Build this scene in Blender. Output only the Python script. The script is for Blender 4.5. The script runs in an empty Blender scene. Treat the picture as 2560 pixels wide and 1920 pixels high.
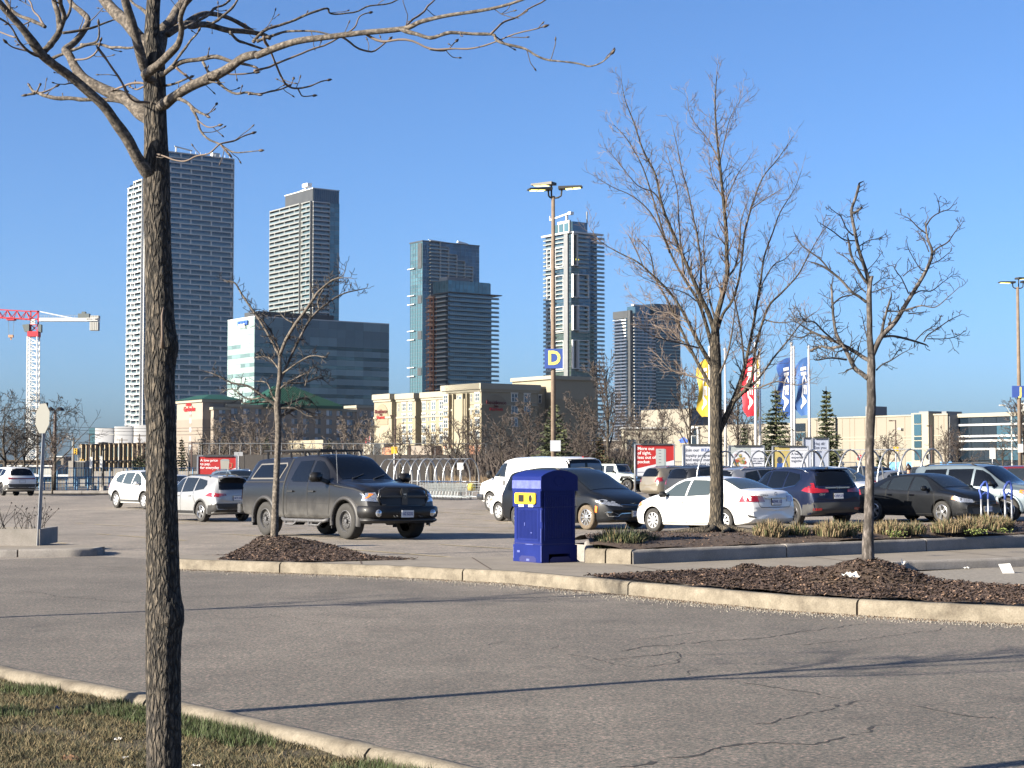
import bpy,bmesh,math,random
from mathutils import Vector,Matrix,noise
from mathutils.bvhtree import BVHTree
C=bpy.context;SC=C.scene;COL=SC.collection
R=math.radians
rnd=random.Random(7)
# --- camera, sky, sun
F=4200.0;PITCH=math.atan(209/4200.0);EYE=1.6
cam_d=bpy.data.cameras.new('camera');cam=bpy.data.objects.new('camera',cam_d);COL.objects.link(cam)
cam_d.lens=F/2560*36;cam_d.sensor_width=36;cam_d.clip_start=.1;cam_d.clip_end=9000
cam.location=(0,0,EYE);cam.rotation_euler=(math.pi/2+PITCH,0,0)
SC.camera=cam
SUN_EL=22.0;SUN_AZ=241.5
W=bpy.data.worlds.new('World');SC.world=W;W.use_nodes=True
wn=W.node_tree;wn.nodes.clear()
_o=wn.nodes.new('ShaderNodeOutputWorld');_b=wn.nodes.new('ShaderNodeBackground');_s=wn.nodes.new('ShaderNodeTexSky')
_s.sky_type='NISHITA';_s.sun_disc=False;_s.sun_elevation=R(SUN_EL);_s.sun_rotation=R(SUN_AZ)
_s.altitude=100;_s.air_density=.75;_s.dust_density=1.7;_s.ozone_density=6.8
_b.inputs[1].default_value=0.058
wn.links.new(_s.outputs[0],_b.inputs[0]);wn.links.new(_b.outputs[0],_o.inputs[0])
sun_d=bpy.data.lights.new('sun','SUN');sun_d.energy=5.0;sun_d.angle=R(.5);sun_d.color=(1,.90,.74)
sun=bpy.data.objects.new('sun',sun_d);COL.objects.link(sun)
_sv=Vector((math.sin(R(SUN_AZ))*math.cos(R(SUN_EL)),math.cos(R(SUN_AZ))*math.cos(R(SUN_EL)),math.sin(R(SUN_EL))))
sun.rotation_euler=_sv.to_track_quat('Z','Y').to_euler();sun.location=(-20,-10,30)
SC.view_settings.view_transform='Standard';SC.view_settings.look='None'
SC.view_settings.exposure=1.90;SC.view_settings.gamma=1;SC.view_settings.use_curve_mapping=False
# --- pixel -> world (photo pixels, 2560 x 1920)
def ray(u,v):
 a=(u-1280)/F;b=(960-v)/F;c,s=math.cos(PITCH),math.sin(PITCH)
 return Vector((a,c-b*s,s+b*c))
def G(u,v,z=0.0):
 d=ray(u,v);t=(z-EYE)/d.z
 return Vector((d.x*t,d.y*t,z))
def AT(u,v,Y):
 d=ray(u,v);t=Y/d.y
 return Vector((d.x*t,Y,EYE+d.z*t))
def Z(v,Y):return AT(1280,v,Y).z
GRID=R(35.5);AX=Vector((math.cos(GRID),math.sin(GRID),0));BX=Vector((-AX.y,AX.x,0))
def reach(P,d,u,z=0):
 k=(u-1280)/F/math.cos(PITCH)
 s=math.tan(PITCH)*(z-EYE)
 return(k*(P.y+s)-P.x)/(d.x-k*d.y)
LOTC=[(-11,60,-.38),(-7,53,-.26),(-17.5,75,-.2),(-35,115,-.40),(2.8,47,-.26),(0,50,-.26),(3,52,-.26),(-3.8,39.4,-.03),(-9,38,-.02),(-.8,67,-.07),(8.3,49.6,0),(15,51,0),(5.4,42.5,0),(7,44.5,0),(12.5,50.5,0),(0,110,0),(20,100,0),(30,80,0),(6,80,0),(-30,60,-.2),(-30,150,-.2),(0,34,0),(-10,31,0),(-20,31,0),(20,35,0),(40,60,0),(-40,40,0),(-10,95,-.2)]
def lotz(x,y):
 if y<30:return 0.0
 w=.03;a=0
 for cx,cy,cz in LOTC:
  k=math.exp(-((x-cx)**2+(y-cy)**2)/(2*5.0**2));w+=k;a+=k*cz
 return a/w*min(1,(y-30)/6)
# --- object helpers
def tag(o,label=None,cat=None,group=None,kind=None):
 if label:o['label']=label
 if cat:o['category']=cat
 if group:o['group']=group
 if kind:o['kind']=kind
 return o
def empty(name,loc=(0,0,0),rz=0,label=None,cat=None,group=None,kind=None):
 o=bpy.data.objects.new(name,None);COL.objects.link(o);o.empty_display_size=.2
 o.location=loc;o.rotation_euler=(0,0,rz)
 return tag(o,label,cat,group,kind)
def link(name,me,parent=None):
 o=bpy.data.objects.new(name,me);COL.objects.link(o)
 if parent:o.parent=parent
 return o
class MB:
 def __init__(s):s.v=[];s.f=[];s.m=[];s.cur=0
 def add(s,vs,fs):
  n=len(s.v);s.v+=[tuple(p)for p in vs];s.f+=[tuple(i+n for i in f)for f in fs];s.m+=[s.cur]*len(fs)
  return s
 def box(s,x0,x1,y0,y1,z0,z1):
  s.add([(x0,y0,z0),(x1,y0,z0),(x1,y1,z0),(x0,y1,z0),(x0,y0,z1),(x1,y0,z1),(x1,y1,z1),(x0,y1,z1)],[(0,3,2,1),(4,5,6,7),(0,1,5,4),(1,2,6,5),(2,3,7,6),(3,0,4,7)]);return s
 def bar(s,a,b,w,h=None,up=(0,0,1)):
  a=Vector(a);b=Vector(b);d=(b-a).normalized();h=h or w
  x=d.cross(Vector(up));x=x.normalized()if x.length>1e-4 else Vector((1,0,0));y=x.cross(d)
  vs=[p+x*i*w/2+y*j*h/2 for p in(a,b)for i,j in((-1,-1),(1,-1),(1,1),(-1,1))]
  s.add(vs,[(0,1,2,3),(7,6,5,4),(0,4,5,1),(1,5,6,2),(2,6,7,3),(3,7,4,0)]);return s
 def tube(s,pts,rad,n=6,cap=True):
  pts=[Vector(p)for p in pts];k=len(pts)
  if not hasattr(rad,'__len__'):rad=[rad]*k
  base=len(s.v);x=None
  for i,p in enumerate(pts):
   d=(pts[min(i+1,k-1)]-pts[max(i-1,0)])
   d=d.normalized()if d.length>1e-9 else Vector((0,0,1))
   if x is None:
    x=d.cross(Vector((0,0,1)));
    if x.length<.05:x=d.cross(Vector((1,0,0)))
   x=(x-d*x.dot(d));x=x.normalized()if x.length>1e-6 else d.orthogonal().normalized()
   y=d.cross(x)
   for j in range(n):
    a=2*math.pi*j/n;q=p+(x*math.cos(a)+y*math.sin(a))*rad[i];s.v.append(tuple(q))
  for i in range(k-1):
   for j in range(n):
    a=base+i*n+j;b=base+i*n+(j+1)%n
    s.f.append((a,b,b+n,a+n));s.m.append(s.cur)
  if cap:
   s.f.append(tuple(base+j for j in range(n))[::-1]);s.m.append(s.cur)
   s.f.append(tuple(base+(k-1)*n+j for j in range(n)));s.m.append(s.cur)
  return s
 def prism(s,poly,z0,z1):
  n=len(poly);vs=[(p[0],p[1],z0)for p in poly]+[(p[0],p[1],z1)for p in poly]
  s.add(vs,[tuple(range(n))[::-1],tuple(range(n,2*n))]+[(i,(i+1)%n,n+(i+1)%n,n+i)for i in range(n)]);return s
 def lathe(s,prof,n=24,axis='z',c=(0,0,0),closed=False):
  base=len(s.v);k=len(prof)
  for r_,h in prof:
   for j in range(n):
    a=2*math.pi*j/n;x,y=r_*math.cos(a),r_*math.sin(a)
    p=(x,y,h)if axis=='z' else((x,h,y)if axis=='y' else(h,x,y))
    s.v.append((p[0]+c[0],p[1]+c[1],p[2]+c[2]))
  for i in range(k-1):
   for j in range(n):
    a=base+i*n+j;b=base+i*n+(j+1)%n;s.f.append((a,b,b+n,a+n));s.m.append(s.cur)
  return s
 def mesh(s,name,mats,smooth=False,angle=None,recalc=True):
  me=bpy.data.meshes.new(name);me.from_pydata(s.v,[],s.f)
  for m in(mats if isinstance(mats,(list,tuple))else[mats]):me.materials.append(m)
  if any(s.m):me.polygons.foreach_set('material_index',s.m)
  if recalc:
   bm=bmesh.new();bm.from_mesh(me);bmesh.ops.recalc_face_normals(bm,faces=bm.faces);bm.to_mesh(me);bm.free()
  if smooth or angle:
   me.polygons.foreach_set('use_smooth',[True]*len(me.polygons))
   if angle:me.set_sharp_from_angle(angle=R(angle))
  me.update();return me
 def build(s,name,mats,parent=None,smooth=False,angle=None,recalc=True):
  return link(name,s.mesh(name,mats,smooth,angle,recalc),parent)
def children(o):return[c for c in bpy.data.objects if c.parent==o]
def text_mb(body,size,bold=0.0,align='CENTER',mat=None,name='lettering',parent=None,M4=None,depth=0.0,spacing=1.0,line=1.0,sx=1.0):
 cu=bpy.data.curves.new(name,'FONT');cu.body=body;cu.size=size;cu.align_x=align;cu.align_y='CENTER'
 cu.offset=bold;cu.extrude=depth;cu.space_character=spacing;cu.space_line=line;cu.resolution_u=3
 o=bpy.data.objects.new(name,cu);COL.objects.link(o)
 dg=C.evaluated_depsgraph_get();dg.update();me=bpy.data.meshes.new_from_object(o.evaluated_get(dg))
 bpy.data.objects.remove(o);me.name=name
 me.transform(Matrix.Diagonal((sx,1,1,1)))
 if M4 is not None:me.transform(M4)
 me.materials.clear();me.materials.append(mat)
 return link(name,me,parent)
def facing(origin,right,up=(0,0,1)):
 r_=Vector(right).normalized();u_=Vector(up).normalized();n_=r_.cross(u_)
 m=Matrix((r_,u_,n_)).transposed().to_4x4();m.translation=Vector(origin);return m
# --- materials
MATS={};KALB=.80
def nodes(m):
 m.use_nodes=True;nt=m.node_tree;return nt,nt.nodes['Principled BSDF']
def N(nt,t,**k):
 n=nt.nodes.new(t)
 for a,b in k.items():setattr(n,a,b)
 return n
def mat(name,col,rough=.6,metal=0.0,var=0.0,vs=4.0,bump=0.0,bs=60.0,coat=0.0,spec=.5,rand=0.0,emit=None,alpha=None,sc=(1,1,1),coat_r=.03):
 if name in MATS:return MATS[name]
 col=tuple(c*KALB for c in col)
 m=bpy.data.materials.new(name);nt,b=nodes(m);L=nt.links
 b.inputs['Base Color'].default_value=(*col,1);b.inputs['Roughness'].default_value=rough;b.inputs['Metallic'].default_value=metal
 b.inputs['Specular IOR Level'].default_value=spec
 if coat:b.inputs['Coat Weight'].default_value=coat;b.inputs['Coat Roughness'].default_value=coat_r
 tc=N(nt,'ShaderNodeTexCoord');mp=N(nt,'ShaderNodeMapping');mp.inputs['Scale'].default_value=sc;L.new(tc.outputs['Object'],mp.inputs[0])
 src=None
 if var:
  n1=N(nt,'ShaderNodeTexNoise');n1.inputs['Scale'].default_value=vs;n1.inputs['Detail'].default_value=6;n1.inputs['Roughness'].default_value=.65
  L.new(mp.outputs[0],n1.inputs['Vector'])
  mr=N(nt,'ShaderNodeMapRange');mr.inputs[1].default_value=.3;mr.inputs[2].default_value=.7;mr.inputs[3].default_value=1-var;mr.inputs[4].default_value=1+var
  L.new(n1.outputs[0],mr.inputs[0]);src=mr.outputs[0]
  mr2=N(nt,'ShaderNodeMapRange');mr2.inputs[3].default_value=max(0,rough-.1);mr2.inputs[4].default_value=min(1,rough+.1)
  L.new(n1.outputs[0],mr2.inputs[0]);L.new(mr2.outputs[0],b.inputs['Roughness'])
 if rand:
  oi=N(nt,'ShaderNodeObjectInfo');mr3=N(nt,'ShaderNodeMapRange');mr3.inputs[3].default_value=1-rand;mr3.inputs[4].default_value=1+rand
  L.new(oi.outputs['Random'],mr3.inputs[0])
  if src is not None:
   mu=N(nt,'ShaderNodeMath',operation='MULTIPLY');L.new(src,mu.inputs[0]);L.new(mr3.outputs[0],mu.inputs[1]);src=mu.outputs[0]
  else:src=mr3.outputs[0]
 if src is not None:
  vm=N(nt,'ShaderNodeVectorMath',operation='SCALE');vm.inputs[0].default_value=col;L.new(src,vm.inputs['Scale']);L.new(vm.outputs[0],b.inputs['Base Color'])
 if bump:
  n2=N(nt,'ShaderNodeTexNoise');n2.inputs['Scale'].default_value=bs;n2.inputs['Detail'].default_value=5;L.new(mp.outputs[0],n2.inputs['Vector'])
  bp=N(nt,'ShaderNodeBump');bp.inputs['Strength'].default_value=bump;bp.inputs['Distance'].default_value=.02;L.new(n2.outputs[0],bp.inputs['Height']);L.new(bp.outputs[0],b.inputs['Normal'])
 if emit:b.inputs['Emission Color'].default_value=(*emit[:3],1);b.inputs['Emission Strength'].default_value=emit[3]
 if alpha is not None:b.inputs['Alpha'].default_value=alpha
 MATS[name]=m;return m
def ramp(nt,stops):
 r_=N(nt,'ShaderNodeValToRGB');e=r_.color_ramp.elements
 while len(e)<len(stops):e.new(.5)
 for i,(p,c)in enumerate(stops):e[i].position=p;e[i].color=(*c,1)
 return r_
def mat_asphalt(name,base,tint=1.0):
 base*=KALB
 m=bpy.data.materials.new(name);nt,b=nodes(m);L=nt.links
 tc=N(nt,'ShaderNodeTexCoord')
 def noi(s,d=4,r_=.6,sc=(1,1,1),rz=0):
  mp=N(nt,'ShaderNodeMapping');mp.inputs['Scale'].default_value=sc;mp.inputs['Rotation'].default_value=(0,0,rz);L.new(tc.outputs['Object'],mp.inputs[0])
  n=N(nt,'ShaderNodeTexNoise');n.inputs['Scale'].default_value=s;n.inputs['Detail'].default_value=d;n.inputs['Roughness'].default_value=r_;L.new(mp.outputs[0],n.inputs['Vector']);return n
 grit=N(nt,'ShaderNodeTexVoronoi');grit.inputs['Scale'].default_value=70;L.new(tc.outputs['Object'],grit.inputs['Vector'])
 rg=ramp(nt,[(.40,(base*.18,base*.27,base*.23)),(.46,(base*.95,base*.85,base*.71)),(.55,(base*1.25,base*1.10,base*.90)),(.61,(base*3.0,base*2.05,base*1.7))])
 n0=noi(34,6,.8);L.new(n0.outputs[0],rg.inputs[0])
 n1=noi(.7,6,.68);n2=noi(.35,4,.6,(1,.22,1),-GRID-R(90));n3=noi(6,4,.6)
 def mr(n,a,b_):
  x=N(nt,'ShaderNodeMapRange');x.inputs[1].default_value=.32;x.inputs[2].default_value=.68;x.inputs[3].default_value=a;x.inputs[4].default_value=b_;L.new(n.outputs[0],x.inputs[0]);return x
 a=mr(n1,.80,1.20);c=mr(n2,.80,1.16);e=mr(n3,.88,1.12);gr=N(nt,'ShaderNodeMapRange');gr.inputs[2].default_value=.9;gr.inputs[3].default_value=.72;gr.inputs[4].default_value=1.22
 L.new(grit.outputs['Distance'],gr.inputs[0])
 mu=a.outputs[0]
 n4=noi(1.6,3,.5);st=N(nt,'ShaderNodeMapRange');st.inputs[1].default_value=.60;st.inputs[2].default_value=.72;st.inputs[3].default_value=1;st.inputs[4].default_value=.74;L.new(n4.outputs[0],st.inputs[0])
 for q in(c,e,gr,st):
  k=N(nt,'ShaderNodeMath',operation='MULTIPLY');L.new(mu,k.inputs[0]);L.new(q.outputs[0],k.inputs[1]);mu=k.outputs[0]
 vm=N(nt,'ShaderNodeVectorMath',operation='SCALE');L.new(rg.outputs[0],vm.inputs[0]);L.new(mu,vm.inputs['Scale']);L.new(vm.outputs[0],b.inputs['Base Color'])
 b.inputs['Roughness'].default_value=.85
 bp=N(nt,'ShaderNodeBump');bp.inputs['Strength'].default_value=.55;bp.inputs['Distance'].default_value=.012;L.new(n0.outputs[0],bp.inputs['Height']);L.new(bp.outputs[0],b.inputs['Normal'])
 MATS[name]=m;return m
def mat_concrete(name,c1,c2,c3,rough=.85,scale=3,bump=.4):
 c1,c2,c3=[tuple(q*KALB for q in c)for c in(c1,c2,c3)]
 m=bpy.data.materials.new(name);nt,b=nodes(m);L=nt.links
 tc=N(nt,'ShaderNodeTexCoord');n1=N(nt,'ShaderNodeTexNoise');n1.inputs['Scale'].default_value=scale;n1.inputs['Detail'].default_value=8;n1.inputs['Roughness'].default_value=.7;L.new(tc.outputs['Object'],n1.inputs['Vector'])
 r_=ramp(nt,[(.3,c1),(.5,c2),(.72,c3)]);L.new(n1.outputs[0],r_.inputs[0])
 n2=N(nt,'ShaderNodeTexNoise');n2.inputs['Scale'].default_value=60;n2.inputs['Detail'].default_value=4;L.new(tc.outputs['Object'],n2.inputs['Vector'])
 x=N(nt,'ShaderNodeMapRange');x.inputs[1].default_value=.3;x.inputs[2].default_value=.7;x.inputs[3].default_value=.82;x.inputs[4].default_value=1.15;L.new(n2.outputs[0],x.inputs[0])
 vm=N(nt,'ShaderNodeVectorMath',operation='SCALE');L.new(r_.outputs[0],vm.inputs[0]);L.new(x.outputs[0],vm.inputs['Scale']);L.new(vm.outputs[0],b.inputs['Base Color'])
 b.inputs['Roughness'].default_value=rough
 bp=N(nt,'ShaderNodeBump');bp.inputs['Strength'].default_value=bump;bp.inputs['Distance'].default_value=.01;L.new(n2.outputs[0],bp.inputs['Height']);L.new(bp.outputs[0],b.inputs['Normal'])
 MATS[name]=m;return m
def mat_bark(name,c1,c2,c3,s=(30,30,6),bump=.8,cracks=None):
 c1,c2,c3=[tuple(q*KALB for q in c)for c in(c1,c2,c3)]
 m=bpy.data.materials.new(name);nt,b=nodes(m);L=nt.links
 tc=N(nt,'ShaderNodeTexCoord');mp=N(nt,'ShaderNodeMapping');mp.inputs['Scale'].default_value=s;L.new(tc.outputs['Object'],mp.inputs[0])
 n1=N(nt,'ShaderNodeTexNoise');n1.inputs['Scale'].default_value=1;n1.inputs['Detail'].default_value=7;n1.inputs['Roughness'].default_value=.7;L.new(mp.outputs[0],n1.inputs['Vector'])
 r_=ramp(nt,[(.36,c1),(.5,c2),(.66,c3)]);L.new(n1.outputs[0],r_.inputs[0]);L.new(r_.outputs[0],b.inputs['Base Color'])
 b.inputs['Roughness'].default_value=.9;hsrc=n1.outputs[0]
 if cracks:
  m2=N(nt,'ShaderNodeMapping');m2.inputs['Scale'].default_value=cracks;L.new(tc.outputs['Object'],m2.inputs[0]);nz=N(nt,'ShaderNodeTexNoise');nz.inputs['Scale'].default_value=.8;L.new(m2.outputs[0],nz.inputs['Vector'])
  ad=N(nt,'ShaderNodeVectorMath',operation='MULTIPLY_ADD');ad.inputs[1].default_value=(1.2,1.2,1.2);L.new(nz.outputs['Color'],ad.inputs[0]);L.new(m2.outputs[0],ad.inputs[2])
  vo=N(nt,'ShaderNodeTexVoronoi',feature='DISTANCE_TO_EDGE');vo.inputs['Scale'].default_value=1;L.new(ad.outputs[0],vo.inputs['Vector'])
  cr=N(nt,'ShaderNodeMapRange');cr.inputs[1].default_value=.02;cr.inputs[2].default_value=.22;cr.inputs[3].default_value=.16;cr.inputs[4].default_value=1.2;L.new(vo.outputs['Distance'],cr.inputs[0])
  vm=N(nt,'ShaderNodeVectorMath',operation='SCALE');L.new(r_.outputs[0],vm.inputs[0]);L.new(cr.outputs[0],vm.inputs['Scale']);L.new(vm.outputs[0],b.inputs['Base Color'])
  hm_=N(nt,'ShaderNodeMath',operation='ADD');L.new(cr.outputs[0],hm_.inputs[0]);L.new(n1.outputs[0],hm_.inputs[1]);hsrc=hm_.outputs[0]
 bp=N(nt,'ShaderNodeBump');bp.inputs['Strength'].default_value=bump;bp.inputs['Distance'].default_value=.012;L.new(hsrc,bp.inputs['Height']);L.new(bp.outputs[0],b.inputs['Normal'])
 MATS[name]=m;return m
ASPH=mat_asphalt('asphalt',.110)
LOTM=mat_asphalt('lot_asphalt',.178)
KERB=mat_concrete('kerb_concrete',(.075,.060,.042),(.150,.128,.095),(.225,.195,.15),scale=4)
WALK=mat_concrete('pavement_concrete',(.155,.135,.108),(.195,.17,.137),(.235,.205,.165),scale=2)
GREYC=mat_concrete('grey_concrete',(.16,.15,.13),(.24,.22,.20),(.32,.30,.27),scale=1.2)
SOIL=mat_concrete('soil',(.03,.018,.011),(.06,.038,.024),(.11,.075,.05),scale=14,bump=1)
MULCH=mat('mulch_chip',(.048,.029,.021),.85,rand=0,var=.6,vs=40)
MULCHL=mat('pale_mulch_chip',(.19,.12,.08),.85,var=.4,vs=30)
GRAV=mat_concrete('grit',(.12,.105,.09),(.19,.17,.14),(.30,.27,.23),scale=20)
BARK1=mat_bark('furrowed_bark',(.013,.010,.008),(.062,.051,.039),(.165,.136,.102),(75,75,26),1.0,(62,62,15))
BARKS=mat_bark('smooth_bark',(.028,.023,.019),(.085,.071,.057),(.20,.172,.142),(28,28,22),.4)
TWIG=mat('twig_bark',(.075,.060,.048),.8,var=.35,vs=8)
TWIGD=mat('dark_twig_bark',(.022,.017,.014),.8,var=.4,vs=8)
TWIGP=mat('pale_twig_bark',(.125,.092,.072),.8,var=.3,vs=8)
BARK3=mat_bark('grey_brown_bark',(.022,.017,.011),(.070,.056,.038),(.13,.105,.072),(40,40,8),.8,(30,30,6))
BARK4=mat_bark('patchy_grey_bark',(.016,.013,.011),(.050,.042,.036),(.20,.175,.16),(16,16,5),.6)
BUD=mat('bud',(.045,.030,.022),.6)
BLACK=mat('black_plastic',(.012,.012,.013),.5)
RUBBER=mat('rubber',(.022,.021,.020),.85,var=.3,vs=20)
STEEL=mat('galvanised_steel',(.30,.31,.33),.5,.7,var=.15,vs=6)
WHITE=mat('white_paint',(.78,.78,.76),.5,var=.04)
CREAM=mat('cream_stucco',(.25,.222,.162),.9,var=.06,vs=.4)
# --- ground, lot, road
def poly_sheet(name,pts,m,z=None,parent=None,kind='structure'):
 mb=MB();vs=[(p[0],p[1],p[2]if z is None else z)for p in pts]
 mb.add(vs,[tuple(range(len(vs)))]);o=mb.build(name,m,parent,recalc=False)
 if o.data.polygons[0].normal.z<0:o.data.flip_normals()
 if kind:o['kind']=kind
 return o
DIRT=mat_concrete('dull_ground',(.06,.05,.035),(.11,.09,.06),(.16,.13,.09),scale=.3)
mbg=MB()
for q_ in([(-6000,-3000),(6000,-3000),(6000,8),(-6000,8)],[(-6000,8),(-120,8),(-120,205),(-6000,205)],[(220,8),(6000,8),(6000,205),(220,205)],[(-6000,205),(6000,205),(6000,8000),(-6000,8000)],[(-120,93),(-24,107),(-21,150),(-3,160),(-3,205),(-120,205)],[(-3,160),(60,176),(150,205),(-3,205)],[(220,60),(220,205),(150,205)]):mbg.add([(a,b,-.03)for a,b in q_],[tuple(range(len(q_)))])
mbg.build('ground',DIRT,recalc=False)['kind']='structure'
LOT=[(-120,8,0),(220,8,0),(220,60,0),(150,205,0),(60,176,0),(-3,160,0),(-21,150,0),(-24,107,0),(-120,93,0)]
LOT_LATER=LOT
lane=[G(-900,1500),G(-300,1410),G(250,1391),G(420,1400),G(454,1424),G(1001,1437),G(1416,1470),G(1972,1526),G(2560,1557),G(3200,1590)]
lane=[(p.x,p.y)for p in lane]+[(9,5),(-2,5),(-14,12)]
poly_sheet('drive_lane',[(a,b,0)for a,b in lane],ASPH,.004)
LINE=mat('worn_yellow_line',(.33,.27,.16),.85,var=.45,vs=6)
def stall_rows(z_=.008):
 k=0
 for(ou,ov,n,ln)in((60,1347,7,5.2),(330,1318,6,5.2),(700,1297,6,5.2),(980,1382,3,5.2),(1000,1271,6,5.2),(260,1288,6,5.2),(1560,1289,5,5.2),(1220,1248,6,5.2)):
  P=G(ou,ov)
  for i in range(n):
   p=P+AX*2.75*i;a=p-BX*ln/2;b_=p+BX*ln/2
   mb=MB();w=AX*.055
   segs=12
   for s in range(segs):
    if rnd.random()<.12:continue
    q0=a+(b_-a)*(s/segs);q1=a+(b_-a)*((s+1)/segs)
    mb.add([(c_.x,c_.y,lotz(c_.x,c_.y)+z_)for c_ in(q0-w,q0+w,q1+w,q1-w)],[(0,1,2,3)])
   o=mb.build('stall_line',LINE,recalc=False);o['kind']='structure'
   if o.data.polygons and o.data.polygons[0].normal.z<0:o.data.flip_normals()
stall_rows()
# --- kerbs: each cast length a piece of its own
def resample(path,seg):
 path=[Vector((p[0],p[1]))for p in path];out=[path[0]];acc=0;res=[0]
 L=[0]
 for a,b in zip(path,path[1:]):L.append(L[-1]+(b-a).length)
 def at(s):
  s=max(0,min(L[-1],s))
  for i in range(len(path)-1):
   if s<=L[i+1]+1e-9:return path[i]+(path[i+1]-path[i])*((s-L[i])/max(1e-9,L[i+1]-L[i]))
  return path[-1]
 return at,L[-1]
def kerb(name,path,w,z0,z1,seg,m,side=1,gap=.026,seed=1,joints=None):
 """path: the road-side top edge, pieces lie to the left of it (side=1) or right (-1)"""
 r_=random.Random(seed);at,T=resample(path,seg)
 root=empty(name,(path[0][0],path[0][1],0),kind='structure')
 base=Vector((path[0][0],path[0][1],0))
 s=0;cuts=[0]
 if joints:cuts=joints
 else:
  while s<T:
   s+=seg*r_.uniform(.75,1.25);cuts.append(min(T,s))
 for a,b in zip(cuts,cuts[1:]):
  n=max(2,int((b-a)/.12));mb=MB();rows=[]
  dz=r_.uniform(-.006,.006)
  for i in range(n+1):
   s_=a+gap/2+(b-a-gap)*i/n;p=at(s_);q=at(s_+.05);o_=at(s_-.05);t=(q-o_).normalized();nn=Vector((-t.y,t.x))*side
   j=noise.noise(Vector((p.x*3,p.y*3,seed)))*.012;jz=noise.noise(Vector((p.x*5,p.y*5,seed+9)))*.008
   endr=.02 if i in(0,n)else 0
   prof=[(-.01+j,z0),(-.005+j,z1-.04),(.02+j,z1-.004-endr*.3),(.05,z1),(w-.03,z1),(w,z1-.03),(w+.005,z0)]
   rows.append([(p.x+nn.x*d-base.x,p.y+nn.y*d-base.y,z+(dz+jz if z>z0 else 0))for d,z in prof])
  k=len(rows[0])
  for r0 in rows:mb.v+=r0
  for i in range(n):
   for c in range(k-1):mb.f.append((i*k+c,i*k+c+1,(i+1)*k+c+1,(i+1)*k+c));mb.m.append(0)
  mb.f.append(tuple(range(k)));mb.m.append(0);mb.f.append(tuple(n*k+c for c in range(k))[::-1]);mb.m.append(0)
  mb.build('kerb_segment',m,root,angle=50)
 mb=MB();p0=at(0);n=max(2,int(T/.3));vs=[]
 for i in range(n+1):
  s_=T*i/n;p=at(s_);t=(at(s_+.05)-at(s_-.05)).normalized();nn=Vector((-t.y,t.x))*side
  for d,z in((.02,z0),(.02,z1-.05),(w-.02,z1-.05),(w-.02,z0)):vs.append((p.x+nn.x*d-base.x,p.y+nn.y*d-base.y,z))
 mb.add(vs,[(i*4+c,i*4+c+1,i*4+c+5,i*4+c+4)for i in range(n)for c in range(3)])
 mb.build('joint_bed',SOIL,root)
 return root
KZ=.17
def gl(pts,z):return[G(u,v,z)for u,v in pts]
near=gl([(-700,1497),(-300,1590),(0,1664),(316*1.1573,1762),(648,1797),(810,1857),(1010,1888),(1215,1922),(1500,1968),(1900,2035)],.15)
near=gl([(-700,1522),(-300,1600),(0,1662),(366,1731),(654,1793),(915,1851),(1215,1920),(1500,1985),(1900,2076)],.15)
kerb('lawn_kerb',near,.16,-.2,.15,2.3,KERB,side=-1,seed=3)
far=gl([(385,1388),(400,1393),(454,1397),(735,1406),(1001,1415),(1280,1429),(1416,1441),(1700,1466),(1976,1490),(2300,1508),(2560,1519),(3100,1545)],KZ)
kerb('pavement_kerb',far,.16,-.05,KZ,3.0,KERB,side=1,seed=5)
back1=gl([(395,1385),(1050,1391),(1290,1390),(1440,1394)],KZ)
F_bot=gl([(1450,1402),(1581,1406),(1797,1392.5),(2060,1382),(2560,1366),(3300,1338)],KZ)
H_top=gl([(3300,1368),(2560,1392),(2264,1400),(2084,1413),(1916,1422),(1725,1429),(1563,1436),(1430,1442)],KZ)
in_far=[Vector((p.x,p.y,KZ))for p in far]
def shift(pts,d):
 o=[]
 for i,p in enumerate(pts):
  t=(pts[min(i+1,len(pts)-1)]-pts[max(i-1,0)]);t.z=0;t.normalize();o.append(p+Vector((-t.y,t.x,0))*d)
 return o
fi=shift(in_far,.15)
def slab(name,pts,z0,z1,m,kind='structure',parent=None):
 mb=MB();mb.prism([(p.x,p.y)for p in pts],z0,z1);o=mb.build(name,m,parent)
 if kind:o['kind']=kind
 return o
slab('pavement',fi[:7]+[G(1430,1442,KZ)]+H_top[::-1][1:]+[F_bot[-1]]+F_bot[::-1][1:]+back1[::-1],-.1,KZ-.012,WALK)
for(a,b)in(((1180,1392),(1235,1426)),((1560,1411),(1720,1431)),((2000,1386),(2150,1405)),((900,1396),(905,1411)),((2350,1375),(2530,1391))):
 p,q=G(*a,KZ),G(*b,KZ);t=(q-p).normalized();n_=Vector((-t.y,t.x,0))*.012
 mb=MB();mb.add([p-n_,p+n_,q+n_,q-n_],[(0,1,2,3)]);o=mb.build('pavement_joint',SOIL,recalc=False);o['kind']='structure';o.location.z=-.009
 if o.data.polygons[0].normal.z<0:o.data.flip_normals()
pocket_far=gl([(1950,1423),(2084,1413.5),(2264,1400),(2560,1391.5),(3300,1366)],KZ)
kerb('pocket_kerb',[p-Vector((0,.16,0))for p in pocket_far],.15,-.05,KZ-.005,3.4,GREYC,side=1,seed=8)
slab('bicycle_pocket',gl([(2050,1424),(2230,1432),(2330,1455),(2560,1471),(3300,1500)],.0)+[p for p in shift(pocket_far,.1)[::-1]],-.1,.02,GRAV)
F_top=gl([(1462,1371.5),(1581,1375),(1797,1367),(2060,1357),(2560,1338),(3300,1308)],.37)
kerb('island_kerb',F_top[1:],.17,.1,.37,3.3,GREYC,side=1,seed=11)
kerb('island_end_kerb',[F_top[0]+Vector((0,.02,0)),F_top[1]+Vector((-.01,0,0))],.17,.1,.37,.42,KERB,side=1,seed=13)
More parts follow.
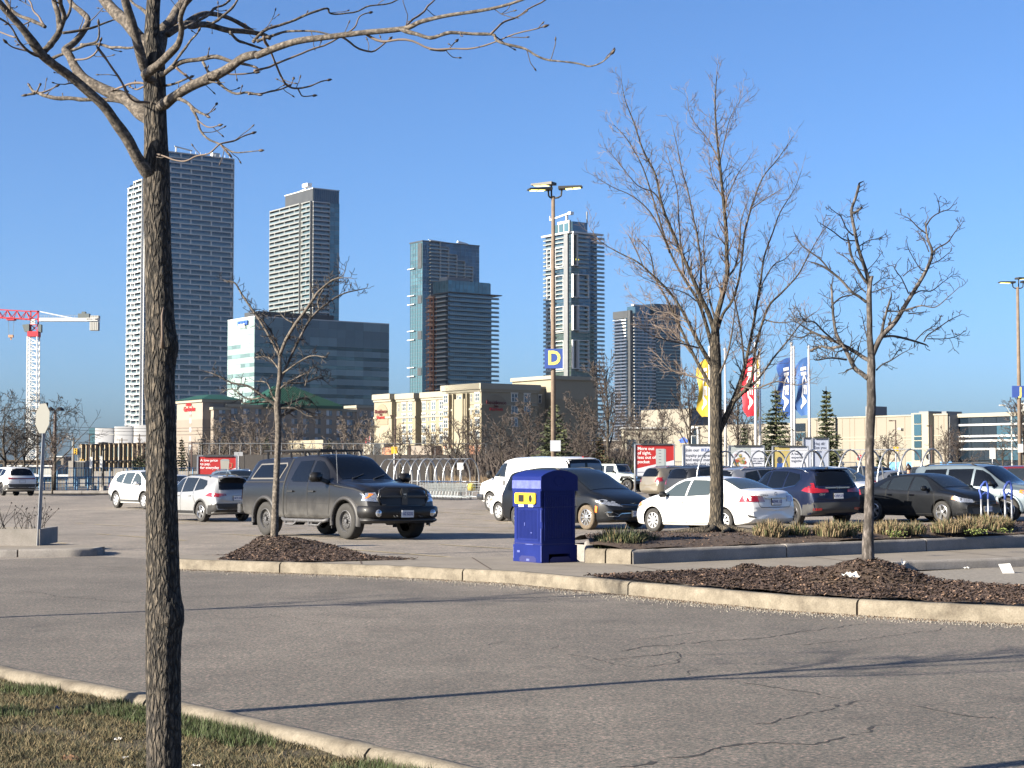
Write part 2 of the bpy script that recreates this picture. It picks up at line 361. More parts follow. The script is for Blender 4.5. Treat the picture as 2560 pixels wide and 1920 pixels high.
def height_sheet(name,outline,res,hf,m,kind='stuff',skirt=None):
 """terrain patch inside an outline, z given by hf(x, y)"""
 bm=bmesh.new();f=bm.faces.new([bm.verts.new((p[0],p[1],0))for p in outline])
 xs=[p[0]for p in outline];ys=[p[1]for p in outline]
 for lo,hi,ax in((min(xs),max(xs),0),(min(ys),max(ys),1)):
  n=int((hi-lo)/res)
  for i in range(1,n):
   c=[0,0,0];c[ax]=lo+(hi-lo)*i/n;nn=[0,0,0];nn[ax]=1
   bmesh.ops.bisect_plane(bm,geom=bm.verts[:]+bm.edges[:]+bm.faces[:],plane_co=c,plane_no=nn)
 bmesh.ops.triangulate(bm,faces=bm.faces[:])
 for v in bm.verts:v.co.z=hf(v.co.x,v.co.y)
 bmesh.ops.recalc_face_normals(bm,faces=bm.faces[:])
 me=bpy.data.meshes.new(name);bm.to_mesh(me);bm.free();me.materials.append(m)
 me.polygons.foreach_set('use_smooth',[True]*len(me.polygons));o=link(name,me)
 if sum(p.normal.z for p in me.polygons)<0:me.flip_normals()
 if kind:o['kind']=kind
 return o
isl_back=[F_top[0]+Vector((.12,2.8,0)),F_top[1]+AX*1.6+BX*3.6]+[p+BX*3.6 for p in F_top[2:]]
kerb('island_side_kerb',[isl_back[0],F_top[0]+Vector((.02,.22,0))],.17,.0,.37,1.4,GREYC,side=1,seed=17)
isl=[F_top[0]+Vector((.08,.08,0)),F_top[1]+BX*.08]+shift(F_top[1:],.15)+isl_back[::-1]
def isl_h(x,y):
 p=Vector((x,y,0))-F_top[1];d=p.dot(BX);e=p.dot(AX)
 edge=max(0,min(1,d/1.0,(3.7-d)/1.0));edge2=max(0,min(1,(e+1.2)/1.2))
 return .345+.13*math.sin(edge*math.pi/2)*edge2+.03*noise.noise(Vector((x*1.5,y*1.5,0)))+.012*noise.noise(Vector((x*7,y*7,3)))
height_sheet('planter_soil',isl,.16,isl_h,SOIL,'structure')
mbk=MB();mbk.prism([(p.x,p.y)for p in isl_back+[q+BX*.16 for q in isl_back[1:]][::-1]+[isl_back[0]+BX*.16]],0,.30)
o=mbk.build('island_back_kerb',GREYC);o['kind']='structure'
T2P=G(686,1346,.34);T4P=G(2170,1411,.40);T3P=AT(1791,1331,29.3)
def bed_h(c,r0,h,base):
 def f(x,y):
  d=math.hypot(x-c.x,(y-c.y));k=max(0,1-d/r0);s=k*k*(3-2*k)
  return base+h*s+.02*noise.noise(Vector((x*3,y*3,1)))+.015*noise.noise(Vector((x*9,y*9,5)))
 return f
_h2=bed_h(T2P,1.35,.20,KZ+.01);_xl=G(450,1397,KZ).x
def h2(x,y):return _h2(x,y)*max(0,min(1,(x-_xl)/.7))*max(0,min(1,(T2P.y+1.35-y)/.8))-.01
h4=bed_h(T4P,1.0,.27,KZ+.02)
bed2=[(p.x,p.y)for p in shift(gl([(452,1396.5),(735,1406),(1040,1415)],KZ),.17)]
bed2=bed2[:2]+[tuple(G(880,1401,KZ).xy),tuple(G(1045,1397,KZ).xy),tuple(G(930,1391,KZ).xy),tuple((T2P+Vector((.8,1.3,0))).xy),tuple((T2P+Vector((-.7,1.5,0))).xy),tuple((T2P+Vector((-1.5,.3,0))).xy)]
bed4p=[p for p in shift(gl([(1430,1442.5),(1700,1466),(1976,1490),(2300,1508),(2560,1519),(3000,1540)],KZ),.17)]
bed4=[(p.x,p.y)for p in bed4p]+[tuple(G(u,v,KZ).xy)for u,v in((3000,1496),(2560,1471),(2330,1455),(2230,1431),(2060,1423),(1916,1424),(1725,1431),(1560,1439))]
b2o=height_sheet('mulch_bed',bed2,.12,h2,SOIL);b4o=height_sheet('mulch_bed',bed4,.12,h4,SOIL)
def inside(poly,x,y):
 c=False;j=len(poly)-1
 for i in range(len(poly)):
  if(poly[i][1]>y)!=(poly[j][1]>y)and x<(poly[j][0]-poly[i][0])*(y-poly[i][1])/(poly[j][1]-poly[i][1])+poly[i][0]:c=not c
  j=i
 return c
lp_=[(a,b)for a,b,_ in LOT_LATER];mbl=MB();nx_,ny_=170,100
for j in range(ny_+1):
 for i in range(nx_+1):mbl.v.append((-120+2*i,8+1.98*j,lotz(-120+2*i,8+1.98*j)))
for j in range(ny_):
 for i in range(nx_):
  if inside(lp_,-119+2*i,9+1.98*j):a=j*(nx_+1)+i;mbl.f.append((a,a+1,a+nx_+2,a+nx_+1));mbl.m.append(0)
mbl.build('car_park',LOTM,smooth=True,recalc=False)['kind']='structure'
def chips(name,poly,hf,n,seed,s0=.02,s1=.07):
 r_=random.Random(seed);mb=MB();xs=[p[0]for p in poly];ys=[p[1]for p in poly];k=0
 while k<n:
  x=r_.uniform(min(xs),max(xs));y=r_.uniform(min(ys),max(ys))
  if not inside(poly,x,y):continue
  k+=1;a=r_.uniform(0,6.28);L=r_.uniform(s0,s1)*(1.6 if r_.random()<.06 else 1);w=r_.uniform(.005,.013);t=r_.uniform(-.5,.5)
  d=Vector((math.cos(a)*math.cos(t),math.sin(a)*math.cos(t),math.sin(t)))*L/2;e=Vector((-math.sin(a),math.cos(a),r_.uniform(-.7,.7))).normalized()*w
  p=Vector((x,y,hf(x,y)+r_.uniform(0,.022)));up=Vector((0,0,.006));mb.cur=1 if r_.random()<.10 else 0
  m_=p+up*r_.uniform(-1,2.5)
  mb.add([p-d-e,m_-e*1.1,p+d-e,p+d+e,m_+e*1.1,p-d+e],[(0,1,4,5),(1,2,3,4)])
 o=mb.build(name,[MULCH,MULCHL],recalc=False);o['kind']='stuff';return o
chips('mulch_chips',bed2,h2,9000,1);chips('mulch_chips',bed4,h4,24000,2)
chips('soil_crumbs',[(p.x,p.y)for p in isl],isl_h,7000,4,.01,.05)
hp=G(1872,1429,KZ)
hh=lambda x,y:KZ+.09*max(0,1-(math.hypot(x-hp.x,y-hp.y)/.26)**2)+.02*noise.noise(Vector((x*20,y*20,0)))
hpo=[(hp.x+.27*math.cos(a*.524),hp.y+.27*math.sin(a*.524))for a in range(12)]
height_sheet('mulch_heap',hpo,.04,hh,SOIL);chips('mulch_chips',hpo,hh,500,6,.015,.045)
li=gl([(-700,1379),(0,1374),(185,1372),(240,1370.5),(258,1368)],.14)
kerb('left_island_kerb',li,.15,-.05,.14,2.6,GREYC,side=1,seed=21)
slab('left_island',shift(li,.13)+[G(262,1365,.14),G(245,1362,.14),G(0,1354,.14),G(-700,1344,.14)],-.1,.13,WALK)
LAWN=mat_concrete('lawn_soil',(.035,.03,.012),(.07,.055,.028),(.12,.095,.05),scale=6,bump=1)
lawn=[(p.x,p.y)for p in shift(near,-.14)];lawn=lawn[1:]+[(.8,4),(-8,4),(-14,9)]
def lawn_h(x,y):
 return .085+.02*noise.noise(Vector((x,y,0)))+.015*noise.noise(Vector((x*5,y*5,0)))
lw=height_sheet('lawn',lawn,.2,lawn_h,LAWN,'structure')
GRS=[mat('green_grass',(.045,.070,.014),.7,var=.4,vs=6),mat('dry_grass',(.17,.13,.065),.8,var=.3,vs=9),mat('dull_grass',(.050,.048,.018),.8,var=.3,vs=9)]
def blades(n,seed):
 r_=random.Random(seed);mb=MB();k=0
 kb=[Vector((p.x,p.y))for p in near]
 while k<n:
  y=r_.uniform(7.2,14.5);x=r_.uniform(-4.9,.2)
  if abs(x)>y*.33 or not inside(lawn,x,y):continue
  dk=min(abs(((x-a.x)*(b.y-a.y)-(y-a.y)*(b.x-a.x))/(b-a).length)for a,b in zip(kb,kb[1:])if(b-a).length>.1 and min(a.x,b.x)-.3<x<max(a.x,b.x)+.3)if True else 9
  g=noise.noise(Vector((x*1.3,y*1.3,7)))*1.3+(.14 if dk<.5 else-.28)+.35*noise.noise(Vector((x*5,y*5,2)))
  bare=noise.noise(Vector((x*2.2,y*2.2,11)))
  if bare<-.28 and g<.25 and r_.random()<.75:continue
  k+=1
  q=r_.random();mb.cur=0 if(g>.12 and q<.62)else(1 if q<.42 else 2)
  h=r_.uniform(.018,.05)*(1.45 if g>.12 else .8);a=r_.uniform(0,6.28);ln=r_.uniform(.1,1.3)if mb.cur==0 else r_.uniform(.6,3)
  w=r_.uniform(.002,.0042);z=lawn_h(x,y)-.004
  dx,dy=math.cos(a)*w,math.sin(a)*w;lx,ly=r_.uniform(-1,1)*h*ln*.6,r_.uniform(-1,1)*h*ln*.6
  mb.v+=[(x-dx,y-dy,z),(x+dx,y+dy,z),(x+lx,y+ly,z+h)];n0=len(mb.v);mb.f.append((n0-3,n0-2,n0-1));mb.m.append(mb.cur)
 o=mb.build('lawn_grass',GRS,recalc=False);o['kind']='stuff'
blades(75000,5)
PAPER=mat('white_litter',(.75,.74,.70),.7,var=.1);DRYL=mat('dry_leaf',(.22,.12,.06),.8,var=.4,vs=30);CAP=mat('blue_litter',(.02,.04,.16),.4)
def scrap(P,s,m,name,label,cat,seed,flat=.3,group=None):
 r_=random.Random(seed);mb=MB();n=5
 for i in range(n+1):
  for j in range(n+1):mb.v.append(((i/n-.5)*s+r_.uniform(-.08,.08)*s,(j/n-.5)*s*.7+r_.uniform(-.08,.08)*s,abs(r_.gauss(0,1))*s*flat*.5))
 for i in range(n):
  for j in range(n):a=i*(n+1)+j;mb.f.append((a,a+1,a+n+2,a+n+1));mb.m.append(0)
 o=mb.build(name,m,angle=30);o.location=P;o.rotation_euler=(0,0,r_.uniform(0,6));return tag(o,label,cat,group)
def onlawn(u,v):p=G(u,v,.09);p.z=lawn_h(p.x,p.y)+.003;return p
scrap(onlawn(148,1775),.05,CAP,'litter','crumpled dark blue wrapper on the lawn edge','litter',2)
scrap(onlawn(295,1852),.04,PAPER,'litter','small white paper scrap on the dry lawn left of the big trunk','litter',3)
scrap(onlawn(313,1895),.03,PAPER,'litter','tiny white scrap at the bottom of the lawn beside the trunk','litter',4)
scrap(onlawn(175,1905),.08,DRYL,'leaf','curled brown leaf lying low in the left corner of the lawn','leaf',5)
scrap(onlawn(492,1915),.05,PAPER,'litter','white scrap on the lawn just right of the big trunk','litter',6)
scrap(onlawn(60,1710),.12,GRAV,'litter','flattened grey cardboard scrap against the kerb of the lawn','litter',7,.1)
def onbed(u,v,hf,dz=.015):
 p=G(u,v,KZ+.03)
 for _ in range(4):p=G(u,v,hf(p.x,p.y)+dz)
 return p
scrap(onbed(2127,1442,h4,.03),.2,PAPER,'paper_litter','crumpled white paper on the mulch mound at the right tree','litter',8,.25)
scrap(G(2260,1412,KZ),.12,PAPER,'paper_litter','torn white paper stuck on the dark pocket kerb end','litter',9,.5)
scrap(G(2478,1416,.03),.22,PAPER,'paper_cup','flattened white cup lying in the gritty pocket','cup',10,.3)
scrap(G(2418,1421,.03),.10,PAPER,'paper_litter','small white scrap left of the flattened cup in the pocket','litter',11,.3)
scrap(G(1822,1504,.01),.09,PAPER,'paper_litter','white scrap in the gutter below the mulch bed','litter',12,.3)
scrap(G(2304,1368,KZ),.15,DRYL,'paper_bag','crumpled brown paper bag against the island kerb','bag',13,.8)
scrap(G(2055,1379,KZ),.06,PAPER,'paper_litter','small white scrap on the pavement below the island kerb','litter',14,.6)
pp=G(2522,1433,.02);mb=MB();mb.add([(-.09,0,.0),(.09,.02,.0),(.05,.10,.14),(-.13,.08,.13)],[(0,1,2,3)]);mb.add([(-.09,0.003,-.003),(.09,.023,-.003),(.05,.103,.137),(-.13,.083,.127)],[(3,2,1,0)])
o=mb.build('paper_sheet',PAPER,recalc=False);o.location=pp;tag(o,'white folded paper sheet propped up in the gritty pocket','litter')
def grit(name,line,n,spread,seed,m):
 r_=random.Random(seed);mb=MB();at,T=resample([(p.x,p.y)for p in line],1)
 for _ in range(n):
  s=r_.uniform(0,T);p=at(s);t=(at(s+.05)-at(s-.05));t=t.normalized()if t.length>0 else Vector((1,0));nn=Vector((t.y,-t.x));d=abs(r_.gauss(0,1))*spread+.03
  x,y=p.x+nn.x*d,p.y+nn.y*d;a=r_.uniform(.004,.013)
  mb.add([(x-a,y,.004),(x,y-a,.004),(x+a,y,.004),(x,y+a,.004),(x,y,.004+a*1.2)],[(0,1,4),(1,2,4),(2,3,4),(3,0,4)])
 o=mb.build(name,m,recalc=False);o['kind']='stuff'
LEAFL=mat('gutter_debris',(.10,.07,.045),.9,var=.5,vs=30)
grit('gutter_grit',[Vector((p.x,p.y,0))for p in far[2:]],5000,.25,3,GRAV);grit('gutter_debris',[Vector((p.x,p.y,0))for p in far[2:]],4500,.10,4,LEAFL)
CRK=mat('crack_fill',(.018,.016,.015),.9)
def crack(pts,w,seed):
 r_=random.Random(seed);P=[G(u,v,.006)for u,v in pts];fine=[]
 for a,b in zip(P,P[1:]):
  n=max(2,int((b-a).length/.05))
  for i in range(n):
   q=a+(b-a)*(i/n);fine.append(q+Vector((noise.noise(q*4)*.05+r_.gauss(0,.008),noise.noise(q*4+Vector((9,9,9)))*.09+r_.gauss(0,.02),0)))
 mb=MB();n=len(fine)
 for i,q in enumerate(fine):
  t=(fine[min(i+1,n-1)]-fine[max(i-1,0)]).normalized();nn=Vector((-t.y,t.x,0));ww=1.35*w*max(.12,.75+.9*noise.noise(q*6))*min(1,i/4+.1,(n-1-i)/4+.1)*r_.uniform(.6,1.4)
  mb.v+=[tuple(q-nn*ww/2),tuple(q+nn*ww/2)]
 for i in range(n-1):
  if r_.random()<.04:continue
  mb.f.append((2*i,2*i+1,2*i+3,2*i+2));mb.m.append(0)
 o=mb.build('asphalt_crack',CRK,recalc=False);o['kind']='structure'
 if o.data.polygons and o.data.polygons[0].normal.z<0:o.data.flip_normals()
cz=lambda*p:[(1280+x/1.728,1380+y/1.728)for x,y in p]
crack(cz((430,930),(650,900),(800,880),(880,850),(905,840),(1050,825),(1180,820),(1300,828),(1420,805),(1510,785),(1580,750),(1640,737)),.022,1)
crack(cz((1040,745),(1120,738),(1180,715),(1260,705),(1330,690),(1400,665),(1500,645),(1600,650)),.020,2)
crack(cz((1600,650),(1700,660),(1840,680),(1960,705),(2080,712),(2212,735)),.016,3)
crack(cz((930,555),(1050,570),(1150,590),(1260,603),(1400,630),(1500,650)),.018,4)
crack(cz((200,440),(330,455),(450,485),(560,497),(700,480),(735,455),(715,432),(560,450),(370,468)),.014,5)
crack(cz((470,430),(560,408),(700,400),(850,383),(1000,378),(1080,372),(1250,345),(1440,320),(1575,305)),.018,6)
crack(cz((540,385),(600,372),(800,345),(1000,335)),.008,7)
crack(cz((1200,405),(1400,390),(1600,365),(1850,335),(1870,322)),.010,8)
crack(cz((70,425),(140,420),(190,405),(195,395)),.010,9)
crack(cz((750,535),(790,510),(795,495)),.010,10)
dz=lambda*p:[(x/1.728,1380+y/1.728)for x,y in p]
crack(dz((0,155),(130,150),(350,135),(620,128)),.012,11);crack(dz((80,165),(250,190),(420,205),(620,225)),.012,12)
crack(dz((800,110),(950,100),(1200,85),(1340,100)),.010,13);crack(dz((0,240),(200,225)),.008,14)
crack(dz((0,50),(300,55),(600,70)),.014,15);crack(dz((1820,400),(2100,405),(2212,375)),.008,16)
crack(dz((830,265),(1150,270),(1500,320)),.008,17)
# --- trees
def smooth_path(P,R_,k=4):
 """Catmull-Rom through the traced points"""
 out,rr=[],[];n=len(P)
 for i in range(n-1):
  p0=P[max(i-1,0)];p1=P[i];p2=P[i+1];p3=P[min(i+2,n-1)]
  for j in range(k):
   t=j/k;t2=t*t;t3=t2*t
   out.append(.5*((2*p1)+(p2-p0)*t+(2*p0-5*p1+4*p2-p3)*t2+(3*p1-p0-3*p2+p3)*t3));rr.append(R_[i]+(R_[i+1]-R_[i])*t)
 out.append(P[-1]);rr.append(R_[-1]);return out,rr
def traced(pts,conv,Y,depth,wscale=1.0):
 """pts: (x, y[, w]) in a close-up's pixels; conv gives photo pixels; depth = (start, end) offset along the view"""
 n=len(pts);P=[];Rr=[];ws=[p[2]if len(p)>2 else None for p in pts]
 for i in range(n):
  if ws[i]is None:
   a=max([j for j in range(i)if ws[j]is not None],default=None);b=min([j for j in range(i,n)if ws[j]is not None],default=None)
   if a is None:ws[i]=ws[b]
   elif b is None:ws[i]=ws[a]*(.82**(i-a))
   else:ws[i]=ws[a]+(ws[b]-ws[a])*(i-a)/(b-a)
 for i,p in enumerate(pts):
  u,v,s=conv(p[0],p[1]);y=Y+depth[0]+(depth[1]-depth[0])*i/max(1,n-1)
  P.append(AT(u,v,y));Rr.append(max(.0016,ws[i]/s*y/F/2*wscale))
 return smooth_path(P,Rr)
def twiglet(mb,p,d,L,r,lev,R_,up=.35,crook=.35,nch=3,buds=None,n=4,spread=.9,step=6,mn=.0012,plane=None):
 pts=[p];rad=[r];d=d.normalized();kids=[]
 for i in range(step):
  d=(d+Vector((R_.gauss(0,crook),R_.gauss(0,crook),R_.gauss(0,crook)))*.45+Vector((0,0,up*.18))).normalized()
  p=p+d*L/step;pts.append(p);rad.append(max(mn,r*(1-.75*(i+1)/step)))
  if lev>0 and i<step-1:kids.append((p,d,rad[-1]))
 mb.tube(pts,rad,n,cap=False)
 if lev>0 and kids:
  for _ in range(nch):
   q,e,rr=R_.choice(kids);ax=Vector((R_.gauss(0,1),R_.gauss(0,1),R_.gauss(0,1)));side=e.cross(ax).normalized()
   twiglet(mb,q,e*R_.uniform(.5,1)+side*spread,L*R_.uniform(.35,.65),rr*.8,lev-1,R_,up,crook,max(2,nch-1),buds,n if lev>1 else 3,spread,max(3,step-2),mn)
 if buds is not None and(lev==0 or R_.random()<.5):
  s=max(.0035,rad[-1]*2.0);buds.tube([p-d*s*.6,p+d*s*1.0,p+d*s*2.6,p+d*s*4.2],[rad[-1],s,s*.85,s*.1],5)
def dress(mb,path,rad,spacing,L,R_,lev=1,up=.4,crook=.35,nch=3,buds=None,start=.12,end=1.0,spread=.9,rscale=.45,mn=.0012,n=4,tip=True,both=None,fade=.5):
 tot=0;acc=0;cum=[0]
 for a,b in zip(path,path[1:]):cum.append(cum[-1]+(b-a).length)
 T=cum[-1];s=T*start+R_.uniform(0,spacing)
 while s<T*end:
  i=max(j for j in range(len(cum))if cum[j]<=s);i=min(i,len(path)-2);t=(s-cum[i])/max(1e-6,cum[i+1]-cum[i]);p=path[i].lerp(path[i+1],t);e=(path[i+1]-path[i]).normalized()
  a=Vector((R_.gauss(0,1),R_.gauss(0,.8),R_.gauss(0,1)));side=(a-e*a.dot(e)).normalized()
  k=1-fade*(s/T);r=min(rad[i]*.7,max(mn,rad[i]*rscale))
  twiglet(mb,p,e*R_.uniform(.35,.9)+side*spread,L*k*R_.uniform(.5,1.25),r,lev,R_,up,crook,nch,buds,n,spread,mn=mn)
  s+=spacing*R_.uniform(.5,1.5)
 if tip:twiglet(mb,path[-1],(path[-1]-path[-2]),L*.6,rad[-1],max(0,lev-1),R_,up,crook,2,buds,n,mn=mn)
def limb_obj(root,name,path,rad,m,n=8,base=None,loc=None):
 mb=MB();o0=root.location;mb.tube([p-o0 for p in path],rad,n);o=mb.build(name,m,root,smooth=True);return o
def shift_mb(mb,o0):mb.v=[(a-o0.x,b-o0.y,c-o0.z)for a,b,c in mb.v];return mb
# --- the big tree in front
Y1=6.9
t1=empty('bare_tree',AT(412,1990,Y1),0,'thick furrowed bare tree trunk filling the left foreground, heavy limbs reaching right','tree')
t1.location.z=.05;O1=t1.location.copy()
tr=[(404,2150,96),(408,2060,90),(410,1985,87),(410,1920,85),(409,1780,84),(408,1660,85),(410,1560,88),(409,1520,84),(407,1400,80),(404,1250,77),(403,1080,74),(399,960,74),(403,870,76),(401,820,72),(397,700,68),(394,600,66),(392,500,67),(391,420,66),(390,360,59),(388,300,57),(387,240,56),(386,180,55),(385,140,50),(380,100,40),(381,50,36),(384,0,34),(388,-60,30),(394,-160,24),(400,-300,12)]
P=[AT(u,v,Y1)for u,v,w in tr];Rd=[w/2*Y1/F for u,v,w in tr]
path,rad=smooth_path(P,Rd,26)
mb=MB();NS=72
for i,p in enumerate(path):
 for j in range(NS):
  a=2*math.pi*j/NS;c,s=math.cos(a),math.sin(a);r=rad[i];z=p.z
  ax=Vector((c*3.1,s*3.1,z*2.6));q=noise.noise(Vector((c*2,s*2,z*1.3+5)))
  rid=abs(noise.noise(Vector((c*4.6+q*.5,s*4.6,z*6.5))));rid2=abs(noise.noise(Vector((c*9,s*9+q,z*16+3))))
  cell=noise.noise(Vector((c*14,s*14,z*42)))
  fur=min(1,rid*4.5)*.6+min(1,rid2*4)*.4
  low=max(0,min(1,(2.9-z)/1.0));amp=r*(.022+.040*low)
  kn=0
  for kz,ka,ks in((AT(0,1530,Y1).z,5.9,.05),(AT(0,860,Y1).z,5.7,.05)):
   dz=(z-kz)/.055;da=(math.cos(a-ka));kn+=.16*math.exp(-dz*dz)*max(0,da)**2+.05*math.exp(-dz*dz)
  rr=r*(1+.018*q+kn)+amp*(fur-.6)+r*.012*cell
  mb.v.append((p.x+c*rr-O1.x,p.y+s*rr-O1.y,p.z-O1.z))
for i in range(len(path)-1):
 for j in range(NS):mb.f.append((i*NS+j,i*NS+(j+1)%NS,(i+1)*NS+(j+1)%NS,(i+1)*NS+j));mb.m.append(0)
mb.build('trunk',BARK1,t1,smooth=True)
z1=lambda x,y:(x/3.456,y/3.456,3.456)
z2=lambda x,y:(640+x/2.304,y/2.304,2.304)
T1L=[(z1,(0,-.5),((1320,1560,90),(1270,1480,125),(1190,1370,105),(1100,1200,98),(1000,1060,98),(900,920,92),(760,790,88),(620,670,85),(480,570,80),(360,470,85),(280,360,80),(180,230,65),(60,100,60),(-80,-60,52),(-300,-260,40))),(z1,(0,.5),((1330,1080,90),(1240,980,150),(1170,920,140),(1080,850,118),(930,790,100),(760,700,88),(660,600,80),(600,480,70),(560,430,60),(640,370,58),(720,270,58),(760,170,55),(700,100,50),(620,30,45),(560,-80,40))),(z1,(0,-.2),((1310,720,80),(1250,600,80),(1200,420,85),(1140,200,80),(1080,0,70),(1030,-200,55))),(z1,(0,.3),((1300,420,110),(1180,300,112),(1100,200,106),(990,100,104),(860,-50,88),(700,-260,60))),(z1,(0,.25),((1360,520,110),(1380,400,118),(1400,280,118),(1480,190,105),(1540,80,92),(1660,-60,78),(1800,-260,55))),(z1,(-.1,-.45),((1330,700,60),(1260,650,92),(1370,560,74),(1460,470,74),(1540,380,60),(1570,250,50),(1560,150,44),(1610,20,40),(1680,-120,34))),(z1,(0,-.35),((1330,940,60),(1420,900,105),(1500,840,82),(1640,750,85),(1800,680,90),(1960,600,84),(2100,500,74),(2212,470,70))),(z2,(-.35,-.8),((0,322,42),(130,270,42),(250,235,38),(400,215,35),(600,190,33),(850,165,31),(950,125,25),(1100,90,22),(1270,65,20),(1400,40,18),(1530,0,15),(1680,-60,12))),(z1,(.05,.5),((1450,300,60),(1580,215,66),(1700,212,56),(1800,215,52),(1960,260,50),(2100,270,46),(2260,295,40),(2330,330,34))),(z1,(.1,.6),((1560,240,50),(1640,180,58),(1750,120,45),(1900,130,40),(2050,190,38),(2230,300,34)))]
T1S=[(z2,(-.55,-.9),((840,165,26),(900,200,24),(1010,215,22),(1130,190,20),(1350,200,18),(1400,240,16),(1520,280,15),(1630,335,13),(1750,350,11),(1860,370,10),(1920,382,9),(1990,355,8),(2045,310,8))),(z2,(-.7,-.5),((1350,200,13),(1430,130,12),(1520,80,10),(1680,-10,8))),(z2,(-.5,-.2),((870,150,14),(960,60,12),(1050,-20,9))),(z2,(-.5,-.7),((620,190,16),(720,240,14),(860,240,13),(1010,280,12),(1150,275,11),(1280,275,10),(1400,230,9),(1500,195,8),(1655,155,7))),(z2,(-.5,-.3),((490,220,14),(590,270,12),(690,290,10),(770,225,7))),(z2,(-.6,-.5),((1005,282,9),(1080,290,8),(1155,243,6))),(z2,(.3,.6),((-10,240,22),(70,170,17),(200,120,15),(330,75,14),(410,52,12),(440,78,11),(560,75,9),(660,28,9),(760,18,8),(840,-10,7))),(z2,(.3,.2),((10,235,22),(100,200,15),(200,180,14),(350,180,12),(440,200,8))),(z2,(-.3,0),((-10,412,16),(60,390,14),(130,360),(300,290),(480,220),(560,160),(600,100),(655,75,6))),(z2,(-.4,-.1),((50,200,18),(60,250,18),(80,310,14),(120,380,13),(150,460,12),(180,495,12),(240,510,11),(330,480,9),(415,460,7))),(z2,(-.1,0),((235,505,9),(260,540,8),(325,545,6))),(z2,(-.1,0),((180,495,8),(220,462,5))),(z2,(-.3,-.1),((-40,545,13),(20,540,12),(90,525,11),(180,495,9))),(z1,(-.05,-.2),((1410,640,55),(1440,630,50),(1520,570,45),(1640,525,40),(1850,510,38),(1970,520,32),(2100,560,26),(2190,575,18))),(z1,(-.15,-.3),((1740,540,28),(1820,640),(1900,730,24),(2030,800,22),(2140,808,21),(2230,812,20))),(z1,(0,-.1),((1400,740,26),(1530,715,20),(1640,665,14))),(z1,(-.1,-.25),((1520,850,35),(1570,860,34),(1640,890,30),(1700,960,28),(1790,1010,14))),(z1,(-.2,-.35),((1660,930,26),(1710,1060,22),(1750,1140,20),(1810,1200,18),(1890,1250,17),(1960,1290,15),(2050,1310,13),(2240,1312,8))),(z1,(-.3,-.2),((1885,1248,15),(2000,1230,15),(2100,1180,13),(2190,1140,14))),(z1,(-.3,-.1),((1890,1250,13),(1800,1320,15),(1700,1360,14),(1600,1385,14),(1530,1375,13),(1400,1350,12))),(z1,(-.25,-.3),((1715,1050,15),(1800,1090,12),(1890,1080,8))),(z1,(-.2,-.1),((1775,1000,12),(1860,910,7))),(z1,(-.3,-.3),((1900,1255,14),(1970,1325,20))),(z1,(.1,.1),((1590,200,34),(1650,240,32),(1780,220,28),(1900,150,25),(2010,60,22),(2070,-30,16))),(z1,(.0,.2),((1570,240,34),(1700,190,28),(1850,80,24),(1975,5,18))),(z1,(-.1,-.2),((1500,570,25),(1580,450,24),(1680,330,20),(1720,270,14))),(z1,(.1,.3),((1990,280,26),(2060,360,24),(2180,385,22),(2300,420,16))),(z1,(-.3,-.25),((370,460,60),(450,360,60),(510,270,58),(500,180,50),(480,80,45),(460,-60,36))),(z1,(-.3,-.4),((510,270,46),(545,140,45),(510,30,42),(490,-60,34))),(z1,(-.3,-.5),((420,490,30),(330,500,28),(250,460,25),(200,380),(140,300,20),(60,200),(-30,140,16))),(z1,(-.35,-.4),((350,500,16),(200,440,15),(110,400),(60,362,12))),(z1,(-.4,-.3),((140,310,16),(60,300,14),(-20,265,12))),(z1,(.3,.4),((540,290,26),(700,260,25),(850,220,22),(980,165,12))),(z1,(.3,.2),((440,510,30),(600,450,26),(740,380,22),(830,340,20),(840,210,12))),(z1,(.3,.1),((700,385,30),(850,370,26),(980,410,25),(1080,415,24),(1160,385,20))),(z1,(.2,.1),((655,528,18),(760,500,16),(840,420,16),(878,348,16))),(z1,(-.2,-.1),((500,250,28),(590,150,26),(620,20,22),(640,-60))),(z1,(-.3,-.2),((400,240,34),(310,200,34),(230,160,32),(120,110),(60,30,28),(20,-60))),(z1,(-.3,-.1),((390,230,20),(310,130,18),(260,40),(220,-40))),(z1,(-.08,-.2),((1280,885,24),(1240,878,22),(1160,865,20),(1100,810,20),(1040,690,20),(950,540,20),(870,430,26))),(z1,(0,.1),((1270,735,22),(1230,722,22),(1120,730,21),(1050,755,20),(985,772,12))),(z1,(0,.1),((1250,740,16),(1180,775,14),(1130,745,10))),(z1,(.1,.25),((1085,880,50),(960,865,40),(800,860,36),(580,850,38),(400,830,34),(340,805,32),(290,790,28),(250,760,18))),(z1,(.2,.2),((330,800,22),(390,790,16),(465,742,10))),(z1,(.2,.2),((310,800,26),(240,815,20))),(z1,(.2,.25),((320,790,18),(340,745,12))),(z1,(0,.1),((1290,130,40),(1230,90,30),(1160,30,24),(1110,-30,20))),(z1,(-.1,-.1),((1600,640,18),(1660,700,16),(1760,705,14),(1890,725,8))),(z1,(-.1,-.1),((1530,590,22),(1600,650,22),(1700,700,18),(1900,640,16),(2000,640,14),(2212,630,14)))]
BARKL=mat_bark('limb_bark',(.022,.018,.015),(.080,.066,.053),(.21,.18,.15),(60,60,60),.7)
tw=MB();bd=MB();R1=random.Random(11);thin=MB()
for i,(cv,dp,pts)in enumerate(T1L):
 pa,ra=traced(pts,cv,Y1,dp)
 for j in range(len(ra)):ra[j]*=1+.10*noise.noise(pa[j]*18)
 limb_obj(t1,'limb',pa,ra,BARKL,12)
 dress(thin,pa,ra,.26,.22,R1,1,.35,.35,2,bd,.35,1,.9,.22,.0016,5,tip=False)
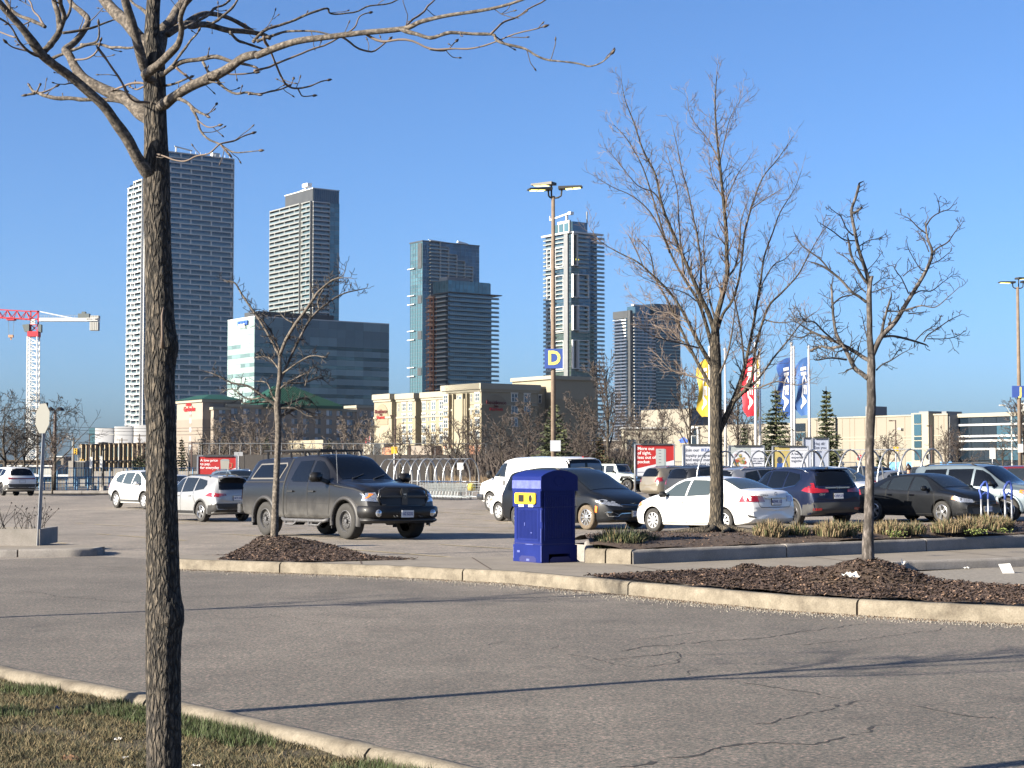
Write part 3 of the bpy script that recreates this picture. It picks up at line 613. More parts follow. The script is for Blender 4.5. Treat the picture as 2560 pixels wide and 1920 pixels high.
for cv,dp,pts in T1S:
 pa,ra=traced(pts,cv,Y1,dp)
 pa=[p+Vector((noise.noise(p*11),noise.noise(p*11+Vector((5,5,5))),noise.noise(p*11+Vector((9,1,4)))))*.012 for p in pa]
 ra=[max(.0018,r*(1+.25*noise.noise(p*40)))for p,r in zip(pa,ra)]
 mbb=MB();mbb.tube([p-O1 for p in pa],ra,7);mbb.build('branch',BARKL if ra[0]>.006 else TWIGP,t1,smooth=True)
 e=(pa[-1]-pa[-2]).normalized();s=.0062
 bd.tube([pa[-1]-e*s*.6,pa[-1]+e*s,pa[-1]+e*s*2.4,pa[-1]+e*s*4],[ra[-1],s,s*.8,.0006],6)
 dress(thin,pa,ra,.17,.10,R1,0,.35,.3,1,bd,.25,.97,1.0,.5,.0017,5,tip=False)
shift_mb(thin,O1).build('twigs',TWIG,t1,smooth=True)['kind']='stuff';shift_mb(bd,O1).build('buds',BUD,t1,smooth=True)['kind']='stuff'
mb=MB();q=AT(407,870,Y1-.075)-O1;mb.tube([q,q+Vector((.002,-.02,.05)),q+Vector((0,-.022,.13)),q+Vector((.004,-.016,.165))],[.010,.006,.005,.002],6);mb.build('stub',TWIGP,t1,smooth=True)
# --- small tree on the near mound
def trunk_obj(root,pts,conv,Y,m,n=14,flare=None,rough=.06,seed=0,sub=5):
 P_=[];R_=[]
 for p in pts:
  u,v,s=conv(p[0],p[1]);P_.append(AT(u,v,Y));R_.append(p[2]/s*Y/F/2)
 pa,ra=smooth_path(P_,R_,sub);mb=MB();o0=root.location
 for i,p in enumerate(pa):
  for j in range(n):
   a=2*math.pi*j/n;c,s=math.cos(a),math.sin(a);r=ra[i]*(1+rough*noise.noise(Vector((c*1.5+seed,s*1.5,p.z*4)))+rough*.7*noise.noise(Vector((c*4+seed,s*4,p.z*12))))
   if flare:
    k=max(0,1-(p.z-pa[0].z)/flare[0]);r*=1+flare[1]*k*k*(1+.5*math.cos(a*flare[2]+seed))
   mb.v.append((p.x+c*r-o0.x,p.y+s*r-o0.y,p.z-o0.z))
 for i in range(len(pa)-1):
  for j in range(n):mb.f.append((i*n+j,i*n+(j+1)%n,(i+1)*n+(j+1)%n,(i+1)*n+j));mb.m.append(0)
 mb.f.append(tuple((len(pa)-1)*n+j for j in range(n)));mb.m.append(0)
 mb.build('trunk',m,root,smooth=True);return pa,ra
z4=lambda x,y:(540+x/2.513,400+y/2.513,2.513)
YT2=T2P.y
t2=empty('bare_tree',(T2P.x,T2P.y,.3),0,'small bare crab tree on the near mulch mound before the dark pickup','tree')
R2=random.Random(5)
trunk_obj(t2,((365,2420,52),(366,2370,48),(372,2200,44),(380,2000,41),(388,1800,40),(392,1659,42),(388,1590,44),(385,1540,42),(392,1440,32),(400,1350,26),(400,1220,20)),z4,YT2,BARKS,seed=2,rough=.12)
T2B=[((400,1230,18),(330,1100,13),(270,1000,12),(200,900,11),(160,840,10),(115,770,8),(50,760,4)),((400,1200,12),(340,1070,9),(255,970,8),(210,920,6)),((400,1230,18),(440,1130,17),(500,1030,17),(560,950,16),(620,860,14),(650,820,10),(740,750,7),(820,740,4),(860,745,3)),((740,750,6),(800,720,5),(820,650,3)),((620,870,8),(600,800,6),(590,770,4)),((398,1400,18),(450,1280,13),(520,1130,13),(600,990,12),(700,900,10),(800,840,8),(900,815,6),(950,805,3)),((650,940,9),(640,880,8),(690,790,5),(740,760,3)),((385,1545,22),(290,1480,16),(200,1420,13),(100,1400,11),(0,1350,8),(-60,1330,5)),((300,1490,10),(200,1500,8),(100,1440,6),(40,1460,3)),((385,1560,14),(340,1520,10),(180,1530,8),(160,1500,4)),((385,1530,12),(350,1470,9),(320,1400,7),(250,1390,4)),((385,1550,16),(480,1520,12),(560,1495,11),(620,1535,6)),((390,1620,16),(450,1590,14),(520,1560,12),(600,1590,9),(640,1595,4)),((400,1560,14),(500,1560,11),(560,1600,8),(615,1615,5)),((420,1340,10),(520,1270,8),(600,1230,7),(690,1240,3)),((420,1400,10),(550,1400,8),(650,1370,7),(710,1410,3)),((560,1420,8),(600,1300,6),(680,1330,3)),((400,1440,10),(450,1400,8),(580,1330,5)),((400,1320,10),(330,1240,8),(250,1240,5)),((500,1030,9),(440,1000,7),(410,970,4))]
tw=MB()
for i,pts in enumerate(T2B):
 dpt=R2.uniform(-.8,.8);pa,ra=traced(pts,z4,YT2,(0,dpt),1.25);limb_obj(t2,'branch',pa,ra,BARK4 if i%2 else BARKS,6)
 dress(tw,pa,ra,.075,.26,R2,1,.3,.75,3,None,.10,1,1.0,.5,.0052,3,fade=.2)
shift_mb(tw,t2.location).build('twigs',TWIGD,t2)['kind']='stuff'
# --- tall tree on the island
z6=lambda x,y:(1460+x/2.242,160+y/2.242,2.242)
YT3=T3P.y
t3=empty('bare_tree',(T3P.x,T3P.y,.42),0,'tallest bare tree on the planter island with a fan of fine twigs and flared roots','tree')
R3=random.Random(21)
pa,ra=trunk_obj(t3,((742,2650,88),(742,2560,82),(744,2420,76),(742,2250,72),(740,2060,68),(738,1850,68),(738,1700,66),(735,1600,60),(735,1520,50),(735,1450,36)),z6,YT3,BARK3,22,(.35,.75,5),.06,3)
T3B=[((738,1560,30),(740,1440,34),(800,1200,27),(800,1080,24),(798,950,22),(780,750,18),(760,550,15),(740,350,12),(735,200,8),(745,60,4)),((738,1520,30),(700,1400,28),(660,1320,27),(600,1180,22),(520,1000,18),(440,800,15),(400,620,12),(330,480,10),(280,330,8),(230,200,5),(213,110,3)),((730,1640,26),(690,1480,22),(640,1330,18),(560,1200,15),(480,1050,12),(430,900,11),(370,700,9),(320,560,7),(240,420,6),(165,340,3)),((735,1720,30),(640,1560,22),(560,1400,16),(480,1280,14),(380,1180,12),(300,1110,9),(200,1060,7),(100,1000,4),(40,930,3)),((735,1850,26),(640,1680,20),(560,1520,15),(470,1330,12),(400,1200,9),(370,1060,7),(300,980,4)),((745,1500,24),(780,1400,17),(830,1330,15),(870,1200,13),(890,1050,12),(900,950,12),(940,800,10),(1000,640,8),(1080,540,6),(1165,420,3)),((745,2090,38),(790,1990,36),(836,1892,34),(870,1800,27),(900,1700,20),(930,1560,17),(960,1400,14),(990,1220,12),(1010,1080,10),(1060,940,8),(1100,830,7),(1180,700,4),(1218,600,3)),((836,1892,24),(900,1830,22),(940,1760,18),(960,1600,15),(1000,1450,14),(1040,1350,13),(1110,1280,11),(1200,1180,9),(1260,1070,7),(1330,950,5),(1410,850,3)),((900,1840,18),(980,1760,14),(1060,1650,11),(1150,1540,9),(1230,1440,7),(1300,1390,4)),((650,1330,14),(655,1130,13),(632,950,11),(610,850,9),(580,700,8),(550,600,7),(520,450,5),(500,370,3)),((798,1200,14),(850,1130,12),(875,980,10),(880,880,7),(920,760,4)),((560,1180,12),(540,1000,10),(530,850,8),(520,700,6),(470,520,4)),((480,1060,10),(440,960,9),(370,830,8),(270,740,6),(160,690,4),(60,630,3)),((440,800,9),(390,720,8),(300,680,6),(200,560,4),(130,480,3)),((740,1450,14),(700,1300,11),(680,1150,9),(670,1000,7),(690,860,4)),((780,750,10),(720,640,6),(700,500,4)),((785,800,8),(850,640,6),(900,560,4)),((760,560,8),(700,430,6),(600,300,4),(580,190,3)),((760,560,8),(790,420,6),(820,300,4),(885,190,3)),((990,1250,8),(1060,1130,7),(1130,1090,5),(1200,1010,3)),((940,810,8),(1010,760,6),(1110,700,3)),((640,1590,10),(520,1560,8),(400,1530,6),(320,1480,3)),((600,1450,9),(500,1400,7),(390,1380,5),(270,1300,3)),((900,1700,12),(880,1500,10),(850,1350,8),(830,1250,5)),((1000,1430,9),(1090,1450,7),(1200,1440,4)),((330,1130,7),(280,1020,6),(250,960,4)),((630,1330,8),(560,1280,6),(430,1240,4),(300,1180,3)),((870,1800,12),(960,1820,10),(1080,1780,8),(1200,1800,5),(1290,1760,3)),((735,1800,12),(640,1760,10),(500,1720,7),(420,1640,4)),((600,1620,10),(500,1500,8),(430,1480,5)),((740,1780,14),(800,1640,11),(830,1500,9),(850,1330,6))]
tw=MB()
for i,pts in enumerate(T3B):
 dpt=R3.uniform(-1.3,1.3);pa,ra=traced(pts,z6,YT3,(0,dpt));ra=[max(.0045,r)for r in ra]
 limb_obj(t3,'branch',pa,ra,BARK3 if i<8 else TWIG,7 if i<8 else 5)
 dress(tw,pa,ra,.088,.55,R3,2,.75,.42,3,None,.14,1,.62,.42,.0026,3,fade=.45)
shift_mb(tw,t3.location).build('twigs',TWIGP,t3)['kind']='stuff'
for i,(a,L)in enumerate(((.3,.9),(-.5,.8),(3.4,.7),(2.6,.5),(-2.2,.5),(-1.2,.4))):
 mb=MB();c=Vector((T3P.x,T3P.y,0));pts=[]
 for k in range(6):
  q=c+Vector((math.cos(a+.3*math.sin(k)),math.sin(a+.3*math.sin(k)),0))*(.12+L*k/5);pts.append(Vector((q.x,q.y,isl_h(q.x,q.y)+.05*(1-k/5)**1.0+.01))-t3.location)
 mb.tube(pts,[.075*(1-k/6.5)for k in range(6)],8);mb.build('root',BARK3,t3,smooth=True)
# --- right-hand tree
z7=lambda x,y:(1900+x/2.962,440+y/2.962,2.962)
YT4=T4P.y
t4=empty('bare_tree',(T4P.x,T4P.y,.40),0,'bare pruned tree with patchy grey trunk on the right mulch mound, stubby topped leader','tree')
R4=random.Random(31)
trunk_obj(t4,((798,2910,96),(799,2840,90),(800,2700,82),(806,2500,74),(812,2250,68),(812,2000,64),(820,1800,66),(826,1659,68),(824,1520,64),(826,1400,58),(820,1280,52),(812,1180,44),(810,1040,42),(808,900,40),(815,800,30),(828,740,28)),z7,YT4,BARK4,18,(.25,.25,3),.10,7)
T4B=[((810,830,24),(795,740,22),(770,660,20),(730,540,18),(700,400,17),(680,300,16),(680,240,16),(705,170,15),(725,100,14),(731,75,16)),((690,275,12),(720,260,12),(752,235,13)),((800,800,16),(760,750,15),(720,680,14),(680,600,12),(655,480,12)),((788,935,16),(730,890,15),(680,860,14),(600,770,13),(500,690,12),(420,650,10),(390,640,6)),((530,720,9),(450,620,9),(340,540,8),(300,500,6),(255,420,3)),((830,1330,30),(870,1240,28),(905,1180,28),(1000,1080,25),(1080,950,22),(1160,820,20),(1230,700,18),(1275,570,15),(1240,460,12),(1225,350,9)),((1230,370,8),(1270,310,7),(1330,270,6),(1400,245,5),(1435,205,3)),((1330,265,5),(1325,210,4),(1310,160,3)),((1235,430,8),(1170,380,7),(1110,320,5),(1050,290,3)),((1275,570,9),(1320,530,8),(1390,490,7),(1440,420,5),(1500,345,3)),((1240,660,6),(1320,630,5),(1410,560,3)),((1250,560,7),(1215,480,5),(1160,410,3)),((1240,700,7),(1190,690,6),(1110,560,4),(1085,480,3)),((920,1190,15),(980,1185,13),(1060,1200,12),(1150,1225,11),(1230,1250,8)),((1215,1225,8),(1240,1180,7),(1300,1140,6),(1400,1070,5),(1500,1022,3)),((1240,1205,6),(1380,1205,5),(1470,1180,4),(1518,1145,3)),((1150,1220,6),(1220,1150,5),(1290,1110,4),(1330,1065,3)),((900,1170,16),(915,1090,14),(930,1030,12),(950,960,11),(972,895,9)),((800,1500,26),(750,1460,25),(700,1420,24),(640,1300,21),(570,1180,17),(545,1060,14),(535,920,13),(530,820,10)),((540,950,9),(600,900,8),(680,880,6),(760,830,4)),((640,1360,12),(560,1350,9),(500,1350,8),(430,1365,6)),((815,1370,22),(760,1340,21),(700,1300,20),(600,1245,18),(500,1200,15),(420,1170,12),(300,1100,8),(230,1000,4)),((600,1260,16),(520,1275,15),(450,1262,14),(380,1290,14)),((560,1230,10),(470,1150,9),(400,1080,8),(330,1070,5),(260,950,3)),((450,1180,9),(380,1160,8),(300,1200,6),(200,1160,3)),((860,1440,9),(900,1400,8),(970,1365,7),(1040,1320,5),(1105,1285,3)),((970,1365,5),(1020,1300,4),(1052,1230,3)),((1050,1000,11),(1120,980,10),(1200,960,8),(1300,970,6),(1400,890,4),(1480,818,3)),((1130,880,8),(1190,850,7),(1270,850,6),(1350,790,4),(1430,730,3)),((1100,870,8),(1050,760,6),(1000,690,4),(1015,640,3)),((1060,740,6),(1110,700,5),(1190,660,3)),((1040,1010,8),(980,1000,7),(920,1010,5)),((1100,1020,7),(1200,1010,5)),((780,860,8),(740,820,6),(700,760,4)),((700,480,8),(620,470,7),(540,410,6),(430,340,3)),((690,440,8),(640,390,7),(600,300,6),(560,270,4),(510,230,3)),((735,520,6),(800,480,5),(880,460,4),(935,425,3)),((790,700,5),(850,640,4),(900,570,3)),((690,650,6),(630,600,5),(575,570,3)),((830,860,6),(900,840,5),(1000,810,3)),((840,810,6),(890,770,4),(945,740,3)),((820,1290,8),(780,1150,6),(760,1050,4))]
tw=MB()
for i,pts in enumerate(T4B):
 dpt=R4.uniform(-.9,.9)if i!=0 else .1;pa,ra=traced(pts,z7,YT4,(0,dpt),1.45);limb_obj(t4,'branch',pa,ra,BARK4 if ra[0]>.012 else TWIGD,8 if i in(0,5,18,21)else 6)
 dense=1 if i in(18,19,20,21,22,23,24)else 0
 dress(tw,pa,ra,.065 if dense else .085,.28 if dense else .18,R4,1,.4,.6,3 if dense else 2,None,.12,1,.95,.45,.0036,3,fade=.3)
shift_mb(tw,t4.location).build('twigs',TWIGD,t4)['kind']='stuff'
# --- generic bare tree (background, and the two neighbours on the lawn whose shadows cross the lane)
def bare_tree(loc,H,spread,label,seed,m=TWIG,trunk=.12,first=.3,levels=3,nlimb=9,mn=.012,upright=.6,tw_len=None,group=None,crook=.3,parts=True):
 r_=random.Random(seed);root=empty('bare_tree',loc,0,label,'tree',group)
 lead=[];rad=[]
 for i in range(9):
  t=i/8;lead.append(Vector((noise.noise(Vector((seed,t*2,0)))*H*.06*t*2,noise.noise(Vector((seed+9,t*2,0)))*H*.06*t*2,H*t*.96)));rad.append(max(mn,trunk*(1-t)**.8*(1 if t else 1.25)))
 mb=MB();mb.tube(lead,rad,8);mb.build('trunk',BARK3,root,smooth=True)
 tw=MB();br=MB()
 for k in range(nlimb):
  t=first+(.93-first)*(k/nlimb)+r_.uniform(-.02,.02);i=min(7,int(t*8));p=lead[i].lerp(lead[i+1],t*8-i);a=k*2.4+r_.uniform(-.5,.5)
  L=spread*(1-.55*max(0,(t-first)/(1-first)))*r_.uniform(.8,1.15);d=Vector((math.cos(a)*(1-upright*.5),math.sin(a)*(1-upright*.5),upright+.3*t)).normalized()
  pts=[p];rr=[rad[i]*.6];q=p
  for s in range(6):
   d=(d+Vector((r_.gauss(0,crook),r_.gauss(0,crook),r_.gauss(0,crook)))*.5+Vector((0,0,.06))).normalized();q=q+d*L/6;pts.append(q);rr.append(max(mn,rad[i]*.6*(1-(s+1)/6.5)))
  br.tube(pts,rr,5,cap=False)
  dress(tw,pts,rr,L/9,L*.45,r_,levels-1,upright*.7,crook*1.3,3,None,.15,1,.8,.5,mn,3,fade=.3)
 br.build('branches',m,root);tw.build('twigs',m,root)['kind']='stuff';return root
bare_tree((-5.3,9.25,.06),6.6,1.85,'bare lawn tree just outside the left edge, only its twig tips showing',41,BARKS,.085,.46,2,13,.006,.5)
bare_tree((-10.2,15.4,.06),6.5,1.7,'farther bare tree beyond the left edge, out of view',43,BARKS,.085,.45,2,12,.006,.6)
# --- far buildings
def glassm(name,col,rough=.12,metal=.55,rand=.35,var=.0):
 return mat(name,col,rough,metal,var=var,vs=.15,rand=rand,spec=.6)
GL_BLUE=glassm('blue_tower_glass',(.062,.12,.165));GL_DARK=glassm('dark_tower_glass',(.028,.05,.075),.12,.4)
GL_TEAL=glassm('teal_glass',(.10,.20,.235),.15,.45,.25);GL_PALE=glassm('pale_glass',(.17,.25,.27),.2,.3,.3);GL_RAIL=mat('balcony_glass',(.16,.21,.22),.15,.4,rand=.2)
FRAMEW=mat('white_frame',(.50,.51,.51),.6,var=.05,vs=.2);CONC2=mat('grey_slab',(.19,.20,.20),.7);CONC=mat('pale_slab',(.36,.36,.34),.8,var=.08,vs=.3);DKP=mat('dark_panel',(.05,.055,.06),.5,.2,var=.15,vs=.2)
GREYP=mat('grey_panel',(.16,.17,.18),.6,var=.1,vs=.2);MULL=mat('mullion',(.10,.12,.14),.4,.4);ORANGE=mat('orange_hoist',(.30,.11,.05),.7,var=.3)
def share(name,me,parent,loc,rz=0):
 o=link(name,me,parent);o.location=loc;o.rotation_euler=(0,0,rz);return o
class Bldg:
 """near corner at column u, distance Y; local x runs along the shaded (right) face, local y along the sunlit (left) face"""
 def __init__(s,name,u,Y,uR,uL,vtop,label,cat,z0=0):
  s.P=AT(u,1169,Y);s.P.z=0
  ht=Z(vtop,Y);s.H=ht;s.La=reach(s.P,AX,uR,ht/2)if uR else 0;s.Lb=reach(s.P,BX,uL,ht/2)if uL else 0
  s.root=empty(name,s.P,GRID,label,cat);s.n={}
 def la(s,u,z=None):return reach(s.P,AX,u,s.H/2 if z is None else z)
 def lb(s,u,z=None):return reach(s.P,BX,u,s.H/2 if z is None else z)
 def box(s,name,m,x0,x1,y0,y1,z0,z1):
  mb=MB();mb.box(x0,x1,y0,y1,z0,z1);return mb.build(name,m,s.root)
 def place(s,name,me,face,a,out,z,limit=295):
  """mesh whose local x runs along the face, -y outward"""
  k=s.n.get(name,0);s.n[name]=k+1
  loc=(a,-out,z)if face=='R' else(-out,a,z)
  rz=0 if face=='R' else-math.pi/2
  if k<limit:return share(name,me,s.root,loc,rz)
  s.n.setdefault('_'+name,[]).append((me,Matrix.Translation(loc)@Matrix.Rotation(rz,4,'Z')))
 def finish(s):
  for k,lst in list(s.n.items()):
   if not k.startswith('_'):continue
   mb=MB();mats=list(lst[0][0].materials)
   for me,M4 in lst:
    vs=[tuple(M4@v.co)for v in me.vertices];n0=len(mb.v);mb.v+=vs
    for p in me.polygons:mb.f.append(tuple(i+n0 for i in p.vertices));mb.m.append(p.material_index)
   o=mb.build(k[1:],mats,s.root,recalc=False);o['kind']='stuff'
def unit(mats,*boxes):
 """boxes: (mat index, x0,x1,y0,y1,z0,z1), y outward negative"""
 mb=MB()
 for b in boxes:mb.cur=b[0];mb.box(*b[1:])
 return mb.mesh('unit',mats)
def flipL(face,a,w):return a if face=='R' else a+w
# --- tower one: white brick-bond frame
def bond_tower(b,H,x0,x1,face,bay,sh,off0=0,frame=FRAMEW,glass=GL_BLUE,z0=0,recess=.9,band=.62,pier=.9,thick=.5):
 n=int((H-z0)/sh);W_=x1-x0
 slab=unit([frame],(0,0,W_,-thick,.6,0,band))
 for i in range(n+1):b.place('floor_band',slab,face,flipL(face,x0,W_)if face=='L' else x0,0,H-band-i*sh)
 cache={}
 for i in range(n):
  z=H-(i+1)*sh;xs=[x0];a=x0+(bay/2 if i%2 else bay)-off0
  while a<x1-1.2:
   if a>x0+1.0:xs.append(a)
   a+=bay
  xs.append(x1)
  for j,(p,q)in enumerate(zip(xs,xs[1:])):
   w=round(q-p,1);key=w
   if key not in cache:
    nm=max(1,int(w/1.9));parts=[(0,pier*.5,w-pier*.5,.35,.5,0,sh-band)]
    for k in range(nm+1):xx=pier*.5+(w-pier)*k/nm;parts.append((1,xx-.08,xx+.08,.18,.5,0,sh-band))
    parts.append((2,pier*.5,w-pier*.5,-thick+.12,-thick+.18,0,1.0))
    parts+=[(3,0,pier*.5,-thick+.06,.5,0,sh-band),(3,w-pier*.5,w,-thick+.06,.5,0,sh-band)]
    cache[key]=unit([glass,MULL,GL_RAIL,frame],*parts)
   b.place('window',cache[key],face,flipL(face,p,w),0,z)
b1=Bldg('apartment_tower',354,985,584,320,371,'tallest leftmost tower with a white brick-bond frame over dark glass','tower')
sh=3.02;H=b1.H;xs_=b1.la(398)
b1.box('core',GL_DARK,xs_+.6,b1.La-.6,.6,b1.Lb*1.0,0,H-.3);b1.box('core',GL_DARK,.6,xs_+1,.6,b1.Lb-.6,0,H-6.2*sh)
bond_tower(b1,H,xs_,b1.La,'R',13.4,sh);bond_tower(b1,H-6*sh,0,xs_,'R',13.4,sh)
bond_tower(b1,H-6*sh,.6,b1.Lb*.55,'L',9.4,sh,glass=GL_PALE,thick=1.6,pier=.7,band=.7)
bond_tower(b1,H-6.8*sh,b1.Lb*.55,b1.Lb,'L',9.4,sh,glass=GL_PALE,thick=.6,pier=.7,band=.7)
b1.box('roof_plant',FRAMEW,xs_+3,b1.La*.9,4,12,H-.3,H+1.0)
mb=MB();mb.tube([(xs_+12,4,H+1),(xs_+12,4,H+4)],.5,6);mb.bar((xs_+11,4,H+4.2),(xs_+22,3,H+2.4),.7);mb.box(b1.La*.78,b1.La*.86,3,6,H+.6,H+3);mb.build('roof_crane',FRAMEW,b1.root)
mb=MB()
for k in range(9):x=xs_+20+k*3.2;mb.tube([(x,.5,H),(x,.5,H+1.6)],.16,4)
mb.build('roof_posts',FRAMEW,b1.root);b1.finish()
# --- tower two: frames plus glazed corner
def z(px,py):return 540+px/2.513,400+py/2.513
b2=Bldg('apartment_tower',z(594,0)[0]-1,1090,z(775,0)[0],z(352,0)[0],z(0,250)[1]+3,'balcony tower behind the teal office block, grey box and white arm on its roof','tower')
H=b2.H;sh=3.02;x1=b2.la(z(712,0)[0])
b2.box('core',GL_DARK,.8,b2.La-.4,.8,b2.Lb-.5,0,H-.4)
bond_tower(b2,H,0,b2.lb(z(540,0)[0]),'L',11,sh,frame=CONC2,glass=GL_TEAL,thick=1.2)
bond_tower(b2,H,b2.lb(z(540,0)[0]),b2.Lb,'L',14,sh,frame=CONC2,glass=GL_DARK,thick=2.2,band=.8)
bond_tower(b2,H,.8,x1,'R',13,sh,glass=GL_BLUE,thick=.8)
nW=max(2,int((b2.La-x1)/3.4));ww=(b2.La-x1)/nW;pane=unit([GL_TEAL,MULL],(0,0,ww,.2,.5,.35,sh),(1,0,.12,.1,.5,0,sh),(1,0,ww,.05,.5,0,.35))
for i in range(int(H/sh)):
 for k in range(nW):b2.place('curtain_pane',pane,'R',x1+k*ww,0,H-(i+1)*sh)
ht=Z(z(0,180)[1]-1,1090);b2.box('roof_box',DKP,1,14,.4,b2.lb(z(424,0)[0]),H-.5,ht);b2.box('roof_glass_box',GL_BLUE,1.2,b2.La-.3,.2,9,H-.4,ht)
mul=unit([MULL],(0,0,.25,-.1,.2,0,ht-H))
for k in range(14):b2.place('mullion',mul,'R',1.5+k*(b2.La-2.5)/13,-.1,H)
b2.box('roof_edge',FRAMEW,.8,b2.La+.1,0,b2.lb(z(420,0)[0]),ht,ht+.6)
mb=MB();mb.bar((3,14,ht+1.5),(5,32,ht+.9),.9);mb.bar((3,14,ht),(3,14,ht+3.6),1.2);mb.box(1.5,5,9,16,ht+2.6,ht+5);mb.build('roof_crane',WHITE,b2.root);b2.finish()
# --- office block with banded panels
b3=Bldg('office_building',z(236,0)[0],680,z(1088,0)[0],z(75,0)[0],z(0,982)[1],'wide banded teal glass office block with a blue and white sign','office')
H=b3.H;sh=4.0;px=4.0
PT=[mat('office_panel_a',(.150,.215,.235),.35,.2,rand=.12),mat('office_panel_b',(.19,.27,.285),.4,.15,rand=.15),mat('office_panel_c',(.11,.155,.175),.3,.3,rand=.1)]
WT=[glassm('office_window_a',(.095,.145,.15),.15,.5,.3),glassm('office_window_b',(.05,.08,.09),.15,.5,.3)]
LP=[mat('lit_office_panel',(.25,.33,.32),.35,.1,rand=.08),mat('lit_office_window',(.17,.26,.26),.2,.3,rand=.25)]  # lighter copies for the left face put sunlight into the panel colour
b3.box('core',DKP,.3,b3.La-.3,.3,b3.Lb-.3,0,H-.2);r5=random.Random(3)
for face,L in(('L',b3.Lb),('R',b3.La)):
 n=int(L/px);w=L/n
 pan={(k,f):unit([f],(0,.02,w-.02,-.06,.25,0,hh-.05))for k,hh in(('p',sh*.62),('w',sh*.38),('t',sh*.9))for f in(PT+WT+LP)}
 zt=H;row=0;top3=3
 while zt>2:
  if row<3:seq=[('t',sh*.9)]
  else:seq=[('w',sh*.38),('p',sh*.62)]
  for kind,hh in seq:
   zt-=hh
   cell=0
   for i in range(n):
    if i%3==0:cell=noise.noise(Vector((i*.31+row*.2,row*.9,3 if face=='R' else 8)))+r5.uniform(-.15,.15)
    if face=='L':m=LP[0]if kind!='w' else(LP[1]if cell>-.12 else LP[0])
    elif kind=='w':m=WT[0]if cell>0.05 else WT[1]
    elif kind=='t':m=PT[2]if cell<.1 else PT[0]
    else:m=PT[1]if cell>-.05 else PT[0]
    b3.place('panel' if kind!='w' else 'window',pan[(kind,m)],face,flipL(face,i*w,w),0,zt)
  row+=1
b3.box('roof_plant',DKP,b3.la(z(290,0)[0]),b3.la(z(770,0)[0]),4,16,H-.3,Z(z(0,955)[1],690))
b3.box('roof_edge',FRAMEW,-.1,b3.La,-.1,.25,H-.15,H+.2);b3.box('roof_edge',FRAMEW,-.1,.25,.3,b3.Lb,H-.15,H+.2)
BLUEL=mat('logo_blue',(.02,.08,.42),.5);LETW=mat('letter_white',(.8,.8,.8),.5)
yl=b3.lb(z(147,0)[0],H-6);yr=b3.lb(z(210,0)[0],H-6);zt=Z(z(0,1008)[1],685);zm=Z(z(0,1037)[1],685);zb=Z(z(0,1062)[1],685)
lw_=yl-yr
mb=MB()
for k in range(4):a=yr+lw_*k/4;mb.box(-.75,-.35,a+.05*lw_/4,a+lw_/4*.92,zm+.3*((3-k)/4),zt)
sg=mb.build('sign_blocks',BLUEL,b3.root)
text_mb('KPMG',(zm-zb)*1.5,.03,'CENTER',LETW,'sign_letters',b3.root,facing((-1.0,(yl+yr)/2,(zm+zb)/2+.5),(0,-1,0)),.15,sx=.92)
b3.finish()
# --- slim glass tower behind the hoist tower
def z5(px,py):return 960+px/3.0717,560+py/3.0717
b4=Bldg('glass_tower',z5(292,0)[0],1330,z5(732,0)[0],z5(197,0)[0],z5(0,132)[1],'slim blue glass tower with a stepped white balcony grid near its top','tower')
H=b4.H;sh=2.86;b4.box('core',GL_DARK,.3,b4.La-.3,.3,b4.Lb-.3,0,H-.2)
w=3.6;nR=int(b4.La/w);w=b4.La/nR;pane=unit([GL_BLUE,MULL],(0,0,w,.1,.3,.3,sh),(1,0,.18,0,.3,0,sh),(1,0,w,.03,.3,0,.3));paneL=unit([GL_TEAL,MULL],(0,0,w,.1,.3,.3,sh),(1,0,.22,-.1,.3,0,sh),(1,0,w,.03,.3,0,.3))
wt=(b4.la(z5(350,0)[0]))
nf=int(H/sh)
for i in range(nf):
 zz=H-(i+1)*sh
 for k in range(nR):b4.place('curtain_pane',pane,'R',k*w,0,zz)
 for k in range(int(b4.Lb/w)):b4.place('curtain_pane',paneL,'L',flipL('L',k*w,w),0,zz)
for(ua,ub,va,vb)in((262,290,150,345),(262,290,552,612),(262,290,825,887),(262,290,1105,1165),(285,308,925,960)):
 b4.box('dark_panel',DKP,-.35,.3,b4.lb(z5(ua,0)[0],90),b4.lb(z5(ub,0)[0],90),Z(z5(0,vb)[1],1335),Z(z5(0,va)[1],1335))if ua<280 else None
for v in(355,560,627,830,897,1108,1175):b4.box('fin',FRAMEW,-1.6,.2,b4.Lb-9,b4.Lb+1.2,Z(z5(0,v)[1]+1,1350),Z(z5(0,v)[1]-1,1350))
cols=[350,430,493,555,617,677];tops=[150,150,190,238,282,322,322]
for k,(ua,ub)in enumerate(zip(cols,cols[1:])):
 a,c=b4.la(z5(ua,0)[0],H),b4.la(z5(ub,0)[0],H);zt=Z(z5(0,tops[k+1])[1]+1,1350)
 b4.box('grid_fin',CONC,c-.5,c+.3,-1.5,.2,H-24*sh,zt);b4.box('grid_cap',CONC,a,c,-1.5,.2,zt,zt+.5)
 sl=unit([CONC,GL_RAIL,GL_DARK],(0,0,c-a,-1.4,.2,0,.35),(1,.2,c-a-.4,-1.4,-1.3,.35,1.3),(2,.3,c-a-.5,-.05,.2,.35,sh))
 for i in range(22):
  zz=H-(i+1)*sh
  if zz+sh<zt+1:b4.place('balcony',sl,'R',a,0,zz)
b4.box('roof_edge',DKP,-.3,b4.La+.2,-.3,b4.Lb+.2,H-.2,H+.8)
mb=MB();mb.bar((wt+2,5,H+2.5),(wt+26,5,H+1.2),.5);mb.bar((wt+30,5,H+3),(wt+40,5,H+1.4),1.5);mb.build('roof_crane',WHITE,b4.root);b4.finish()
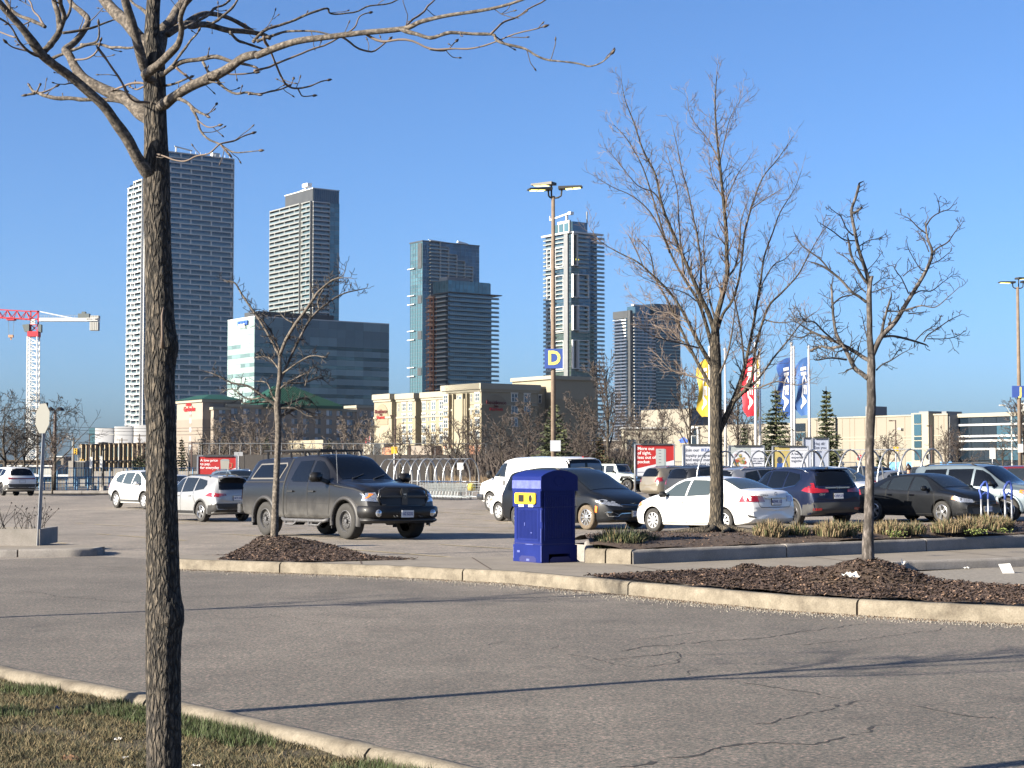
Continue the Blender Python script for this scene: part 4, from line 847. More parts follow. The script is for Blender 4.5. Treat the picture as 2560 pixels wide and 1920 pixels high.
# --- tower under construction with hoist
b5=Bldg('unfinished_tower',z5(489,0)[0],1085,z5(826,0)[0],z5(355,0)[0],z5(0,430)[1],'unfinished glass tower with rust coloured hoist frame up its left edge','tower')
H=b5.H;sh=3.0;ztop=Z(z5(0,520)[1],1085)
b5.box('core',GL_DARK,.5,b5.La-.4,.5,b5.Lb,0,H-.3)
pane=unit([GL_TEAL,MULL],(0,0,3.0,.1,.4,0,(H-ztop)/3),(1,0,.12,0,.4,0,(H-ztop)/3))
for i in range(3):
 for k in range(int(b5.La/3)):b5.place('crown_pane',pane,'R',k*3.0,0,ztop+i*(H-ztop)/3)
 for k in range(int(b5.Lb*.85/3)):b5.place('crown_pane',pane,'L',flipL('L',k*3.0,3.0),0,ztop+i*(H-ztop)/3)
b5.box('roof_plant',GREYP,b5.la(z5(489,0)[0])+1,b5.la(z5(672,0)[0]),1.5,b5.lb(z5(417,0)[0]),H-.2,Z(z5(0,396)[1],1090)-1)
b5.box('canopy',DKP,-.5,b5.La+7,-2.2,b5.Lb*.9,ztop-.6,ztop)
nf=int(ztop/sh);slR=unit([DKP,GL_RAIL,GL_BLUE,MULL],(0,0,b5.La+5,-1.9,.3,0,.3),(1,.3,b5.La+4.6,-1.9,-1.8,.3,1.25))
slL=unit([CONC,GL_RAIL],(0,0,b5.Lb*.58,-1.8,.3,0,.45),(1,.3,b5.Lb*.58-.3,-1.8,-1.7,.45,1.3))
wn_=4.6;nw=int(b5.La/wn_);wn_=b5.La/nw;win=unit([GL_BLUE,MULL],(0,0,wn_,.1,.5,0,sh-.3),(1,0,.15,0,.5,0,sh-.3),(1,wn_*.33,wn_*.33+.1,.02,.5,0,sh-.3),(1,wn_*.66,wn_*.66+.1,.02,.5,0,sh-.3))
for i in range(nf):
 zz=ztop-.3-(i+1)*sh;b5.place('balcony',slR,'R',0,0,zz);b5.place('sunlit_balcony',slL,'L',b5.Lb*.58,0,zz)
 for k in range(nw):b5.place('window',win,'R',k*wn_,0,zz+.3)
yh=b5.Lb*.62;mb=MB()
for x in(-2.5,-.5):
 for y in(yh,yh+4,yh+8):mb.bar((x,y,0),(x,y,ztop-2),.35)
for i in range(nf):
 zz=ztop-3-i*sh
 for x in(-2.5,):mb.bar((x,yh,zz),(x,yh+8,zz),.3);mb.bar((x,yh,zz),(x,yh+8,zz-sh),.22)
b5.n.clear();mb.build('hoist_frame',ORANGE,b5.root)
pl=unit([mat('hoist_deck',(.42,.25,.16),.8,var=.3)],(0,0,9,-3.2,0,0,.5),(0,2,6,-2.6,0,.5,1.6));plc=unit([CONC],(0,0,9,-2.2,.2,0,.5))
for i in range(nf):b5.place('hoist_deck',pl if i%3!=1 else plc,'L',yh+9,0,ztop-3-i*sh)
# --- balcony tower behind the lamp
b6=Bldg('apartment_tower',z5(1440,0)[0],1160,z5(1640,0)[0],z5(1236,0)[0],z5(0,62)[1]+2,'dense balcony tower behind the tall lamp post, bay of white frames','tower')
H=b6.H;sh=3.0;nf=int(H/sh);b6.box('core',GL_DARK,.4,b6.La-.2,.4,b6.Lb-.3,0,H-.2)
ym=b6.lb(z5(1390,0)[0]);xm=b6.la(z5(1480,0)[0]);xq=b6.la(z5(1560,0)[0]);xe=b6.la(z5(1600,0)[0])
b6.box('pier',GREYP,-1.2,.4,b6.lb(z5(1420,0)[0]),ym,0,H+.5)
yk=b6.lb(z5(1325,0)[0]);uA=unit([CONC,GL_RAIL,GL_DARK],(0,0,b6.Lb-yk,-1.7,.2,0,.35),(1,.2,b6.Lb-yk-.2,-1.7,-1.6,.35,1.4));uB=unit([CONC,GL_RAIL],(0,0,yk-ym,-1.1,.2,0,.4),(1,.2,yk-ym-.3,-1.1,-1.0,.4,1.4))
uC=unit([CONC,GL_RAIL],(0,0,xq-xm,-2.0,.2,0,.35),(1,.2,xq-xm-.2,-2.0,-1.9,.35,1.4));uD=unit([CONC,GL_RAIL],(0,0,b6.La-xe+5,-1.8,.2,0,.3),(1,.2,b6.La-xe+4.8,-1.8,-1.7,.3,1.35))
wA=unit([GL_BLUE,MULL],(0,0,3.4,.15,.4,.35,sh),(1,0,.12,.05,.4,0,sh),(1,1.7,1.8,.05,.4,.35,sh),(1,0,3.4,.08,.4,0,.35))
GREENG=glassm('green_glass',(.07,.10,.085),.15,.4);wB=unit([GREENG,MULL],(0,0,3.4,.15,.4,.35,sh),(1,0,.12,.05,.4,0,sh),(1,0,3.4,.08,.4,0,.35))
for i in range(nf):
 zz=H-(i+1)*sh;tech=i in(8,9,15,16,23,24,32,33)
 b6.place('balcony',uA,'L',b6.Lb,0,zz)
 if not tech:b6.place('balcony',uB,'L',yk,0,zz);b6.place('balcony',uC,'R',xm,0,zz)
 b6.place('balcony',uD,'R',xe,0,zz)
 for k in range(int(b6.La/3.4)):b6.place('window',wB if k<2 else wA,'R',k*3.4,0,zz)
 for k in range(int(b6.Lb/3.4)):b6.place('window',wA,'L',flipL('L',k*3.4,3.4),0,zz)
def frame(face,a0,a1,z0,z1,out=2.1,t=.55):
 mb=MB()
 for(p,q,r_,s_)in((a0,a0+t,z0,z1),(a1-t,a1,z0,z1),(a0+t,a1-t,z1-t,z1),(a0+t,a1-t,z0,z0+t)):
  if face=='R':mb.box(p,q,-out,.1,r_,s_)
  else:mb.box(-out,.1,p,q,r_,s_)
 mb.build('white_frame',FRAMEW,b6.root)
blk=[(0,7.6),(9.3,15),(16.6,22.6),(24.6,31.5),(33.6,41)]
for i,(a,c)in enumerate(blk):
 frame('R',.3,xm-.2,H-c*sh,H-(a+.2)*sh);frame('R',xm,xq,H-c*sh,H-(a+1.5 if i==0 else a+.2)*sh,2.3,.45)if i else None
 frame('L',ym+.3,yk,H-c*sh,H-(a+.2 if i else 3)*sh,1.3);frame('L',yk+4,yk+9,H-c*sh,H-(a+.2 if i else 3)*sh,2.0)
b6.box('roof_edge',FRAMEW,-1.9,.6,0,b6.Lb+2,H-.1,H+1.1);b6.box('roof_edge',FRAMEW,.6,b6.La+4,-2,.6,H-.1,H+1.1)
zt=Z(420+400/3.073,1165);b6.box('roof_box',CONC,1.5,3,4,b6.lb(z5(1318,0)[0]),H,zt);b6.box('roof_glass_box',GL_BLUE,3.1,b6.la(z5(1580,0)[0]),2.5,12,H,zt-1)
for k in range(3):b6.box('roof_pane',GL_TEAL,1.2,1.5,5+k*6,9.6+k*6,H+2,zt-2)
mb=MB();mb.bar((4,10,zt),(4,10,zt+4.5),1.3);mb.bar((3,6,zt+5),(2,27,zt+2.6),1.0);mb.bar((2,27,zt+2.4),(2,27,zt+5.5),.6);mb.box(2.5,5.5,4,7,zt+4,zt+6);mb.build('roof_crane',WHITE,b6.root)
mb=MB();mb.tube([(b6.la(z5(1580,0)[0]),3,zt-2),(b6.la(z5(1580,0)[0]),3,zt+7)],.5,5);mb.build('antenna',GREYP,b6.root)
mb=MB();mb.box(3.4*1+.4,3.4*2-.2,-.35,-.2,Z(420+704/3.073,1160),Z(420+692/3.073,1160));LITW=mat('lit_window',(.6,.6,.1),.5,emit=(1,.85,.1,.5));mb.build('lit_window',LITW,b6.root);b6.finish()
# --- farthest dark balcony tower
def z9(px,py):return 1460+px/2.242,160+py/2.242
b7=Bldg('apartment_tower',z9(262,0)[0],1420,z9(540,0)[0],z9(167,0)[0],z9(0,1395)[1],'dark slab tower with white balconies, partly behind the tall bare tree','tower')
H=b7.H;sh=2.8;nf=int(H/sh);Lx=b7.La;b7.box('core',GL_DARK,.4,Lx,.4,b7.Lb-.4,0,H-.2)
b7.box('fin_wall',DKP,-.6,2.2,-.6,3,0,H+2.2);b7.box('crown_wall',DKP,-.8,2,3,b7.Lb+.3,H-4,H+2.2)
xk=b7.la(z9(395,0)[0]);hi=Z(z9(0,1358)[1],1430)
b7.box('tall_block',GL_BLUE,8,xk,3,14,H-.5,hi);b7.box('tall_block',GL_DARK,xk,Lx,.1,16,0,hi+3);b7.box('roof_edge',FRAMEW,6,xk,2.6,6,hi,hi+1.4)
uL=unit([WHITE,GL_RAIL],(0,0,b7.Lb*.8,-2.2,.2,0,1.15));uR=unit([FRAMEW],(0,0,xk-3,-1.8,.2,0,.9));uQ=unit([GL_RAIL,MULL],(0,0,Lx-xk-2,-.5,.1,0,1.0));uw=unit([GL_BLUE],(0,0,2.6,.1,.3,.9,sh));
for i in range(nf):
 zz=H-3.4-(i+1)*sh;b7.place('balcony',uL,'L',b7.Lb-1,0,zz);b7.place('balcony',uR,'R',2.8,0,zz+2.5);b7.place('balcony',uQ,'R',xk+1,0,zz+4)
 for k in range(int((xk-4)/4.2)):b7.place('window',uw,'R',4+k*4.2,.25,zz+2.5)
 for k in range(2):b7.place('window',uw,'L',b7.Lb*.3+k*7,.25,zz)
b7.finish()
# --- hotels
BEIGE=mat('beige_stucco',(.25,.215,.18),.9,var=.05,vs=.3);BEIGED=mat('tan_stucco',(.195,.165,.138),.9,var=.05,vs=.3);TAN=mat('warm_tan_stucco',(.22,.19,.13),.9,var=.05,vs=.3);TRIM=mat('cream_trim',(.28,.26,.205),.85,var=.04,vs=.5)
BRICK=mat('brick_band',(.30,.14,.08),.9,var=.15,vs=1.5);WFR=mat('window_frame_white',(.6,.6,.56),.6);WGL=mat('hotel_glass',(.10,.13,.16),.15,.3,rand=.4);CURT=mat('curtain_glass',(.30,.33,.36),.4,.1,rand=.25);GREENR=mat('green_metal_roof',(.010,.062,.038),.5,.1,var=.1,vs=.3)
def zh(px,py):return 440+px/3.95,960+py/3.95
b8=Bldg('hotel',zh(258,0)[0],560,zh(360,0)[0],zh(15,0)[0],zh(0,150)[1],'beige hotel with green hipped roofs and red lettering, left of centre','hotel')
H=b8.H;b8.box('wall',BEIGE,0,14,0,b8.Lb,0,H);b8.box('wall',BEIGED,-.06,14,-.06,b8.Lb+.05,0,Z(zh(0,345)[1],560));b8.box('cornice',TRIM,-.6,14.5,-.6,b8.Lb+.6,H-.9,H)
mb=MB();a,c,e,f_=(-1,-1,H),(15,-1,H),(15,b8.Lb+1,H),(-1,b8.Lb+1,H);tz=H+(Z(zh(0,95)[1],560)-H)
mb.add([a,c,e,f_,(5,5,tz),(9,5,tz),(9,b8.Lb-5,tz),(5,b8.Lb-5,tz)],[(0,1,5,4),(1,2,6,5),(2,3,7,6),(3,0,4,7),(4,5,6,7)]);mb.build('hipped_roof',GREENR,b8.root)
win=unit([CURT,WFR,BEIGED],(0,.15,1.65,-.02,.3,.9,2.5),(1,.85,.95,-.06,.3,.9,2.5),(2,0,1.8,-.05,.25,.2,.85))
mid=b8.Lb*.46
for i in range(5):b8.place('window',win,'L',mid+.9,.05,Z(zh(0,325+i*87.5)[1],566))
RED=mat('red_letters',(.50,.02,.025),.5)
text_mb('Hilton',1.7,.01,'CENTER',RED,'sign_letters',b8.root,facing((-.3,mid+1.0,Z(zh(0,200)[1],566)),(0,-1,0)),.12);text_mb('Garden Inn',2.35,.015,'CENTER',RED,'sign_letters',b8.root,facing((-.3,mid+.4,Z(zh(0,247)[1],566)),(0,-1,0)),.12,sx=.84)
x0=b8.la(zh(345,0)[0]);x1=b8.la(zh(1970,0)[0],20);yw=-2.2
Hh=Z(zh(0,228)[1],560);xa,xb,xc,xd=[b8.la(zh(u,0)[0],20)for u in(500,890,1575,1770)]
def wing(p,q,out,top,base):b8.box('wall',BEIGE,p,q,-out,14,base,top);b8.box('wall',BEIGED,p-.05,q+.05,-out-.07,13,0,base);b8.box('cornice',TRIM,p-.5,q+.5,-out-.5,13,top-.9,top)
tb=Z(zh(0,345)[1],575)
wing(x0,xa,2.5,Hh,tb);wing(xa,xb,1.0,Hh+1.2,tb);wing(xb,xc,1.6,Hh+.9,tb);wing(xc,xd,.8,Hh+.4,tb);wing(xd,x1+16,1.4,Hh+1.8,tb)
wn2=unit([CURT,WGL,BEIGED],(0,.1,1.15,-.05,.3,.9,2.7),(1,1.25,2.3,-.05,.3,.9,2.7),(2,0,2.4,-.08,.25,.1,.8))
for u in(430,567,688,805,912,1030,1152,1267,1382,1493,1595,1706,1824,1935):
 xx=b8.la(zh(u,0)[0],20)-1.2;out=2.6 if xx<xa else(1.1 if xx<xb else(1.7 if xx<xc else(.9 if xx<xd else 1.5)))
 for i in range(5):b8.place('window',wn2,'R',xx,out,Z(zh(0,330)[1],575)-i*3.12+(.0))
mb=MB();p,q=b8.la(zh(830,0)[0],25),b8.la(zh(1625,0)[0],25);zr=Hh+1.3;tz=Z(zh(0,45)[1],600);pm,qm=b8.la(zh(1060,0)[0],30),b8.la(zh(1270,0)[0],30)
mb.add([(p,-2.6,zr),(q,-2.6,zr),(q,16,zr),(p,16,zr),(pm,7,tz),(qm,7,tz)],[(0,1,5,4),(1,2,5),(2,3,4,5),(3,0,4)]);mb.add([(p,-2.6,zr-1),(q,-2.6,zr-1),(q,-2.6,zr),(p,-2.6,zr)],[(0,1,2,3)])
mb.build('hipped_roof',GREENR,b8.root)
mb=MB()
for k in range(1,46):
 t=k/46;x=p+(q-p)*t;xt=max(min(x,qm),pm)
 fr=1 if pm<=x<=qm else((x-p)/(pm-p)if x<pm else(q-x)/(q-qm));mb.bar((x,-2.65,zr+.1),(x,-2.65+9.6*fr,zr+.1+(tz-zr)*fr),.12)
mb.build('roof_seams',GREENR,b8.root)
b8.box('lobby_block',CREAM,b8.la(zh(1035,0)[0],8),b8.la(zh(1655,0)[0],8),-30,-4,0,Z(zh(0,545)[1],540));b8.finish()
def zr_(px,py):return 900+px/3.687,940+py/3.687
b9=Bldg('hotel',zr_(1118,0)[0],404,zr_(1635,0)[0],zr_(125,0)[0],zr_(0,66)[1],'cream corner hotel with arched sign niches and white-framed windows','hotel')
H=b9.H;Z9=lambda v,Y=404:Z(zr_(0,v)[1],Y)
def yy(u):return b9.lb(zr_(u,0)[0],12)
def xx9(u):return b9.la(zr_(u,0)[0],12)
blocks=[(0,yy(765),0,H),(yy(765),yy(505),2.2,Z9(155,430)),(yy(505),yy(478),3.5,Z9(172,436)),(yy(478),yy(300),1.2,Z9(172,440)),(yy(300),yy(140),-.2,Z9(185,452))]
for i,(p,q,inn,top)in enumerate(blocks):
 band=top-6.4
 b9.box('wall',CREAM,inn,17,p,q,0,top);b9.box('lower_wall',TAN,inn-.06,17,p+.02,q-.02,3,band)if i<4 else None
 b9.box('cornice',TRIM,inn-.7,17,p-.1,q+.1,top-1.4,top);b9.box('cornice',TRIM,inn-.35,17,p,q,top-2.0,top-1.4);b9.box('string_course',TRIM,inn-.3,17,p,q,band,band+.5)
b9.box('wall',CREAM,17,b9.La,0,14,0,H);b9.box('cornice',TRIM,-.7,b9.La+.6,-.7,15,H-1.4,H+.02);b9.box('cornice',TRIM,-.35,b9.La+.3,-.35,15,H-2,H-1.4);b9.box('lower_wall',TAN,0.02,b9.La-.02,-.06,14,0,Z9(265));b9.box('string_course',TRIM,0,b9.La,-.3,14,Z9(265),Z9(255))
x2=xx9(1770);x3=xx9(2190)
b9.box('wall',CREAM,b9.La,x2,3,17,0,Z9(140,440));b9.box('cornice',TRIM,b9.La,x2,2.6,17,Z9(152,440),Z9(135,440))
b9.box('wall',CREAM,x2,x3,0,17,0,Z9(98,470));b9.box('cornice',TRIM,x2-.6,x3+.5,-.5,17,Z9(122,470),Z9(92,470));b9.box('lower_wall',TAN,x2,x3,-.06,16,0,Z9(280,470))
hw=unit([WGL,WFR],(0,.12,1.78,.0,.2,.1,1.9),(1,0,.12,-.08,.2,0,2.0),(1,1.78,1.9,-.08,.2,0,2.0),(1,.9,1.0,-.06,.2,0,2.0),(1,.12,1.78,-.06,.2,0,.1),(1,.12,1.78,-.06,.2,1.9,2.0),(1,.12,1.78,-.05,.2,1.0,1.08),(1,-.15,2.05,-.12,.1,2.05,2.25))
hn=unit([WGL,WFR],(0,.08,.55,.0,.2,.1,1.9),(1,0,.08,-.08,.2,0,2),(1,.55,.63,-.08,.2,0,2),(1,.08,.55,-.05,.2,1,1.08));hd=unit([WGL,WFR],(0,.1,2.3,0,.2,0,3.0),(1,0,.1,-.1,.2,0,3),(1,2.3,2.4,-.1,.2,0,3),(1,1.15,1.25,-.08,.2,0,3),(1,.1,2.3,-.08,.2,1.9,2.02),(1,.1,2.3,-.08,.2,2.9,3.0))
def innat(y):
 for p,q,inn,t in blocks:
  if p<=y<q:return inn
 return 0
rows={1085:(205,320,437,555,680),795:(222,335,450,562,675),688:(275,380,485,590),615:(280,383,487,590),528:(285,390,493,600),433:(290,393,498,597),376:(293,396,500,598)}
for u,vs in rows.items():
 y=yy(u);inn=innat(y);Yd=404+y*.814
 for v in vs:b9.place('window',hw,'L',y+.95,-inn+.07,Z9(v+28,Yd))
for u,vs in{1028:(212,330,445,560),902:(222,335,450,560),568:(285,388,492),326:(298,),757:(275,375,480)}.items():
 y=yy(u);inn=innat(y)
 for v in vs:b9.place('narrow_window',hn,'L',y+.3,-inn+.07,Z9(v+28,404+y*.814))
for(ua,ub)in((847,878),(975,1003)):
 b9.box('bay_shadow_recess',TAN,-.9,.3,yy(ub)-.4,yy(ub),0,Z9(165,412));b9.box('bay_return',TAN,-.9,.3,yy(ua),yy(ua)+.4,0,Z9(165,412))  # tan boxes standing out from the wall on either side
for v in(260,375,490,605):b9.place('tall_window',hd,'L',yy(940)+1.2,.07,Z9(v+40,414))
b9.box('bay_wall',CREAM,-.6,.1,yy(985),yy(885),0,Z9(215,412))
b9.box('brick_base',BRICK,-.12,.3,.3,yy(768),0,Z9(640,410));b9.box('porch',TRIM,-3,.0,yy(935),yy(860),0,Z9(668,405));b9.box('porch_block',TRIM,-4,1,yy(560),yy(430),0,Z9(640,430));b9.box('porch_block',BRICK,-4.5,-1,yy(430),yy(345),0,Z9(660,430));b9.box('porch_block',TRIM,-4,2,yy(345),yy(150),0,Z9(628,440));b9.box('dark_porch',BEIGED,-3,0,yy(755),yy(565),0,Z9(645,425))
for u,vs in{1422:(208,322,437),1538:(213,325),1632:(215,327),1708:(217,)}.items():
 for v in vs:b9.place('window',hw,'R',xx9(u)-.95 if u<1620 else xx9(u)-.95,.08 if u<1620 else-2.9,Z9(v+30,404+xx9(u)*.58))
NICHE=mat('niche_tan',(.215,.18,.125),.9);DRED=mat('dark_red_letters',(.10,.012,.014),.5);MRED=mat('sign_red',(.42,.02,.02),.5)
def niche(face,c,w,zb,zt,Y):
 mb=MB();n=14;pts=[(-w/2,zb),(w/2,zb)]+[(w/2*math.cos(a*math.pi/n),zt-w/2+w/2*math.sin(a*math.pi/n))for a in range(n+1)]
 vs=[((c+x,-.1,z_)if face=='R' else(-.1+blk_in,c-x,z_))for x,z_ in pts]+[((c+x,.05,z_)if face=='R' else(.05+blk_in,c-x,z_))for x,z_ in pts];k=len(pts)
 mb.add(vs,[tuple(range(k)),tuple(range(k,2*k))[::-1]]+[(i,(i+1)%k,k+(i+1)%k,k+i)for i in range(k)]);mb.build('arched_niche',NICHE,b9.root)
blk_in=0;niche('R',xx9(1252),xx9(1362)-xx9(1140),Z9(420),Z9(168),404)
blk_in=-.25;niche('L',yy(213),(yy(158)-yy(270)),Z9(460,452),Z9(272,452),452)
for body,v,s,m in(('Residence',243,1.45,DRED),('Inn',275,1.0,DRED),('Marriott',303,1.15,MRED)):
 text_mb(body,s,.008,'CENTER',m,'sign_letters',b9.root,facing((xx9(1250),-.3,Z9(v)),(1,0,0)),.08)
for body,v,s,m in(('Residence',340,1.45,DRED),('Inn',367,1.0,DRED),('Marriott',393,1.15,MRED)):
 text_mb(body,s,.008,'CENTER',m,'sign_letters',b9.root,facing((-.6,yy(212),Z9(v,452)),(0,-1,0)),.08)
b9.finish()
# --- low warehouse store on the right and its neighbour
STORE=mat('store_panel',(.205,.187,.153),.9,var=.04,vs=.5);STORED=mat('store_panel_joint',(.20,.17,.13),.9);SG=glassm('store_glass',(.05,.12,.17),.06,.6,.25);SGD=glassm('store_glass_dark',(.012,.022,.035),.06,.3,.2)
def zs(px,py):return 2040+px/4.254,880+py/4.254
b10=Bldg('store',zs(1406,0)[0],205,None,2093,zs(0,670)[1],'long low beige panelled store with a tall window strip, behind the cart hoops','store')
Lb=b10.Lb;H=b10.H;b10.box('wall',STORE,0,30,0,Lb,0,H)
b10.box('roof_edge',TRIM,-.12,.3,-.1,Lb,H,H+.18)
ys=lambda u:b10.lb(zs(u,0)[0],5)
for u in(1350,1290,1028,935,740,635,510,402,350,272,180,90,0,-100):b10.box('panel_joint',STORED,-.03,.05,ys(u)-.05,ys(u)+.05,0,H)
b10.box('panel_ledge',TRIM,-.05,.02,0,Lb,Z(zs(0,942)[1],215)-.03,Z(zs(0,942)[1],215)+.06);b10.box('panel_ledge',TRIM,-.05,.02,0,Lb,Z(zs(0,905)[1],215)-.03,Z(zs(0,905)[1],215)+.06)
a,c=ys(1165),ys(1090);b10.box('window_tower',TRIM,-.9,.5,a-1.1,c+.5,0,Z(zs(0,655)[1],210));ff=[1150,1095,1030,945,900,770,670]
vs_=[(1150,1040),(1020,950),(938,905),(892,775),(765,668)]
for v0,v1 in vs_:b10.box('window_pane',SG,-1.0,-.85,a,c,Z(zs(0,v0)[1],210),Z(zs(0,v1)[1],210))
for v,u in((1130,1372),(1130,830),(1130,1012)):b10.box('blue_door',mat('blue_door',(.10,.28,.55),.4),-.08,.02,ys(u)-.9,ys(u)+.9,0,2.3)
b10.box('wall_lamp',WHITE,-.5,0,ys(905)-.2,ys(905)+.2,Z(zs(0,822)[1],210),Z(zs(0,808)[1],210))
b10.box('roof_unit',GREYP,8,11,ys(740),ys(640),H,H+.9);b10.box('roof_unit',GREYP,8,11,ys(930),ys(880),H,H+.8)
b11=Bldg('office_block',zs(1406,0)[0]+.5,205.3,zs(1492,0)[0],None,zs(0,670)[1],'blue glazed office front with white floor bands at the right edge','building')
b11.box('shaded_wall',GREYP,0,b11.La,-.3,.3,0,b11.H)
base=b11.P+AX*b11.La;bb=empty('glazed_front',base-b11.P,0);bb.parent=b11.root;bb.location=(b11.La,0,0)
Lf=-reach(base,-BX,2700,5)*-1;Lf=abs(Lf)
mb=MB();mb.box(.2,14,-Lf,-.3,0,b11.H-.3);mb.build('dark_interior',SGD,bb)
nP=int(Lf/1.9);me=unit([SG],(0,0,1.85,-.05,.1,0,1));me2=unit([SGD],(0,0,1.85,-.05,.1,0,1))
lv=[1150,1028,938,888,765,668]
for i,(v0,v1)in enumerate(zip(lv,lv[1:])):
 z0_,z1_=Z(zs(0,v0)[1],200),Z(zs(0,v1)[1],200)
 for k in range(nP):o=share('glass_pane',me2 if k<3 or(k*7+i*3)%11==0 else me,bb,(0,-k*1.9-.3,z0_),-math.pi/2);o.scale=(1,1,z1_-z0_-.12)
 o=MB().box(-.25,.1,-Lf,-.3,z1_-.12,z1_+.10).build('floor_band',FRAMEW,bb)
MB().box(-.25,.1,-Lf,-.3,0,.7).build('floor_band',FRAMEW,bb);MB().box(-.3,14,-Lf,-.3,b11.H-.3,b11.H+.15).build('roof_edge',TRIM,bb)
MB().box(2,5,-Lf*.62,-Lf*.45,b11.H+.1,b11.H+1.3).build('roof_unit',CONC,bb);MB().box(1.7,2,-Lf*.58,-Lf*.49,b11.H+.3,b11.H+1.1).build('roof_grille',DKP,bb)
def zf(px,py):return 1680+px/4.254,880+py/4.254
b12=Bldg('store',zf(195,0)[0],285,zf(330,0)[0],zf(-330,0)[0],zf(0,600)[1],'pale store block with a small blue mark, behind the tall bare tree','store')
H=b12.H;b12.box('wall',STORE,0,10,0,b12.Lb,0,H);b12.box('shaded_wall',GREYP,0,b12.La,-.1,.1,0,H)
ysf=lambda u:b12.lb(zf(u,0)[0],5);b12.box('slot_window',DKP,-.1,.1,ysf(112),ysf(55),Z(zf(0,775)[1],235),Z(zf(0,755)[1],235));b12.box('blue_mark',BLUEL,-.12,.1,ysf(165),ysf(85),Z(zf(0,905)[1],235),Z(zf(0,885)[1],235))
mb=MB();c=(ysf(150)+ysf(95))/2;mb.add([(-.15,c-1.3,Z(zf(0,880)[1],235)),(-.15,c+1.3,Z(zf(0,880)[1],235)),(-.15,c,Z(zf(0,830)[1],235))],[(0,1,2)]);mb.build('blue_triangle',BLUEL,b12.root)
b13=Bldg('store',zf(1310,0)[0],240,None,zf(200,0)[0],zf(0,752)[1],'lower cream store wall between the flagpoles and the dark conifers','store')
b13.box('wall',STORE,0,12,0,b13.Lb,0,b13.H);ysg=lambda u:b13.lb(zf(u,0)[0],5)
b13.box('door_frame',FRAMEW,-.3,.1,ysg(290),ysg(215),0,Z(zf(0,745)[1],228)+.1)
for v0,v1 in((955,850),(845,755)):b13.box('window_pane',SGD,-.35,-.28,ysg(275),ysg(222),Z(zf(0,v0)[1],228),Z(zf(0,v1)[1],228))
b14=Bldg('store',zf(1740,0)[0],230,None,zf(1310,0)[0],zf(0,650)[1]+3,'cream store bay with two stacked blue windows, beside the right conifer','store')
b14.box('wall',STORE,0,12,0,b14.Lb,0,b14.H-.4);ysh=lambda u:b14.lb(zf(u,0)[0],5)
for v0,v1,m in((920,820,SG),(808,715,SGD)):b14.box('window_pane',m,-.12,.05,ysh(1415),ysh(1315),Z(zf(0,v0)[1],215),Z(zf(0,v1)[1],215))
b14.box('roof_unit',GREYP,6,9,ysh(1800),ysh(1730),b14.H-.4,b14.H+1.2)
# --- vehicles
def paint(name,col,metal=.0,rough=.38,var=.03):k=max(col)<.08;return mat(name,col,rough+.1*k,metal,var=var,vs=3,coat=.25 if k else .8,coat_r=.06,spec=.25 if k else .5)
def dirty_paint(name,col,dirt,zlo,zhi,metal=.3):
 m=bpy.data.materials.new(name);nt,b=nodes(m);L=nt.links
 tc=N(nt,'ShaderNodeTexCoord');sx=N(nt,'ShaderNodeSeparateXYZ');L.new(tc.outputs['Object'],sx.inputs[0])
 mr=N(nt,'ShaderNodeMapRange');mr.inputs[1].default_value=zlo;mr.inputs[2].default_value=zhi;mr.inputs[3].default_value=1;mr.inputs[4].default_value=0;L.new(sx.outputs[2],mr.inputs[0])
 n=N(nt,'ShaderNodeTexNoise');n.inputs['Scale'].default_value=3;n.inputs['Detail'].default_value=7;L.new(tc.outputs['Object'],n.inputs['Vector'])
 mu=N(nt,'ShaderNodeMath',operation='MULTIPLY');L.new(mr.outputs[0],mu.inputs[0]);r2=N(nt,'ShaderNodeMapRange');r2.inputs[1].default_value=.3;r2.inputs[2].default_value=.7;r2.inputs[3].default_value=.35;r2.inputs[4].default_value=1;L.new(n.outputs[0],r2.inputs[0]);L.new(r2.outputs[0],mu.inputs[1])
 mx=N(nt,'ShaderNodeMix',data_type='RGBA');mx.inputs[6].default_value=(*col,1);mx.inputs[7].default_value=(*dirt,1);L.new(mu.outputs[0],mx.inputs[0]);L.new(mx.outputs[2],b.inputs['Base Color'])
 r3=N(nt,'ShaderNodeMapRange');r3.inputs[3].default_value=.35;r3.inputs[4].default_value=.9;L.new(mu.outputs[0],r3.inputs[0]);L.new(r3.outputs[0],b.inputs['Roughness'])
 r4=N(nt,'ShaderNodeMapRange');r4.inputs[3].default_value=.55;r4.inputs[4].default_value=0;b.inputs['Specular IOR Level'].default_value=.25;L.new(mu.outputs[0],r4.inputs[0]);L.new(r4.outputs[0],b.inputs['Coat Weight']);b.inputs['Metallic'].default_value=metal;b.inputs['Coat Roughness'].default_value=.08
 MATS[name]=m;return m
CGL=mat('car_glass',(.014,.018,.022),.04,0,spec=.45);CGLD=mat('tinted_car_glass',(.004,.005,.007),.04,0,spec=.35);CGLB=mat('clear_car_glass',(.05,.065,.07),.04,.1,spec=.7)
CHR=mat('chrome',(.62,.63,.65),.12,1.0);ALLOY=mat('alloy',(.50,.51,.53),.28,.85);DALLOY=mat('dark_alloy',(.05,.05,.055),.35,.7);WCAP=mat('silver_hubcap',(.55,.56,.57),.35,.5);STEELW=mat('steel_wheel',(.10,.10,.105),.6,.5,var=.3,vs=20)
LAMPC=mat('headlamp',(.55,.57,.60),.08,.75,var=.5,vs=18,coat=1);LAMPR=mat('tail_lamp',(.22,.006,.009),.15,.0,coat=1);AMB=mat('amber_lamp',(.75,.18,.02),.2,coat=1);LAMPG=mat('clear_lamp_inset',(.30,.20,.20),.1,.5,coat=1)
